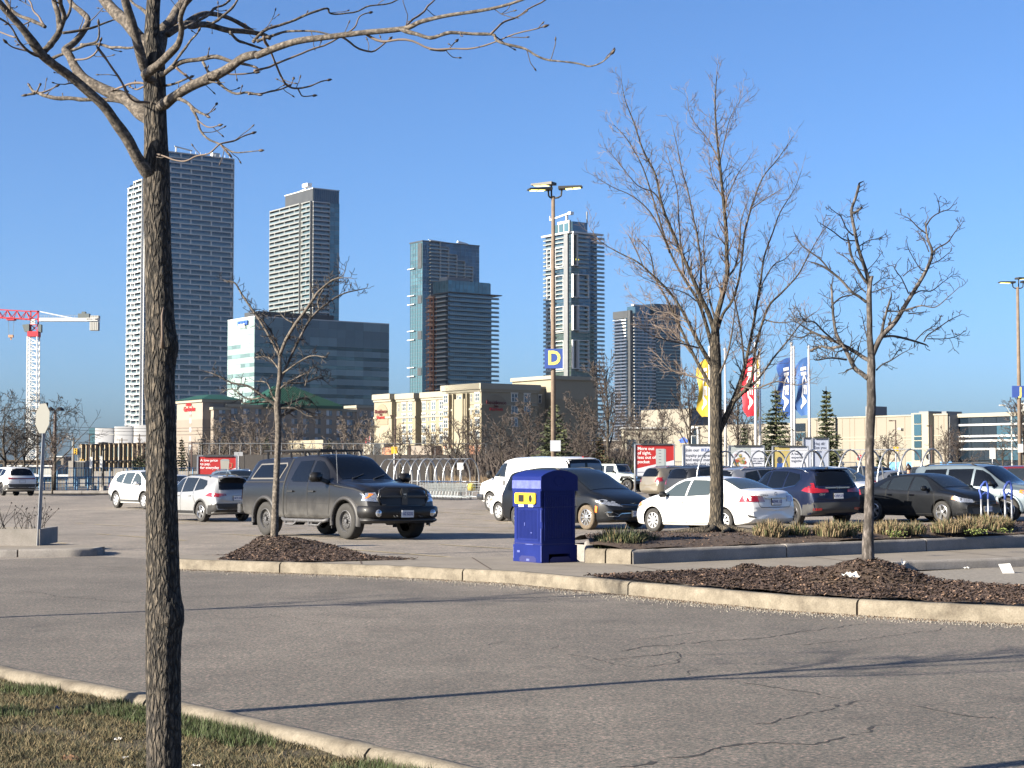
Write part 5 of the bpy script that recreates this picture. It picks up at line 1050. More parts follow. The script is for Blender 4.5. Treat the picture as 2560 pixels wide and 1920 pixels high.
CLAD=mat('grey_cladding',(.035,.036,.038),.65,var=.1);WELL=mat('wheel_well',(.008,.008,.008),.9);SEAM=mat('panel_gap',(.012,.012,.012),.8);PLATE=mat('licence_plate',(.62,.64,.66),.5);PLTX=mat('plate_blue',(.02,.04,.22),.5);PFR=mat('plate_frame',(.02,.02,.02),.5)
def pl(T,x):
 def f(x):
  if x<=T[0][0]:return T[0][1]
  for a,b in zip(T,T[1:]):
   if x<=b[0]:return a[1]+(b[1]-a[1])*(x-a[0])/max(1e-9,b[0]-a[0])
  return T[-1][1]
 e=min(.05,max(.004,min(x-T[0][0],T[-1][0]-x)*.5));return(f(x-e)+2*f(x)+f(x+e))/4
def crom(P,k):
 out=[];n=len(P)
 for i in range(n-1):
  p0,p1,p2,p3=P[max(i-1,0)],P[i],P[i+1],P[min(i+2,n-1)]
  for j in range(k):
   t=j/k;out.append(tuple(.5*(2*b+(c-a)*t+(2*a-5*b+4*c-d)*t*t+(3*b-a-3*c+d)*t**3)for a,b,c,d in zip(p0,p1,p2,p3)))
 out.append(P[-1]);return out
class CarSpec:
 def __init__(s,**k):s.__dict__.update(k)
def section(S,x):
 w,zb,zs,zt,wt=pl(S.hw,x),pl(S.bot,x),pl(S.belt,x),pl(S.top,x),pl(S.wt,x)
 zs=min(zs,zt-.03);cr=min(S.crown,(zt-zs)*.55);sh_=S.shoulder
 p6=(w*sh_,zs);p8=(wt,zt-cr);b_=S.bulge if zt-zs>.3 else 0
 return[(0,zb),(w*.82,zb),(w*.955,zb+.05),(w*.985,zb+.16),(w,zb+(zs-zb)*.52),(w*.99,zs-(zs-zb)*.16),p6,((p6[0]+p8[0])/2+b_,(p6[1]+p8[1])/2),p8,(wt*.90,zt-cr*.42),(wt*.5,zt-cr*.10),(0,zt)]
def body_mesh(S,mats):
 x0,x1=S.top[0][0],S.top[-1][0];xs=set()
 for i in range(6):xs.add(x0+.10*(i/6)**1.6);xs.add(x1-.10*(i/6)**1.6)
 n=60
 for i in range(n+1):xs.add(x0+.10+(x1-x0-.20)*i/n)
 xs=sorted(xs);k=3;rows=[]
 for x in xs:
  half=crom(section(S,x),k);ring=half+[(-y,z_)for y,z_ in half[-2:0:-1]];row=[]
  for y,z_ in ring:
   dx=0;W_=max(abs(p[1])for p in S.hw)
   if x>x1-1.0:dx=-S.nose*(abs(y)/W_)**2.4*((x-(x1-1.0))/1.0)**2
   if x<x0+.8:dx=S.tail*(abs(y)/W_)**2.4*(((x0+.8)-x)/.8)**2
   row.append((x+dx,y,z_))
  rows.append(row)
 m=len(rows[0]);mb=MB()
 for r_ in rows:mb.v+=r_
 for i in range(len(rows)-1):
  for j in range(m):mb.f.append((i*m+j,i*m+(j+1)%m,(i+1)*m+(j+1)%m,(i+1)*m+j));mb.m.append(0)
 for i,sg in((0,-1),(len(rows)-1,1)):
  cz_=sum(p[2]for p in rows[i])/m;cx=rows[i][0][0];prev=i*m
  for s_ in(.8,.5,.2):
   b_=len(mb.v)
   for p in rows[i]:mb.v.append((p[0]*s_+cx*(1-s_)+sg*.02*(1-s_*s_),p[1]*s_,cz_+(p[2]-cz_)*s_))
   for j in range(m):mb.f.append((prev+j,prev+(j+1)%m,b_+(j+1)%m,b_+j));mb.m.append(0)
   prev=b_
  mb.f.append(tuple(prev+j for j in range(m)));mb.m.append(0)
 me=mb.mesh('body',mats);bm=bmesh.new();bm.from_mesh(me);bmesh.ops.triangulate(bm,faces=bm.faces[:]);bmesh.ops.recalc_face_normals(bm,faces=bm.faces[:]);bv=BVHTree.FromBMesh(bm);bm.free()
 cut=MB();cut.cur=1
 for xa in(S.xf,S.xr):
  for sg in(1,-1):
   W_=max(p[1]for p in S.hw);r_=S.r+S.gap;base=len(cut.v);nn=28
   for yy_ in(W_-.42,W_+.25):
    for j in range(nn):a=2*math.pi*j/nn;cut.v.append((xa+r_*math.cos(a)*1.02,sg*yy_,S.r+r_*math.sin(a)))
   for j in range(nn):cut.f.append((base+j,base+(j+1)%nn,base+nn+(j+1)%nn,base+nn+j));cut.m.append(1)
   cut.f.append(tuple(base+j for j in range(nn)));cut.m.append(1);cut.f.append(tuple(base+nn+j for j in range(nn)));cut.m.append(1)
 a=link('tmp_a',me);b=link('tmp_b',cut.mesh('cut',mats));md=a.modifiers.new('b','BOOLEAN');md.operation='DIFFERENCE';md.solver='EXACT';md.object=b
 dg=C.evaluated_depsgraph_get();dg.update();out=bpy.data.meshes.new_from_object(a.evaluated_get(dg));bpy.data.objects.remove(a);bpy.data.objects.remove(b)
 out.name='body';out.polygons.foreach_set('use_smooth',[True]*len(out.polygons));out.set_sharp_from_angle(angle=R(38));return out,bv
def decal(bv,poly,mode,sgn=1,eps=.005,g=.07,mb=None):
 """project a flat outline onto the body: mode 'y' (x,z outline), 'x' (y,z outline) or 'z' (x,y outline)"""
 bm=bmesh.new();bm.faces.new([bm.verts.new((p[0],p[1],0))for p in poly])
 for ax in(0,1):
  lo,hi=min(p[ax]for p in poly),max(p[ax]for p in poly);n=max(1,int((hi-lo)/g))
  for i in range(1,n):
   c=[0,0,0];c[ax]=lo+(hi-lo)*i/n;nn=[0,0,0];nn[ax]=1;bmesh.ops.bisect_plane(bm,geom=bm.verts[:]+bm.edges[:]+bm.faces[:],plane_co=c,plane_no=nn)
 bmesh.ops.triangulate(bm,faces=bm.faces[:]);mb=mb or MB();idx={}
 for v in bm.verts:
  a,b=v.co.x,v.co.y
  if mode=='y':o_,d=Vector((a,3*sgn,b)),Vector((0,-sgn,0))
  elif mode=='x':o_,d=Vector((6*sgn,a,b)),Vector((-sgn,0,0))
  else:o_,d=Vector((a,b,5)),Vector((0,0,-1))
  h=bv.ray_cast(o_,d)
  if h[0]is not None:idx[v.index]=len(mb.v);q=h[0]+h[1]*eps-d*eps*.3;mb.v.append(tuple(q))
 for f in bm.faces:
  ii=[idx.get(v.index)for v in f.verts]
  if None not in ii and max((Vector(mb.v[ii[a]])-Vector(mb.v[ii[a-1]])).length for a in range(3))<max(.22,2.4*g):mb.f.append(tuple(ii));mb.m.append(mb.cur)
 bm.free();return mb
def strip_poly(pts,w):
 """thin outline around a polyline in 2-D"""
 L_,R__=[],[]
 for i,p in enumerate(pts):
  a=Vector(pts[max(i-1,0)]);b=Vector(pts[min(i+1,len(pts)-1)]);t=(b-a).normalized();n=Vector((-t.y,t.x))*w/2
  L_.append(tuple(Vector(p)+n));R__.append(tuple(Vector(p)-n))
 return L_+R__[::-1]
WHEELS={}
def wheel_meshes(r,style,wd=.22):
 key=(round(r,3),style,wd)
 if key in WHEELS:return WHEELS[key]
 h=wd/2;t=MB();k_=.66 if style!='steel' else .60
 t.lathe([(r*k_,-h),(r*.75,-h*1.06),(r*.93,-h*1.02),(r*.985,-h*.84),(r,-h*.5),(r,h*.5),(r*.985,h*.84),(r*.93,h*1.02),(r*.75,h*1.06),(r*k_,h*.95),(r*k_*.96,h*.6),(0.0,h*.3)],32,'y')
 tm=t.mesh('tyre',[RUBBER],angle=45)
 rm=MB();m0={'alloy5':ALLOY,'alloy6':ALLOY,'dark5':DALLOY,'cap9':WCAP,'cap7':WCAP,'steel':STEELW,'two':ALLOY}[style]
 n={'alloy5':5,'alloy6':6,'dark5':5,'cap9':9,'cap7':7,'steel':0,'two':10}[style];R_=r*k_
 rm.lathe([(R_*1.02,h*.95),(R_*.95,h*1.03),(R_*.90,h*.9),(R_*.88,h*.45)],32,'y')
 if n:
  for i in range(n):
   a=2*math.pi*i/n;w0,w1=(R_*.13,R_*.20)if n<8 else(R_*.08,R_*.15);c,s=math.cos(a),math.sin(a)
   if n>8 and style=='two':w1=R_*.09
   pts=[(R_*.12,w0),(R_*.90,w1)];vs=[]
   for rr,ww in pts:
    for sg in(-1,1):vs.append((rr*c-sg*ww*s,h*(.95 if rr<R_*.5 else .88),rr*s+sg*ww*c))
    for sg in(1,-1):vs.append((rr*c-sg*ww*.8*s,h*.55,rr*s+sg*ww*.8*c))
   rm.add(vs,[(0,1,5,4),(1,2,6,5),(3,0,4,7),(2,3,7,6),(4,5,6,7)])
  rm.lathe([(R_*.26,h*.6),(R_*.25,h*.95),(R_*.15,h*1.05),(0.0,h*1.06)],16,'y')
  rm.cur=1;rm.lathe([(R_*.93,h*.42),(0.0,h*.40)],24,'y')
 else:
  rm.lathe([(R_*.9,h*.5),(R_*.72,h*.42),(R_*.62,h*.75),(R_*.45,h*.8),(R_*.3,h*.45),(R_*.22,h*.5),(R_*.2,h*.95),(0,h*1.0)],28,'y')
  rm.cur=1
  for i in range(14):a=2*math.pi*i/14;rm.lathe([(R_*.065,0),(0,.002)],8,'y',(R_*.53*math.cos(a),h*.80,R_*.53*math.sin(a)))
 me=rm.mesh('rim',[m0,WELL],angle=35);WHEELS[key]=(tm,me);return tm,me
def make_car(name,S,P,heading,m,label,cat,parts,group=None,style='alloy5',glass=CGL,lower=None):
 root=empty(name,(P.x,P.y,0),R(heading),label,cat,group);ch,sh2=math.cos(R(heading)),math.sin(R(heading));zz=[lotz(P.x+ch*a-sh2*b,P.y+sh2*a+ch*b)for a,b in((S.xf,.8),(S.xf,-.8),(S.xr,.8),(S.xr,-.8))];root.location.z=sum(zz)/4+.004;root.rotation_euler=(math.atan(((zz[0]+zz[2])-(zz[1]+zz[3]))/3.2),-math.atan((zz[0]+zz[1]-zz[2]-zz[3])/2/(S.xf-S.xr)),R(heading))
 key=id(S)
 if not hasattr(S,'_mesh'):S._mesh=body_mesh(S,[m,WELL])
 me,bv=S._mesh
 if me.materials[0]!=m:me=me.copy();me.materials[0]=m
 body=link('body',me,root)
 tm,rm=wheel_meshes(S.r,style,S.tw);W_=max(p[1]for p in S.hw)
 for xa in(S.xf,S.xr):
  for sg in(1,-1):
   w=link('wheel',tm,root);w.location=(xa,sg*(W_-S.tw/2-.015),S.r);w.rotation_euler=(0,0,0 if sg>0 else math.pi);link('rim',rm,w)
 for it in parts:
  nm,mt=it[0],it[1];shapes=it[2];both=it[3]if len(it)>3 else False;eps=it[4]if len(it)>4 else .005
  for sg in((1,-1)if both else(1,)):
   mb=MB()
   for sh_ in shapes:
    mode,poly=sh_[0],sh_[1];sgn=sh_[2]if len(sh_)>2 else 1
    if mode=='y':decal(bv,poly,'y',sg*sgn,eps,mb=mb)
    elif mode in('x','z'):decal(bv,[(y*sg,z_)for y,z_ in poly]if mode=='x' else[(x,y*sg)for x,y in poly],mode,sgn,eps,mb=mb)
   if mb.f:mb.build(nm,mt,root,smooth=True)
 return root,bv
def both_box(root,name,m,x0,x1,y0,y1,z0,z1,parent=None):
 for sg in(1,-1):mb=MB();mb.box(x0,x1,min(sg*y0,sg*y1),max(sg*y0,sg*y1),z0,z1);o=mb.build(name,m,parent or root)
def soft(name,m,root,verts8,lvl=2,loc=None):
 """a rounded lump from a box (subdivided)"""
 mb=MB();mb.add(verts8,[(0,3,2,1),(4,5,6,7),(0,1,5,4),(1,2,6,5),(2,3,7,6),(3,0,4,7)]);me=mb.mesh(name,m);bm=bmesh.new();bm.from_mesh(me)
 bmesh.ops.bevel(bm,geom=bm.edges[:],offset=.035,segments=2,affect='EDGES');bm.to_mesh(me);bm.free();me.polygons.foreach_set('use_smooth',[True]*len(me.polygons));return link(name,me,root)
def bx8(x0,x1,y0,y1,z0,z1,tx=0):return[(x0,y0,z0),(x1,y0,z0),(x1,y1,z0),(x0,y1,z0),(x0-tx,y0,z1),(x1-tx,y0,z1),(x1-tx,y1,z1),(x0-tx,y1,z1)]
def mirrors(root,x,w,z,m,s=(.12,.22,.15)):
 for sg in(1,-1):
  y0,y1=sorted((sg*(w+.03),sg*(w+.03+s[1])));soft('mirror',m,root,bx8(x-s[0]/2,x+s[0]/2,y0,y1,z,z+s[2]))
  mb=MB();mb.bar((x,sg*(w-.08),z+.03),(x,sg*(w+.06),z+.05),.07,.05);mb.build('mirror_arm',BLACK,root)
def handles(root,bv,xs,z,m=CHR,w=.19):
 for x in xs:
  for sg in(1,-1):
   h=bv.ray_cast(Vector((x,3*sg,z)),Vector((0,-sg,0)))
   if h[0]is not None:mb=MB();y=h[0].y+sg*.02;mb.box(x-w/2,x+w/2,min(y-.018,y+.018),max(y-.018,y+.018),z-.018,z+.018);mb.build('door_handle',m,root)
def rails(root,bv,x0,x1,y,m,h=.05,n=9):
 for sg in(1,-1):
  pts=[]
  for i in range(n):
   x=x0+(x1-x0)*i/(n-1);q=bv.ray_cast(Vector((x,sg*y,5)),Vector((0,0,-1)))[0];pts.append((x,sg*y,q.z+(h if 0<i<n-1 else 0)))
  mb=MB();mb.tube(pts,.022,6);mb.build('roof_rail',m,root,smooth=True)
def plate(root,bv,side,z,text,y=0,w=.31,h=.155,frame=PFR,tcol=PLTX,col=PLATE):
 q=bv.ray_cast(Vector((6*side,y,z)),Vector((-side,0,0)));x=q[0].x+side*.03
 mb=MB();mb.box(min(x-side*.06,x),max(x-side*.06,x),y-w/2-.012,y+w/2+.012,z-h/2-.012,z+h/2+.012);f_=mb.build('licence_plate_frame',frame,root)
 mb=MB();mb.box(min(x+side*.004,x-side*.01),max(x+side*.004,x-side*.01),y-w/2,y+w/2,z-h/2,z+h/2);p=mb.build('licence_plate',col,root)
 if text:text_mb(text,.098,.002,'CENTER',tcol,'lettering',p,facing((x+side*.008,y,z),(0,side,0)),0,sx=.80)
 return x
def antenna_fin(root,bv,x):q=bv.ray_cast(Vector((x,0,5)),Vector((0,0,-1)))[0];mb=MB();mb.add([(x-.09,-.02,q.z-.01),(x+.09,-.02,q.z-.01),(x+.09,.02,q.z-.01),(x-.09,.02,q.z-.01),(x-.07,0,q.z+.07)],[(0,1,4),(1,2,4),(2,3,4),(3,0,4)]);mb.build('antenna_fin',BLACK,root)
def arch_trim(root,S,m,w=.06,out=.012,a0=-8,a1=188):
 W_=max(p[1]for p in S.hw);n=18
 for xa in(S.xf,S.xr):
  for sg in(1,-1):
   mb=MB();r0=S.r+S.gap-.01
   for i in range(n+1):
    a=R(a0+(a1-a0)*i/n);c,s=math.cos(a),math.sin(a);wv=pl(S.hw,xa+c*r0*1.02)
    for rr,yy_ in((r0,wv-.03),(r0,wv+out),(r0+w*.6,wv+out),(r0+w,wv-.03)):mb.v.append((xa+rr*1.02*c,sg*yy_,S.r+rr*s))
   for i in range(n):
    for j in range(3):mb.f.append((i*4+j,i*4+j+1,i*4+j+5,i*4+j+4));mb.m.append(0)
   mb.build('wheel_arch_trim',m,root,smooth=True)
def pose(uf,ur,wb,S,side,Yf=None,Yr=None,far='r'):
 """centre and heading from the ground columns of the two near-side wheels"""
 if Yf is not None:P1=Vector(((uf-1280)/F*Yf,Yf));k=(ur-1280)/F
 else:P1=Vector(((ur-1280)/F*Yr,Yr));k=(uf-1280)/F
 a=k*k+1;b=-2*(k*P1.x+P1.y);c=P1.length_squared-wb*wb;D=b*b-4*a*c
 if D<0:Y2=-b/2/a
 else:
  Ys=sorted(((-b-math.sqrt(D))/2/a,(-b+math.sqrt(D))/2/a));Y2=Ys[1]if far else Ys[0]
 P2=Vector((k*Y2,Y2));Pf,Pr=(P1,P2)if Yf is not None else(P2,P1)
 h=(Pf-Pr).normalized();return centre(Pf,math.degrees(math.atan2(h.y,h.x)),S,side,'f')
def centre(Pw,heading,S,side,which):
 a=R(heading);h=Vector((math.cos(a),math.sin(a)));n=Vector((-h.y,h.x));W_=max(p[1]for p in S.hw)
 xa=S.xf if which=='f' else S.xr;c=Pw-h*xa-n*side*(W_-.12);return Vector((c.x,c.y,0)),heading
def at_wheel(u,Y,heading,S,side,which):return centre(Vector(((u-1280)/F*Y,Y)),heading,S,side,which)
# --- body shapes (x forward from mid wheelbase, heights above ground)
def scaled(S,sx=1,sw=1,sz=1,**k):
 T=CarSpec(**{a:b for a,b in S.__dict__.items()if not a.startswith('_')})
 T.top=[(x*sx,z*sz)for x,z in S.top];T.belt=[(x*sx,z*sz)for x,z in S.belt];T.bot=[(x*sx,z)for x,z in S.bot];T.hw=[(x*sx,w*sw)for x,w in S.hw];T.wt=[(x*sx,w*sw)for x,w in S.wt];T.xf=S.xf*sx;T.xr=S.xr*sx
 T.__dict__.update(k);return T
SEDAN=CarSpec(xf=1.3,xr=-1.3,r=.315,gap=.055,tw=.2,crown=.085,shoulder=.95,bulge=.02,nose=.22,tail=.13,top=[(-2.31,.66),(-2.295,.90),(-2.24,1.03),(-2.12,1.085),(-1.85,1.11),(-1.68,1.13),(-1.3,1.29),(-.98,1.395),(-.7,1.435),(-.3,1.46),(.1,1.462),(.35,1.435),(.6,1.36),(.95,1.18),(1.24,1.03),(1.5,.985),(1.85,.90),(2.05,.82),(2.17,.71),(2.22,.58)],belt=[(-2.31,.64),(-2.25,.92),(-2.0,.99),(-1.5,1.0),(-.8,.965),(0,.93),(1.0,.895),(1.3,.885),(1.8,.82),(2.08,.72),(2.22,.54)],bot=[(-2.31,.38),(-2.2,.28),(-1.8,.22),(-1,.19),(1,.19),(1.9,.2),(2.15,.22),(2.22,.28)],hw=[(-2.31,.74),(-2.2,.83),(-1.9,.865),(-1,.88),(1,.88),(1.7,.865),(2.05,.80),(2.22,.70)],wt=[(-2.31,.55),(-2.1,.70),(-1.7,.68),(-1.3,.58),(-.9,.54),(0,.555),(.4,.56),(.8,.62),(1.24,.70),(1.8,.66),(2.1,.58),(2.22,.45)])
SUV=CarSpec(xf=1.335,xr=-1.335,r=.36,gap=.06,tw=.22,crown=.10,shoulder=.955,bulge=.02,nose=.22,tail=.10,top=[(-2.33,.78),(-2.32,1.0),(-2.27,1.13),(-2.17,1.34),(-2.06,1.53),(-1.95,1.60),(-1.5,1.655),(-.8,1.68),(-.2,1.685),(.2,1.66),(.45,1.60),(.8,1.40),(1.12,1.19),(1.35,1.105),(1.7,1.06),(2.0,.99),(2.15,.90),(2.23,.76),(2.26,.60)],belt=[(-2.33,.76),(-2.25,1.02),(-1.9,1.10),(-1.2,1.08),(-.6,1.05),(.3,1.015),(1.1,.99),(1.4,.985),(1.9,.92),(2.12,.80),(2.26,.56)],bot=[(-2.33,.45),(-2.2,.33),(-1.9,.26),(-1,.22),(1,.22),(1.9,.24),(2.15,.28),(2.26,.36)],hw=[(-2.33,.80),(-2.2,.87),(-1.8,.915),(-1,.925),(1,.925),(1.7,.91),(2.05,.85),(2.26,.74)],wt=[(-2.33,.66),(-2.25,.66),(-2.05,.60),(-1.8,.59),(-1,.62),(0,.63),(.4,.63),(.8,.66),(1.25,.74),(1.8,.70),(2.1,.62),(2.26,.5)])
MINIVAN=CarSpec(xf=1.545,xr=-1.545,r=.35,gap=.055,tw=.22,crown=.11,shoulder=.955,bulge=.025,nose=.30,tail=.12,top=[(-2.60,.80),(-2.59,1.02),(-2.55,1.2),(-2.45,1.45),(-2.33,1.64),(-2.2,1.70),(-1.6,1.755),(-.6,1.775),(0,1.765),(.35,1.72),(.7,1.58),(1.15,1.33),(1.55,1.13),(1.8,1.06),(2.1,.97),(2.35,.86),(2.48,.74),(2.55,.58)],belt=[(-2.60,.78),(-2.5,1.05),(-2.0,1.10),(-1,1.05),(0,1.0),(1,.97),(1.6,.95),(2.0,.88),(2.35,.76),(2.55,.54)],bot=[(-2.6,.42),(-2.4,.28),(-2,.22),(-1,.18),(1,.18),(2.2,.2),(2.45,.22),(2.55,.28)],hw=[(-2.6,.84),(-2.45,.92),(-2,.98),(-1,1.0),(1,1.0),(1.8,.985),(2.2,.93),(2.45,.84),(2.55,.76)],wt=[(-2.6,.7),(-2.4,.68),(-2.1,.66),(-1,.70),(0,.71),(.5,.71),(1.0,.74),(1.6,.82),(2.1,.74),(2.4,.62),(2.55,.5)])
VAN=CarSpec(xf=1.715,xr=-1.715,r=.37,gap=.06,tw=.22,crown=.13,shoulder=.985,bulge=.035,nose=.16,tail=.05,top=[(-2.98,.9),(-2.97,1.85),(-2.93,2.0),(-2.82,2.08),(-2.4,2.12),(-.5,2.13),(.5,2.10),(.9,2.03),(1.15,1.90),(1.5,1.58),(1.8,1.33),(2.0,1.26),(2.4,1.18),(2.58,1.08),(2.66,.92),(2.69,.70)],belt=[(-2.98,.88),(-2.93,1.28),(-1,1.28),(1,1.26),(1.8,1.20),(2.35,1.10),(2.58,.98),(2.69,.66)],bot=[(-2.98,.48),(-2.8,.38),(-1,.32),(1,.32),(2.3,.34),(2.6,.38),(2.69,.45)],hw=[(-2.98,.93),(-2.85,.99),(-1,1.0),(1,1.0),(1.9,.985),(2.4,.93),(2.69,.84)],wt=[(-2.98,.78),(-2.8,.80),(-1,.82),(.5,.82),(1.0,.80),(1.5,.78),(1.9,.82),(2.4,.78),(2.69,.62)])
PICKUP=CarSpec(xf=1.785,xr=-1.785,r=.41,gap=.085,tw=.28,crown=.09,shoulder=.965,bulge=.02,nose=.16,tail=.05,top=[(-3.02,.80),(-3.01,1.27),(-2.97,1.34),(-2.82,1.62),(-2.70,1.82),(-2.58,1.885),(-2.2,1.91),(-1.0,1.93),(-.93,1.90),(-.87,1.93),(-.3,1.97),(.2,1.965),(.45,1.91),(.75,1.72),(1.05,1.50),(1.28,1.36),(1.6,1.325),(2.1,1.28),(2.45,1.22),(2.62,1.14),(2.70,1.02),(2.74,.78)],belt=[(-3.02,.78),(-2.98,1.255),(-1,1.27),(.9,1.26),(1.25,1.25),(2.1,1.17),(2.5,1.08),(2.66,.96),(2.74,.72)],bot=[(-3.02,.56),(-2.9,.50),(-2.2,.46),(-1,.44),(1,.44),(2.3,.42),(2.6,.42),(2.74,.46)],hw=[(-3.02,.93),(-2.95,.975),(-2,.99),(-1,.985),(1,.985),(2.0,.985),(2.5,.96),(2.74,.91)],wt=[(-3.02,.80),(-2.9,.78),(-2.6,.70),(-2.2,.70),(-1,.71),(0,.70),(.4,.68),(.8,.71),(1.25,.80),(2.0,.82),(2.5,.76),(2.74,.64)])
JEEP=CarSpec(xf=1.5,xr=-1.5,r=.40,gap=.10,tw=.26,crown=.05,shoulder=.99,bulge=0,nose=.03,tail=.03,top=[(-2.0,.9),(-1.98,1.78),(-1.9,1.83),(0,1.85),(.45,1.84),(.5,1.80),(.75,1.30),(.85,1.25),(1.9,1.17),(2.0,1.13),(2.03,.7)],belt=[(-2.0,.88),(-1.95,1.2),(.7,1.2),(1.9,1.10),(2.03,.66)],bot=[(-2,.55),(2.03,.55)],hw=[(-2,.80),(.8,.80),(1.2,.78),(1.9,.62),(2.03,.60)],wt=[(-2,.66),(.5,.66),(.85,.74),(1.9,.55),(2.03,.5)])
def sedan_parts(glass,seam=SEAM,lamp=LAMPR,rear=True):
 P_=[('window',glass,[('y',[(.98,.945),(.10,.935),(.10,1.352),(.36,1.335),(.62,1.235)])],True),('window',glass,[('y',[(.03,.94),(-.78,.975),(-.80,1.30),(-.45,1.35),(.03,1.362)])],True),('quarter_window',glass,[('y',[(-.86,.985),(-1.18,1.04),(-1.05,1.17),(-.86,1.27)])],True),('windscreen',glass,[('z',[(1.20,-.60),(1.20,.60),(1.24,.3),(1.24,-.3),(1.20,-.6)][:2]+[(.46,.50),(.44,-.50)])]),('rear_window',glass,[('z',[(-1.66,-.60),(-1.66,.60),(-.94,.49),(-.94,-.49)])]),('door_seam',seam,[('y',strip_poly([(1.05,.93),(1.10,.6),(1.02,.30)],.016)),('y',strip_poly([(.065,.93),(.07,.6),(.02,.26)],.016)),('y',strip_poly([(-.84,.97),(-.86,.70),(-.98,.52)],.016)),('y',strip_poly([(1.0,.27),(-.9,.25)],.014))],True,.004),('tail_lamp',lamp,[('y',[(-1.86,.80),(-2.35,.80),(-2.30,.94),(-1.95,.97)]),('x',[(.50,.80),(.88,.80),(.86,.95),(.52,.95)],-1)],True,.007),('tail_lamp_inset',LAMPG,[('x',[(.38,.80),(.56,.80),(.58,.93),(.44,.95)],-1)],True,.009),('headlamp',LAMPC,[('y',[(1.75,.70),(2.12,.62),(2.10,.72),(1.80,.80)]),('x',[(.46,.60),(.80,.62),(.82,.74),(.50,.70)])],True,.007),('indicator',AMB,[('y',[(1.72,.70),(1.86,.68),(1.84,.77),(1.76,.79)])],True,.010),('boot_seam',seam,[('x',strip_poly([(-.60,.98),(-.56,.72),(-.50,.66),(.50,.66),(.56,.72),(.60,.98)],.014),-1)],False,.004),('grille',BLACK,[('x',[(-.45,.56),(.45,.56),(.42,.66),(-.42,.66)]),('x',[(-.5,.28),(.5,.28),(.55,.44),(-.55,.44)])],False,.006)]
 return P_
def suv_parts(glass,lampshape=0,clad=CLAD,seam=SEAM,chrome=None,rglass=CGLD):
 P_=[('window',glass,[('y',[(.98,1.045),(.14,1.05),(.14,1.555),(.36,1.53),(.60,1.40)])],True),('window',glass,[('y',[(.06,1.055),(-.74,1.085),(-.78,1.56),(.06,1.575)])],True),('quarter_window',glass,[('y',[(-.84,1.10),(-1.45,1.17),(-1.55,1.32),(-1.42,1.47),(-.84,1.55)])],True),('windscreen',glass,[('z',[(1.28,-.66),(1.28,.66),(.34,.58),(.34,-.58)])]),('rear_window',rglass,[('x',[(-.66,1.14),(.66,1.14),(.58,1.50),(.50,1.56),(-.50,1.56),(-.58,1.50)],-1)]),('door_seam',seam,[('y',strip_poly([(1.08,1.0),(1.12,.6),(1.02,.36)],.016)),('y',strip_poly([(.10,1.04),(.10,.36)],.016)),('y',strip_poly([(-.80,1.08),(-.84,.85),(-1.0,.66)],.016))],True,.004)]
 if clad:P_+=[('sill_cladding',clad,[('y',[(.92,.20),(-.92,.20),(-.92,.40),(.92,.40)])],True,.010),('rear_bumper',clad,[('x',[(-.95,.36),(.95,.36),(.95,.62),(.80,.66),(-.80,.66),(-.95,.62)],-1),('y',[(-2.33,.3),(-1.78,.3),(-1.86,.60),(-2.33,.62)]),('y',[(-2.33,.3),(-1.78,.3),(-1.86,.60),(-2.33,.62)],-1)],False,.008),('front_bumper',clad,[('x',[(-.7,.36),(.7,.36),(.7,.48),(-.7,.48)]),('y',[(1.78,.28),(2.26,.36),(2.2,.44),(1.85,.44)]),('y',[(1.78,.28),(2.26,.36),(2.2,.44),(1.85,.44)],-1)],False,.008)]
 if chrome:P_+=[('window_trim',chrome,[('y',strip_poly([(1.02,1.03),(-.78,1.07),(-1.42,1.15),(-1.58,1.32),(-1.44,1.49)],.022))],True,.009)]
 P_+=[('headlamp',LAMPC,[('y',[(1.72,.84),(2.16,.76),(2.14,.84),(1.80,.92)]),('x',[(.44,.74),(.84,.76),(.86,.86),(.48,.82)])],True,.008),('grille',BLACK,[('x',[(-.42,.62),(.42,.62),(.46,.84),(-.46,.84)])],False,.007)]
 return P_
def vlamps(kind):
 if kind=='crv':return[('tail_lamp',LAMPR,[('x',[(.70,1.05),(.84,1.05),(.74,1.42),(.68,1.54)],-1),('x',[(.32,.95),(.82,.93),(.82,1.07),(.34,1.03)],-1),('y',[(-1.80,1.0),(-2.22,.93),(-2.24,1.07),(-1.95,1.10)])],True,.012)]
 if kind=='rav':return[('tail_lamp',LAMPR,[('x',[(.42,.94),(.92,.88),(.92,1.03),(.44,1.00)],-1),('y',[(-1.70,.93),(-2.33,.88),(-2.30,1.02),(-1.95,1.05)])],True,.010),('tail_lamp_inset',LAMPG,[('x',[(.46,.955),(.68,.94),(.68,.965),(.46,.985)],-1)],True,.013)]
 if kind=='slim':return[('tail_lamp',mat('dark_tail_lamp',(.16,.01,.012),.15,coat=1),[('x',[(-.92,.93),(.92,.93),(.92,1.05),(.5,1.0),(-.5,1.0),(-.92,1.05)],-1)],False,.010)]
 return[('tail_lamp',LAMPR,[('x',[(.60,.88),(.92,.86),(.88,1.12),(.66,1.10)],-1),('y',[(-1.98,.92),(-2.33,.88),(-2.28,1.10),(-2.05,1.10)])],True,.010)]
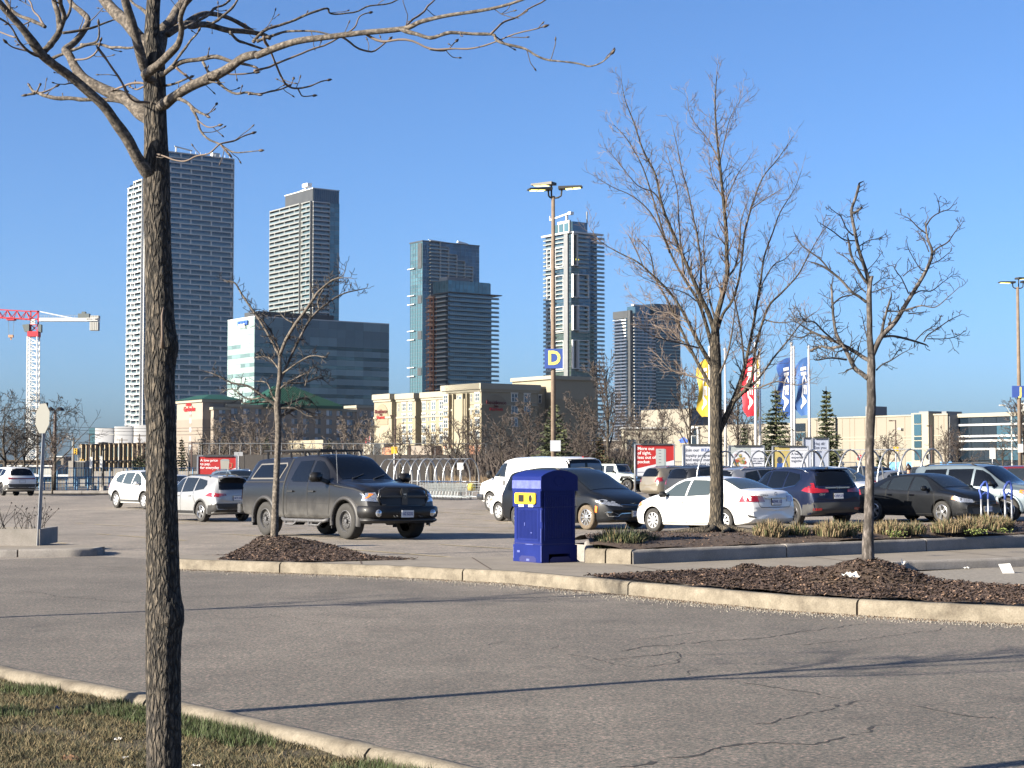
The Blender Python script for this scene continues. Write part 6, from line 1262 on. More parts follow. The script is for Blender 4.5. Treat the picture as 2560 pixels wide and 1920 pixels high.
# --- the pickup
GREYDIRT=dirty_paint('dusty_dark_grey_paint',(.006,.006,.007),(.090,.087,.082),.35,.98,.0);CAPM=mat('truck_cap_grey',(.018,.020,.028),.45,.1,coat=.3);BLKP=paint('black_paint',(.008,.008,.009))
c,hd=pose(873,673,3.57,PICKUP,-1,Yf=38.3)
pk_parts=[('window',CGLD,[('y',[(1.02,1.30),(.20,1.295),(.20,1.79),(.30,1.805),(.48,1.77),(.75,1.58)])],True),('window',CGLD,[('y',[(.10,1.30),(-.56,1.31),(-.66,1.36),(-.50,1.79),(.10,1.81)])],True),('cap_window',CGLD,[('y',[(-2.52,1.40),(-1.22,1.40),(-1.08,1.68),(-1.12,1.73),(-2.32,1.71)])],True,.012),('cap_window_frame',mat('cap_window_frame',(.10,.095,.09),.6),[('y',[(-2.60,1.365),(-1.19,1.365),(-1.03,1.69),(-1.09,1.765),(-2.36,1.745)])],True,.007),('windscreen',CGLD,[('z',[(1.24,-.70),(1.24,.70),(.37,.60),(.37,-.60)])]),('cab_bed_gap',SEAM,[('y',strip_poly([(-.93,.48),(-.93,1.30),(-.90,1.86)],.045))],True,.006),('cap_base_gap',SEAM,[('y',strip_poly([(-2.98,1.30),(-.96,1.30)],.02))],True,.006),('door_seam',SEAM,[('y',strip_poly([(1.10,1.26),(1.14,.9),(1.05,.50)],.018)),('y',strip_poly([(.15,1.29),(.16,.46)],.018)),('y',strip_poly([(-.74,1.30),(-.78,.8),(-.80,.50)],.012))],True,.004),('side_crease',SEAM,[('y',strip_poly([(1.1,.80),(-.9,.82)],.008))],True,.004),('grille',BLACK,[('x',[(-.60,.80),(.60,.80),(.66,.92),(.62,1.10),(.50,1.155),(-.50,1.155),(-.62,1.10),(-.66,.92)])],False,.012),('headlamp',LAMPC,[('x',[(.66,.85),(.92,.87),(.95,1.04),(.68,1.06)]),('y',[(2.42,.88),(2.74,.86),(2.72,1.04),(2.52,1.05)])],True,.012),('indicator',AMB,[('y',[(2.46,.93),(2.56,.93),(2.57,1.02),(2.52,1.03)])],True,.018),('tail_lamp',LAMPR,[('y',[(-2.93,.88),(-3.02,.88),(-3.02,1.24),(-2.94,1.24)]),('x',[(.80,.88),(.96,.88),(.96,1.24),(.80,1.24)],-1)],True,.012),('bonnet_seam',SEAM,[('y',strip_poly([(1.3,1.22),(2.1,1.14),(2.5,1.06)],.012))],True,.004)]
trk,bv=make_car('pickup_truck',PICKUP,c,hd,GREYDIRT,'dusty dark grey pickup with a bed cap and roof rack, facing right','pickup truck',pk_parts,style='steel')
arch_trim(trk,PICKUP,mat('flare_grey',(.024,.023,.024),.55,var=.2),.10,.045,-12,192)
for sg in(1,-1):
 pass
def xf_at(bv,y,z_,side=1):q=bv.ray_cast(Vector((6*side,y,z_)),Vector((-side,0,0)));return q[0].x if q[0]is not None else None
gm=mat('satin_black_trim',(.018,.018,.020),.3,coat=.5)
xg=xf_at(bv,0,.98);mb=MB();mb.box(xg-.03,xg+.045,-.66,.66,.955,1.0);mb.build('grille_bar',gm,trk);mb=MB();mb.box(xg-.03,xg+.05,-.075,.075,.79,1.16);mb.build('grille_bar',gm,trk)
pts=[(xg+.015 if abs(y)<.5 else xg-.02,y,z_)for y,z_ in[(-.60,.79),(.60,.79),(.68,.92),(.64,1.11),(.50,1.17),(-.50,1.17),(-.64,1.11),(-.68,.92),(-.60,.79)]]
mb=MB();mb.tube(pts,.028,6);mb.build('grille_frame',gm,trk,smooth=True)
mb=MB();xb_=xg+.055
mb.add([(xb_,-.045,1.04),(xb_,.045,1.04),(xb_,.04,.97),(xb_,0,.925),(xb_,-.04,.97)],[(0,1,2,3,4)]);mb.add([(xb_-.02,-.055,1.05),(xb_-.02,.055,1.05),(xb_-.02,.05,.965),(xb_-.02,0,.91),(xb_-.02,-.05,.965)],[(0,1,2,3,4)])
mb.build('emblem',CHR,trk)
mb=MB();mb.tube([(xb_+.004,-.012,1.0),(xb_+.004,-.035,1.015),(xb_+.004,-.035,.98),(xb_+.004,-.02,.97)],.006,5);mb.tube([(xb_+.004,.012,1.0),(xb_+.004,.035,1.015),(xb_+.004,.035,.98),(xb_+.004,.02,.97)],.006,5);mb.box(xb_,xb_+.008,-.012,.012,.94,1.01);mb.build('ram_head_mark',BLACK,trk)
def bumper(root,S,x,hwid,z0,z1,m,depth=.16,wrap=.55,name='front_bumper',sgn=1,n=16):
 mb=MB();P_=[]
 for i in range(n+1):
  t=-1+2*i/n;y=hwid*math.copysign(min(1,abs(t)*1.25),t);back=max(0,(abs(t)-.72)/.28)*wrap;xx=x-sgn*.10*(abs(y)/hwid)**3-sgn*back;P_.append((xx,y+(.02*math.copysign(1,t)if back>0 else 0)))
 for xx,y in P_:
  k=1 if abs(y)<hwid else 1
  for dx,z_ in((-.02,z1),(.01,z1-.03),(.02,(z0+z1)/2),(0,z0+.04),(-.06,z0)):mb.v.append((xx+sgn*dx,y+(dx if y>0 else-dx),z_))
 for i in range(n):
  for j in range(4):mb.f.append((i*5+j,i*5+j+1,i*5+j+6,i*5+j+5));mb.m.append(0)
 return mb.build(name,m,root,smooth=True)
bumper(trk,PICKUP,2.83,.97,.47,.76,BLKP,wrap=.42);bumper(trk,PICKUP,2.80,.96,.37,.49,BLACK,wrap=.30,name='air_dam')
for sg in(1,-1):
 mb=MB();mb.lathe([(.085,0),(.07,.02),(0,.028)],14,'x',(2.805,sg*.74,.60));mb.build('fog_lamp',LAMPC,trk,smooth=True)
 mb=MB();mb.tube([(2.86,sg*.30,.55),(2.92,sg*.30,.52),(2.92,sg*.38,.52),(2.86,sg*.38,.55)],.014,5);mb.build('tow_hook',BLACK,trk)
 mb=MB();mb.tube([(1.15,sg*1.0,.44),(1.0,sg*1.05,.40),(-.75,sg*1.05,.40),(-.9,sg*1.0,.44)],.045,8)
 mb.tube([(.95,sg*1.05,.40),(.85,sg*1.10,.30),(.45,sg*1.10,.30),(.35,sg*1.05,.40)],.03,6);mb.tube([(-.15,sg*1.05,.40),(-.25,sg*1.10,.30),(-.6,sg*1.10,.30),(-.7,sg*1.05,.40)],.03,6);mb.build('side_step',STEELW,trk,smooth=True)
 mb=MB();mb.box(1.23,1.26,sg*.72 if sg>0 else-.99,sg*.99 if sg>0 else-.72,.24,.62);mb.build('mud_flap',BLACK,trk);mb=MB();mb.box(-2.36,-2.33,sg*.72 if sg>0 else-.99,sg*.99 if sg>0 else-.72,.24,.66);mb.build('mud_flap',BLACK,trk)
 soft('mirror',BLKP,trk,bx8(.88,1.02,min(sg*1.08,sg*1.40),max(sg*1.08,sg*1.40),1.30,1.52));mb=MB();mb.bar((.95,sg*.92,1.30),(.95,sg*1.14,1.36),.10,.09);mb.build('mirror_arm',BLACK,trk)
 mb=MB();mb.box(-3.14,-3.0,sg*.55 if sg>0 else-.97,sg*.97 if sg>0 else-.55,.54,.76);mb.build('rear_bumper',CHR,trk)
handles(trk,bv,(.36,-.58),1.08,BLACK,.24)
xp=2.875;mb=MB();mb.box(xp-.03,xp+.006,-.16,.16,.505,.665);pp_=mb.build('licence_plate',PLATE,trk);text_mb('AZ 52232',.10,.002,'CENTER',PLTX,'lettering',pp_,facing((xp+.012,0,.585),(0,1,0)),0,sx=.66)
mb=MB();mb.tube([(1.28,-.86,1.26),(1.27,-.87,1.6),(1.24,-.88,2.02)],.006,5);mb.build('aerial',STEEL,trk)
mb=MB()
for sg in(1,-1):mb.tube([(-2.5,sg*.58,2.06),(.12,sg*.58,2.06)],.03,6)
for x in(-2.3,-1.2,-.55,.05):
 mb.bar((x,-.60,2.06),(x,.60,2.06),.06,.04)
 for sg in(1,-1):mb.bar((x,sg*.60,1.86),(x-.05,sg*.58,2.06),.05,.05)
mb.build('roof_rack',BLACK,trk)
mb=MB();mb.lathe([(.30,-.1),(.36,-.09),(.37,0),(.36,.09),(.30,.1),(0,.05)],20,'z',(-2.4,0,.52));mb.build('spare_wheel',RUBBER,trk,smooth=True)
mb=MB();mb.box(-2.9,2.4,-.45,.45,.42,.52);mb.lathe([(.07,-.8),(.07,.8)],8,'y',(-1.785,0,.40));mb.lathe([(.16,-.1),(.16,.1)],10,'y',(-1.785,0,.40));mb.build('chassis',BLACK,trk)
mb=MB();q=bv.ray_cast(Vector((1.1,0,5)),Vector((0,0,-1)))[0]
for y in(-.45,.15):mb.bar((1.27,y,1.385),(1.10,y+.42,1.49),.02,.012)
mb.build('wiper',BLACK,trk)
# --- cars in the near rows
WP=paint('white_paint_gloss',(.66,.66,.65),rough=.3);SILV=paint('silver_paint',(.34,.345,.35),.45,.35);BLKC=paint('black_gloss',(.006,.007,.009),rough=.25);NAVY=paint('navy_paint',(.007,.012,.035),.3,.3);GREYB=paint('blue_grey_paint',(.13,.165,.19),.45,.35);BEI=paint('champagne_paint',(.25,.22,.17),.45,.35);DGR=paint('charcoal_paint',(.045,.048,.055),.4,.35);LSIL=paint('pale_silver_paint',(.30,.31,.33),.5,.35);DRED_=paint('dark_red_paint',(.10,.008,.012),.2,.3);JEEPG=paint('pale_green_grey_paint',(.34,.38,.36),.2,.4)
cor,hd=pose(1638,1814,2.6,SEDAN,1,Yr=42.4)
car,bv=make_car('parked_car',SEDAN,cor,hd,WP,'white compact saloon behind the tall tree trunk, red tail lamps to the right','car',sedan_parts(CGLB),style='cap9')
mirrors(car,.78,.84,.92,BLACK);handles(car,bv,(.22,-.64),.80,WP);xp=plate(car,bv,-1,.80,'BXWK 135');
mb=MB();xr_=xf_at(bv,0,.90,-1);mb.box(xr_-.02,xr_+.03,-.38,.38,.875,.90);mb.build('boot_trim',CHR,car)
mb=MB();mb.tube([(xr_-.012,.055*math.cos(a*.45),1.0+.035*math.sin(a*.45))for a in range(15)],.006,5);mb.tube([(xr_-.012,.022*math.cos(a*.45),1.0+.034*math.sin(a*.45))for a in range(15)],.005,5);mb.build('emblem',CHR,car)
mb=MB();decal(bv,[(-1.52,.86),(-1.76,.86),(-1.74,1.0),(-1.55,1.0)],'y',1,.004,mb=mb);mb.build('fuel_flap',WP,car,smooth=True);mb=MB();decal(bv,strip_poly([(-1.52,.86),(-1.76,.86),(-1.74,1.0),(-1.55,1.0),(-1.52,.86)],.010),'y',1,.0065,mb=mb);mb.build('fuel_flap_gap',CLAD,car)
mb=MB();decal(bv,[(.62,.40),(.80,.42),(.82,.50)],'x',-1,.008,mb=mb);decal(bv,[(-.62,.40),(-.80,.42),(-.82,.50)],'x',-1,.008,mb=mb);mb.build('reflector_recess',BLACK,car)
text_mb('COROLLA',.06,.002,'CENTER',mat('badge_grey',(.15,.15,.16),.3,.6),'badge_lettering',car,facing((xr_-.02,.42,.96),(0,-1,0)),.003)
c,hd=at_wheel(1988,49.0,114,SUV,1,'r')
car,bv=make_car('parked_car',SUV,c,hd,NAVY,'navy crossover seen from behind, between the white saloon and black saloon','car',suv_parts(CGLD,chrome=CHR)+vlamps('crv'),style='dark5')
arch_trim(car,SUV,CLAD);rails(car,bv,-1.7,.2,.60,CHR);antenna_fin(car,bv,-1.75);plate(car,bv,-1,.84,'CVRP 275');handles(car,bv,(.28,-.58),.93,NAVY);xr_=xf_at(bv,0,1.07,-1)
mb=MB();mb.box(xr_-.03,xr_+.03,-.40,.40,1.06,1.10);mb.build('tailgate_trim',CHR,car);mb=MB();mb.bar((xr_-.04,-.05,1.13),(xr_-.04,-.035,1.03),.014);mb.bar((xr_-.04,.05,1.13),(xr_-.04,.035,1.03),.014);mb.bar((xr_-.04,-.045,1.08),(xr_-.04,.045,1.08),.012);mb.build('emblem',CHR,car)
text_mb('CR-V',.085,.003,'CENTER',CHR,'badge_lettering',car,facing((xf_at(bv,.5,.90,-1)-.03,.55,.89),(0,-1,0)),.004)
mb=MB();decal(bv,[(.55,.44),(.80,.44),(.80,.50),(.55,.50)],'x',-1,.014,mb=mb);decal(bv,[(-.55,.44),(-.80,.44),(-.80,.50),(-.55,.50)],'x',-1,.014,mb=mb);mb.build('reflector',LAMPR,car);mb=MB();mb.box(xf_at(bv,0,1.58,-1)-.06,xf_at(bv,0,1.58,-1)+.25,-.56,.56,1.585,1.62);mb.build('roof_spoiler',NAVY,car)
SED2=scaled(SEDAN,1.035,1.01,1.0,r=.325)
c,hd=pose(2357,2188.5,2.70,SED2,-1,Yf=49.2)
car,bv=make_car('parked_car',SED2,c,hd,BLKC,'black compact saloon facing right behind the grasses, silver five-spoke wheels','car',sedan_parts(CGL),style='alloy5')
mirrors(car,.80,.85,.94,BLKC);handles(car,bv,(.22,-.66),.82,CHR);xp=plate(car,bv,1,.42,'CTAH 518');mb=MB();mb.box(xf_at(bv,0,.64)-.02,xf_at(bv,0,.64)+.02,-.5,.5,.63,.65);mb.build('grille_trim',gm,car)
SUV2=scaled(SUV,.975,.99,1.0,top=[(-2.20,.78),(-2.19,1.05),(-2.15,1.15),(-2.08,1.55),(-2.0,1.66),(-1.85,1.70),(-1.2,1.725),(-.4,1.73),(.1,1.71),(.35,1.66),(.65,1.46),(.95,1.25),(1.15,1.16),(1.7,1.12),(1.98,1.06),(2.10,.96),(2.16,.76),(2.19,.60)])
c,hd=at_wheel(2520,50.2,-46,SUV2,-1,'f')
SP=suv_parts(CGLD,clad=None);SP[2]=('quarter_window',CGLD,[('y',[(-.86,1.12),(-1.72,1.14),(-1.62,1.55),(-.86,1.57)])],True)
car,bv=make_car('parked_car',SUV2,c,hd,GREYB,'boxy blue-grey utility car with roof rails behind the bicycle racks','car',SP+[('sill_cladding',DGR,[('y',[(.92,.20),(-.92,.20),(-.92,.42),(.92,.42)])],True,.010),('indicator',AMB,[('y',[(1.66,.86),(1.80,.84),(1.80,.93),(1.70,.94)])],True,.012)],style='alloy5')
rails(car,bv,-1.7,.1,.56,BLACK,.07);mirrors(car,.82,.86,1.05,BLACK);arch_trim(car,SUV2,GREYB,.08,.03);handles(car,bv,(.28,-.55),.95,GREYB)
mb=MB();mb.box(1.02,1.10,-.1,-.02,1.28,1.42);
c,hd=pose(1471,1302,3.09,MINIVAN,-1,Yf=47.6)
mv=[('window',CGL,[('y',[(1.05,1.02),(.10,1.02),(.10,1.62),(.30,1.60),(.62,1.42)])],True),('window',CGLD,[('y',[(.02,1.02),(-1.15,1.06),(-1.15,1.63),(.02,1.64)])],True),('quarter_window',CGLD,[('y',[(-1.23,1.07),(-2.15,1.14),(-2.1,1.5),(-1.23,1.62)])],True),('windscreen',CGL,[('z',[(1.50,-.74),(1.50,.74),(.34,.64),(.34,-.64)])]),('rear_window',CGLD,[('x',[(-.66,1.12),(.66,1.12),(.58,1.55),(-.58,1.55)],-1)]),('door_seam',SEAM,[('y',strip_poly([(1.12,.98),(1.2,.6),(1.12,.28)],.016)),('y',strip_poly([(.06,1.0),(.06,.26)],.016)),('y',strip_poly([(-1.19,1.05),(-1.19,.5)],.016))],True,.004),('headlamp',LAMPC,[('y',[(1.92,.80),(2.40,.66),(2.42,.76),(2.10,.85)]),('x',[(.40,.64),(.80,.68),(.86,.80),(.60,.76)])],True,.010),('indicator',AMB,[('y',[(1.93,.50),(2.0,.48),(2.02,.66),(1.94,.68)])],True,.012),('tail_lamp',LAMPR,[('y',[(-2.35,.95),(-2.6,.95),(-2.55,1.12),(-2.4,1.1)])],True,.01),('grille',BLACK,[('x',[(-.44,.60),(.44,.60),(.46,.68),(-.46,.68)]),('x',[(-.5,.26),(.5,.26),(.56,.42),(-.56,.42)])],False,.008),('chrome_trim',CHR,[('x',strip_poly([(-.46,.70),(-.2,.685),(0,.675),(.2,.685),(.46,.70)],.012)),('x',strip_poly([(-.86,.50),(-.80,.38),(-.58,.37),(-.46,.45),(0,.47),(.46,.45),(.58,.37),(.80,.38),(.86,.50)],.028)),('x',strip_poly([(-.86,.50),(-.7,.49),(-.55,.42)],.018)),('x',strip_poly([(.86,.50),(.7,.49),(.55,.42)],.018))],False,.013)]
car,bv=make_car('parked_car',MINIVAN,c,hd,BLKC,'black minivan half hidden behind the blue bin, muddy front wheel','minivan',mv,style='two')
mirrors(car,.98,.92,1.02,BLKC);rails(car,bv,-2.0,.1,.68,BLACK,.06);plate(car,bv,1,.44,'GYAW 971',y=.02)
mud=mat('muddy_tyre',(.11,.085,.058),.95,var=.3,vs=12)
for o in children(car):
 if o.name.startswith('wheel')and 'arch' not in o.name and 'w'==o.name[0]and abs(o.location.x-1.545)<.01 and o.location.y<0:o.data=o.data.copy();o.data.materials[0]=mud
mb=MB();xx_=xf_at(bv,0,.735)or 2.4
for sg in(1,-1):mb.add([(xx_+.02,0,.735),(xx_+.02,0,.715),(xx_-.02,sg*.17,.745),(xx_-.02,sg*.17,.735)],[(0,1,3,2)])
mb.build('wing_emblem',CHR,car)
c,hd=at_wheel(1230,65.4,127,VAN,1,'f')
vp=[('window',CGL,[('y',[(1.62,1.36),(.72,1.34),(.72,1.88),(1.02,1.86),(1.2,1.76)])],True),('windscreen',CGL,[('z',[(1.78,-.76),(1.78,.76),(1.05,.70),(1.05,-.70)])]),('door_seam',SEAM,[('y',strip_poly([(.62,1.98),(.62,.42)],.018)),('y',strip_poly([(1.72,1.3),(1.74,.9),(1.5,.45)],.016)),('y',strip_poly([(-.5,1.98),(-.5,.42)],.018))],True,.004),('rear_door_glass',CGLD,[('x',[(-.86,1.18),(.86,1.18),(.80,1.96),(.70,2.02),(-.70,2.02),(-.80,1.96)],-1)],False,.008),('rear_window',mat('van_rear_glass',(.12,.15,.20),.15,.3),[('x',[(.06,1.26),(.76,1.26),(.72,1.86),(.06,1.88)],-1)],True,.016),('tail_lamp',LAMPR,[('x',[(.84,.9),(.96,.9),(.96,1.5),(.86,1.5)],-1),('y',[(-2.90,1.36),(-2.98,1.36),(-2.98,1.5),(-2.92,1.5)])],True,.014),('headlamp',LAMPC,[('x',[(.55,.82),(.86,.82),(.86,1.02),(.55,1.02)])],True,.010),('indicator',AMB,[('y',[(2.50,.84),(2.62,.84),(2.62,1.0),(2.54,1.0)])],True,.012),('door_handle',BLACK,[('y',[(.72,1.02),(.80,1.02),(.80,1.22),(.72,1.22)])],True,.02),('grille',DGR,[('x',[(-.52,.80),(.52,.80),(.52,1.04),(-.52,1.04)])],False,.01)]
car,bv=make_car('parked_van',VAN,c,hd,WP,'white panel van facing left behind the black minivan','van',vp,style='cap7')
bumper(car,VAN,2.76,.96,.42,.66,DGR,wrap=.5);mirrors(car,1.55,.98,1.28,BLACK,(.14,.22,.30));mb=MB();mb.box(-2.98,-2.9,-.12,.12,2.08,2.13);mb.build('high_brake_lamp',LAMPR,car)
c,hd=at_wheel(509.5,60.0,130,SUV,1,'r')
car,bv=make_car('parked_car',SUV,c,hd,SILV,'silver crossover with black bumpers seen from behind, left of the pickup','car',suv_parts(CGL,clad=BLACK,rglass=CGLD)+vlamps('rav'),style='alloy5')
arch_trim(car,SUV,CLAD,.085,.015);rails(car,bv,-1.5,.2,.58,BLACK);antenna_fin(car,bv,-1.6);plate(car,bv,-1,.84,'CMYR 452');handles(car,bv,(.28,-.55),.93,SILV);mirrors(car,.86,.88,1.03,BLACK);mb=MB();mb.box(-2.30,-1.95,-.56,.56,1.60,1.625);mb.build('roof_spoiler',SILV,car)
c,hd=pose(366,296.7,2.67,SUV,-1,Yr=75,far=None)
car,bv=make_car('parked_car',SUV,c,hd,WP,'white crossover partly hidden behind the big left trunk, dark sill','car',suv_parts(CGLB)+vlamps(''),style='cap7');arch_trim(car,SUV,CLAD);mirrors(car,.86,.88,1.03,WP)
c,hd=at_wheel(10,97,124,SUV,1,'r')
car,bv=make_car('parked_car',SUV,c,hd,WP,'white crossover at the left edge of the lot, rear with slim dark lamps','car',suv_parts(CGLD)+vlamps('slim'),style='dark5');arch_trim(car,SUV,CLAD);plate(car,bv,-1,.80,None);antenna_fin(car,bv,-1.6)
# --- rows further back
def ycar(u,vroof,H_):return(H_-EYE)*F/(1169-vroof)if abs(vroof-1169)>3 else None
def place(name,S,u,Y,hd,m,label,cat,parts,style='alloy5',which='c',**k):
 P_=Vector(((u-1280)/F*Y,Y,0));return make_car(name,S,P_,hd,m,label,cat,parts,style=style)
car,bv=place('parked_car',SUV,1712,86,30,BEI,'champagne rounded crossover behind the white saloon bonnet','car',suv_parts(CGL,clad=None)+vlamps(''));rails(car,bv,-1.6,.2,.58,CHR)
car,bv=place('parked_car',SUV,1790,74,32,DGR,'dark grey crossover roof right of the champagne crossover','car',suv_parts(CGL,chrome=CHR)+vlamps(''));rails(car,bv,-1.6,.2,.58,CHR)
car,bv=place('parked_car',SUV,1905,66,33,LSIL,'pale silver estate car roof behind the navy crossover','car',suv_parts(CGL,clad=None,chrome=CHR)+vlamps(''));rails(car,bv,-1.6,.2,.58,LSIL)
car,bv=place('parked_car',SUV,1845,90,30,BLKC,'dark car roof just seen between the tall trunk and silver estate','car',suv_parts(CGLD)+vlamps(''))
car,bv=place('parked_car',SUV,1555,112,-40,JEEPG,'placeholder','car',[])if False else(None,None)
c=Vector(((1540-1280)/F*112,112,0))
jp=[('window',CGL,[('y',[(.42,1.26),(-.30,1.26),(-.30,1.74),(.36,1.74)])],True),('window',CGL,[('y',[(-.42,1.26),(-1.0,1.26),(-1.0,1.74),(-.42,1.74)])],True),('windscreen',CGL,[('x',[(-.60,1.32),(.60,1.32),(.58,1.76),(-.58,1.76)])]),('headlamp',LAMPC,[('x',[(.40+.09*math.cos(a*.785),.98+.09*math.sin(a*.785))for a in range(8)])],True,.012),('grille_slot',BLACK,[('x',[(-.27+.085*k,.84),(-.23+.085*k,.84),(-.23+.085*k,1.08),(-.27+.085*k,1.08)])for k in range(7)],False,.008)]
car,bv=make_car('parked_car',JEEP,c,-42,JEEPG,'pale grey-green off-roader with seven slot grille behind the minivan','off-roader',jp,style='dark5')
for sg in(1,-1):
 mb=MB();mb.tube([(1.02,sg*.86,.75),(1.15,sg*.86,.98),(1.8,sg*.86,.98),(2.05,sg*.86,.86)],.07,8);mb.build('mudguard',BLACK,car,smooth=True)
mb=MB();mb.box(2.08,2.25,-.80,.80,.52,.72);mb.build('front_bumper',BLACK,car);mb=MB();mb.box(-1.9,.4,-.64,.64,1.82,1.875);mb.build('hard_top',BLACK,car);mirrors(car,.5,.78,1.25,BLACK)
c=Vector(((2085-1280)/F*62,62,0));car,bv=make_car('parked_car',SUV,c,-50,WP,'white car with bright windscreen just behind the navy crossover','car',suv_parts(CGLB)+vlamps(''));mirrors(car,.86,.88,1.03,WP)
for(u,Y,hd_,S,m,lab,st)in((2140,92,125,SUV,BLKC,'black crossover beyond the white car, under the big cart hoops','dark5'),(2235,84,28,SEDAN,LSIL,'pale silver saloon seen through the hoops behind the black saloon','cap7'),(2215,118,30,SEDAN,DRED_,'dark red saloon far back beside the stop sign','cap7'),(2300,104,125,SUV,DGR,'charcoal car behind the silver saloon, left of the blue-grey car','dark5'),(2335,126,30,SEDAN,WP,'white saloon far back among the hoops','cap7'),(2365,112,-50,SUV,WP,'white crossover beyond the last hoop of the right corral','alloy5'),(2500,84,30,SUV,WP,'white crossover roof behind the blue-grey car, right edge','alloy5'),(2585,66,-50,SUV,DRED_,'dark red car cut off by the right edge','alloy5'),(2060,128,30,SUV,LSIL,'silver crossover far behind the navy crossover roof','alloy5'),(596,84,-58,SUV,GREYB,'blue-grey crossover with chrome rails between silver crossover and pickup','alloy5'),(436,80,-52,SEDAN,WP,'white saloon bonnet right of the big left trunk','cap7'),(1352,57,124,SEDAN,WP,'white saloon tail squeezed between the van and the minivan','cap7'),(1660,130,30,SEDAN,SILV,'far silver saloon beyond the champagne crossover','cap7')):
 P_=Vector(((u-1280)/F*Y,Y,0));car,bv=make_car('parked_car',S,P_,hd_,m,lab,'car',(sedan_parts(CGL)if S is SEDAN else suv_parts(CGL)+vlamps('')),style=st)
 if 'chrome rails' in lab:rails(car,bv,-1.6,.2,.58,CHR)
# --- the blue litter and recycling bin
BINB=mat('bin_blue',(.008,.017,.125),.5,var=.10,vs=5,bump=.05,bs=40,spec=.15);BINS=mat('scuffed_bin_blue',(.075,.095,.30),.6,var=.35,vs=14);YEL=mat('yellow_plastic',(.62,.42,.015),.45);HOLE=mat('bin_hole',(.004,.004,.005),.9);LABW=mat('label_white',(.7,.7,.68),.5);LABT=mat('label_black',(.02,.02,.02),.6)
bc=G(1354,1406,KZ);bn=empty('recycling_bin',(bc.x,bc.y,KZ-.01),GRID,'tall blue plastic bin with yellow twin openings on the pavement corner','litter bin')
WX,WY,HB=.665,.72,1.12
mb=MB();mb.prism([(.015,.0),(WX-.03,0),(WX,.03),(WX,WY-.03),(WX-.03,WY),(.03,WY),(0,WY-.015),(0,.015)],.26,HB);bd_=mb.build('body',BINB,bn)
def ribs(face,a0,a1,z0,z1,n):
 mb=MB()
 for k in range(n):
  a=a0+(a1-a0)*(k+.5)/n;w=(a1-a0)/n*.28
  if face=='L':mb.add([(-.001,a-w,z0),(-.012,a,z0+.01),(-.001,a+w,z0),(-.001,a-w,z1),(-.012,a,z1-.01),(-.001,a+w,z1)],[(0,1,4,3),(1,2,5,4),(3,4,5),(0,2,1)])
  else:mb.add([(a-w,-.001,z0),(a,-.012,z0+.01),(a+w,-.001,z0),(a-w,-.001,z1),(a,-.012,z1-.01),(a+w,-.001,z1)],[(0,1,4,3),(1,2,5,4),(3,4,5),(0,2,1)])
 o=mb.build('ribs',BINB,bn);return o
ribs('L',.10,WY-.12,.36,.80,14);ribs('R',.08,WX-.10,.36,1.02,15)
def rim(face,a0,a1,z0,z1,t=.014,o_=.010):
 mb=MB()
 for(p,q,r_,s_)in((a0,a1,z1-t,z1),(a0,a1,z0,z0+t),(a0,a0+t,z0+t,z1-t),(a1-t,a1,z0+t,z1-t)):
  if face=='L':mb.box(-o_,.01,p,q,r_,s_)
  else:mb.box(p,q,-o_,.01,r_,s_)
 mb.build('panel_rim',BINB,bn)
rim('L',.06,WY-.08,.33,.83);rim('R',.05,WX-.07,.33,1.05)
mb=MB();e=.008
mb.prism([(-e,-e),(WX+e,-e),(WX+e,WY+e),(-e,WY+e)],.13,.26);mb.prism([(-e,-e),(.13,-e),(.13,WY+e),(-e,WY+e)],0,.13);mb.prism([(WX-.13,-e),(WX+e,-e),(WX+e,WY+e),(WX-.13,WY+e)],0,.13);mb.prism([(.13,WY-.1),(WX-.13,WY-.1),(WX-.13,WY),(.13,WY)],0,.13)
base=mb.build('base',BINB,bn)
mb=MB();mb.add([(-e-.002,y,z_)for y,z_ in((.13,0),(WY-.16,0),(WY-.16,.06),(WY-.21,.095),(.18,.095),(.13,.06))],[(5,4,3,2,1,0)]);mb.build('foot_recess',mat('bin_recess',(.006,.010,.10),.6),bn)
mb=MB();mb.add([(x,-e-.002,z_)for x,z_ in((.15,0),(WX-.12,0),(WX-.12,.05),(WX-.17,.085),(.20,.085),(.15,.05))],[(0,1,2,3,4,5)]);mb.build('foot_recess',MATS['bin_recess'],bn)
mb=MB();h0,h1=.84,1.09;mb.box(-.022,.04,.0,WY,h0,h1+.03);mb.build('head_panel',BINB,bn)
yc0,yc1=.10,WY-.08;zc0,zc1=.885,1.055
mb=MB();n=6;pts=[]
for cx,cz_,a0 in((yc1-.03,zc1-.03,0),(yc0+.03,zc1-.03,90),(yc0+.03,zc0+.03,180),(yc1-.03,zc0+.03,270)):
 for k in range(n+1):a=R(a0+90*k/n);pts.append((cx+.03*math.cos(a),cz_+.03*math.sin(a)))
k=len(pts);mb.add([(-.045,y,z_)for y,z_ in pts]+[(-.018,y,z_)for y,z_ in pts],[tuple(range(k)),tuple(range(k,2*k))[::-1]]+[(i,(i+1)%k,k+(i+1)%k,k+i)for i in range(k)]);yp=mb.build('yellow_panel',YEL,bn,angle=40)
ym=(yc0+yc1)/2;mb=MB();s0,s1=ym+.025,yc1-.035;mb.box(-.0475,-.044,s0+.0,s1,zc0+.03,zc1-.03);mb.build('square_opening',mat('yellow_shade_side',(.40,.26,.01),.5),bn)
mb=MB();mb.box(-.050,-.0465,s0+.0,s1-.075,zc0+.032,zc1-.032);mb.build('square_hole',HOLE,bn)
rc=(yc0+ym)/2+.005;mb=MB();mb.lathe([(.068,-.0445),(.062,-.049),(.055,-.0495),(0,-.0495)],24,'x',(0,rc,(zc0+zc1)/2));mb.build('round_opening',MATS['yellow_shade_side'],bn,smooth=True)
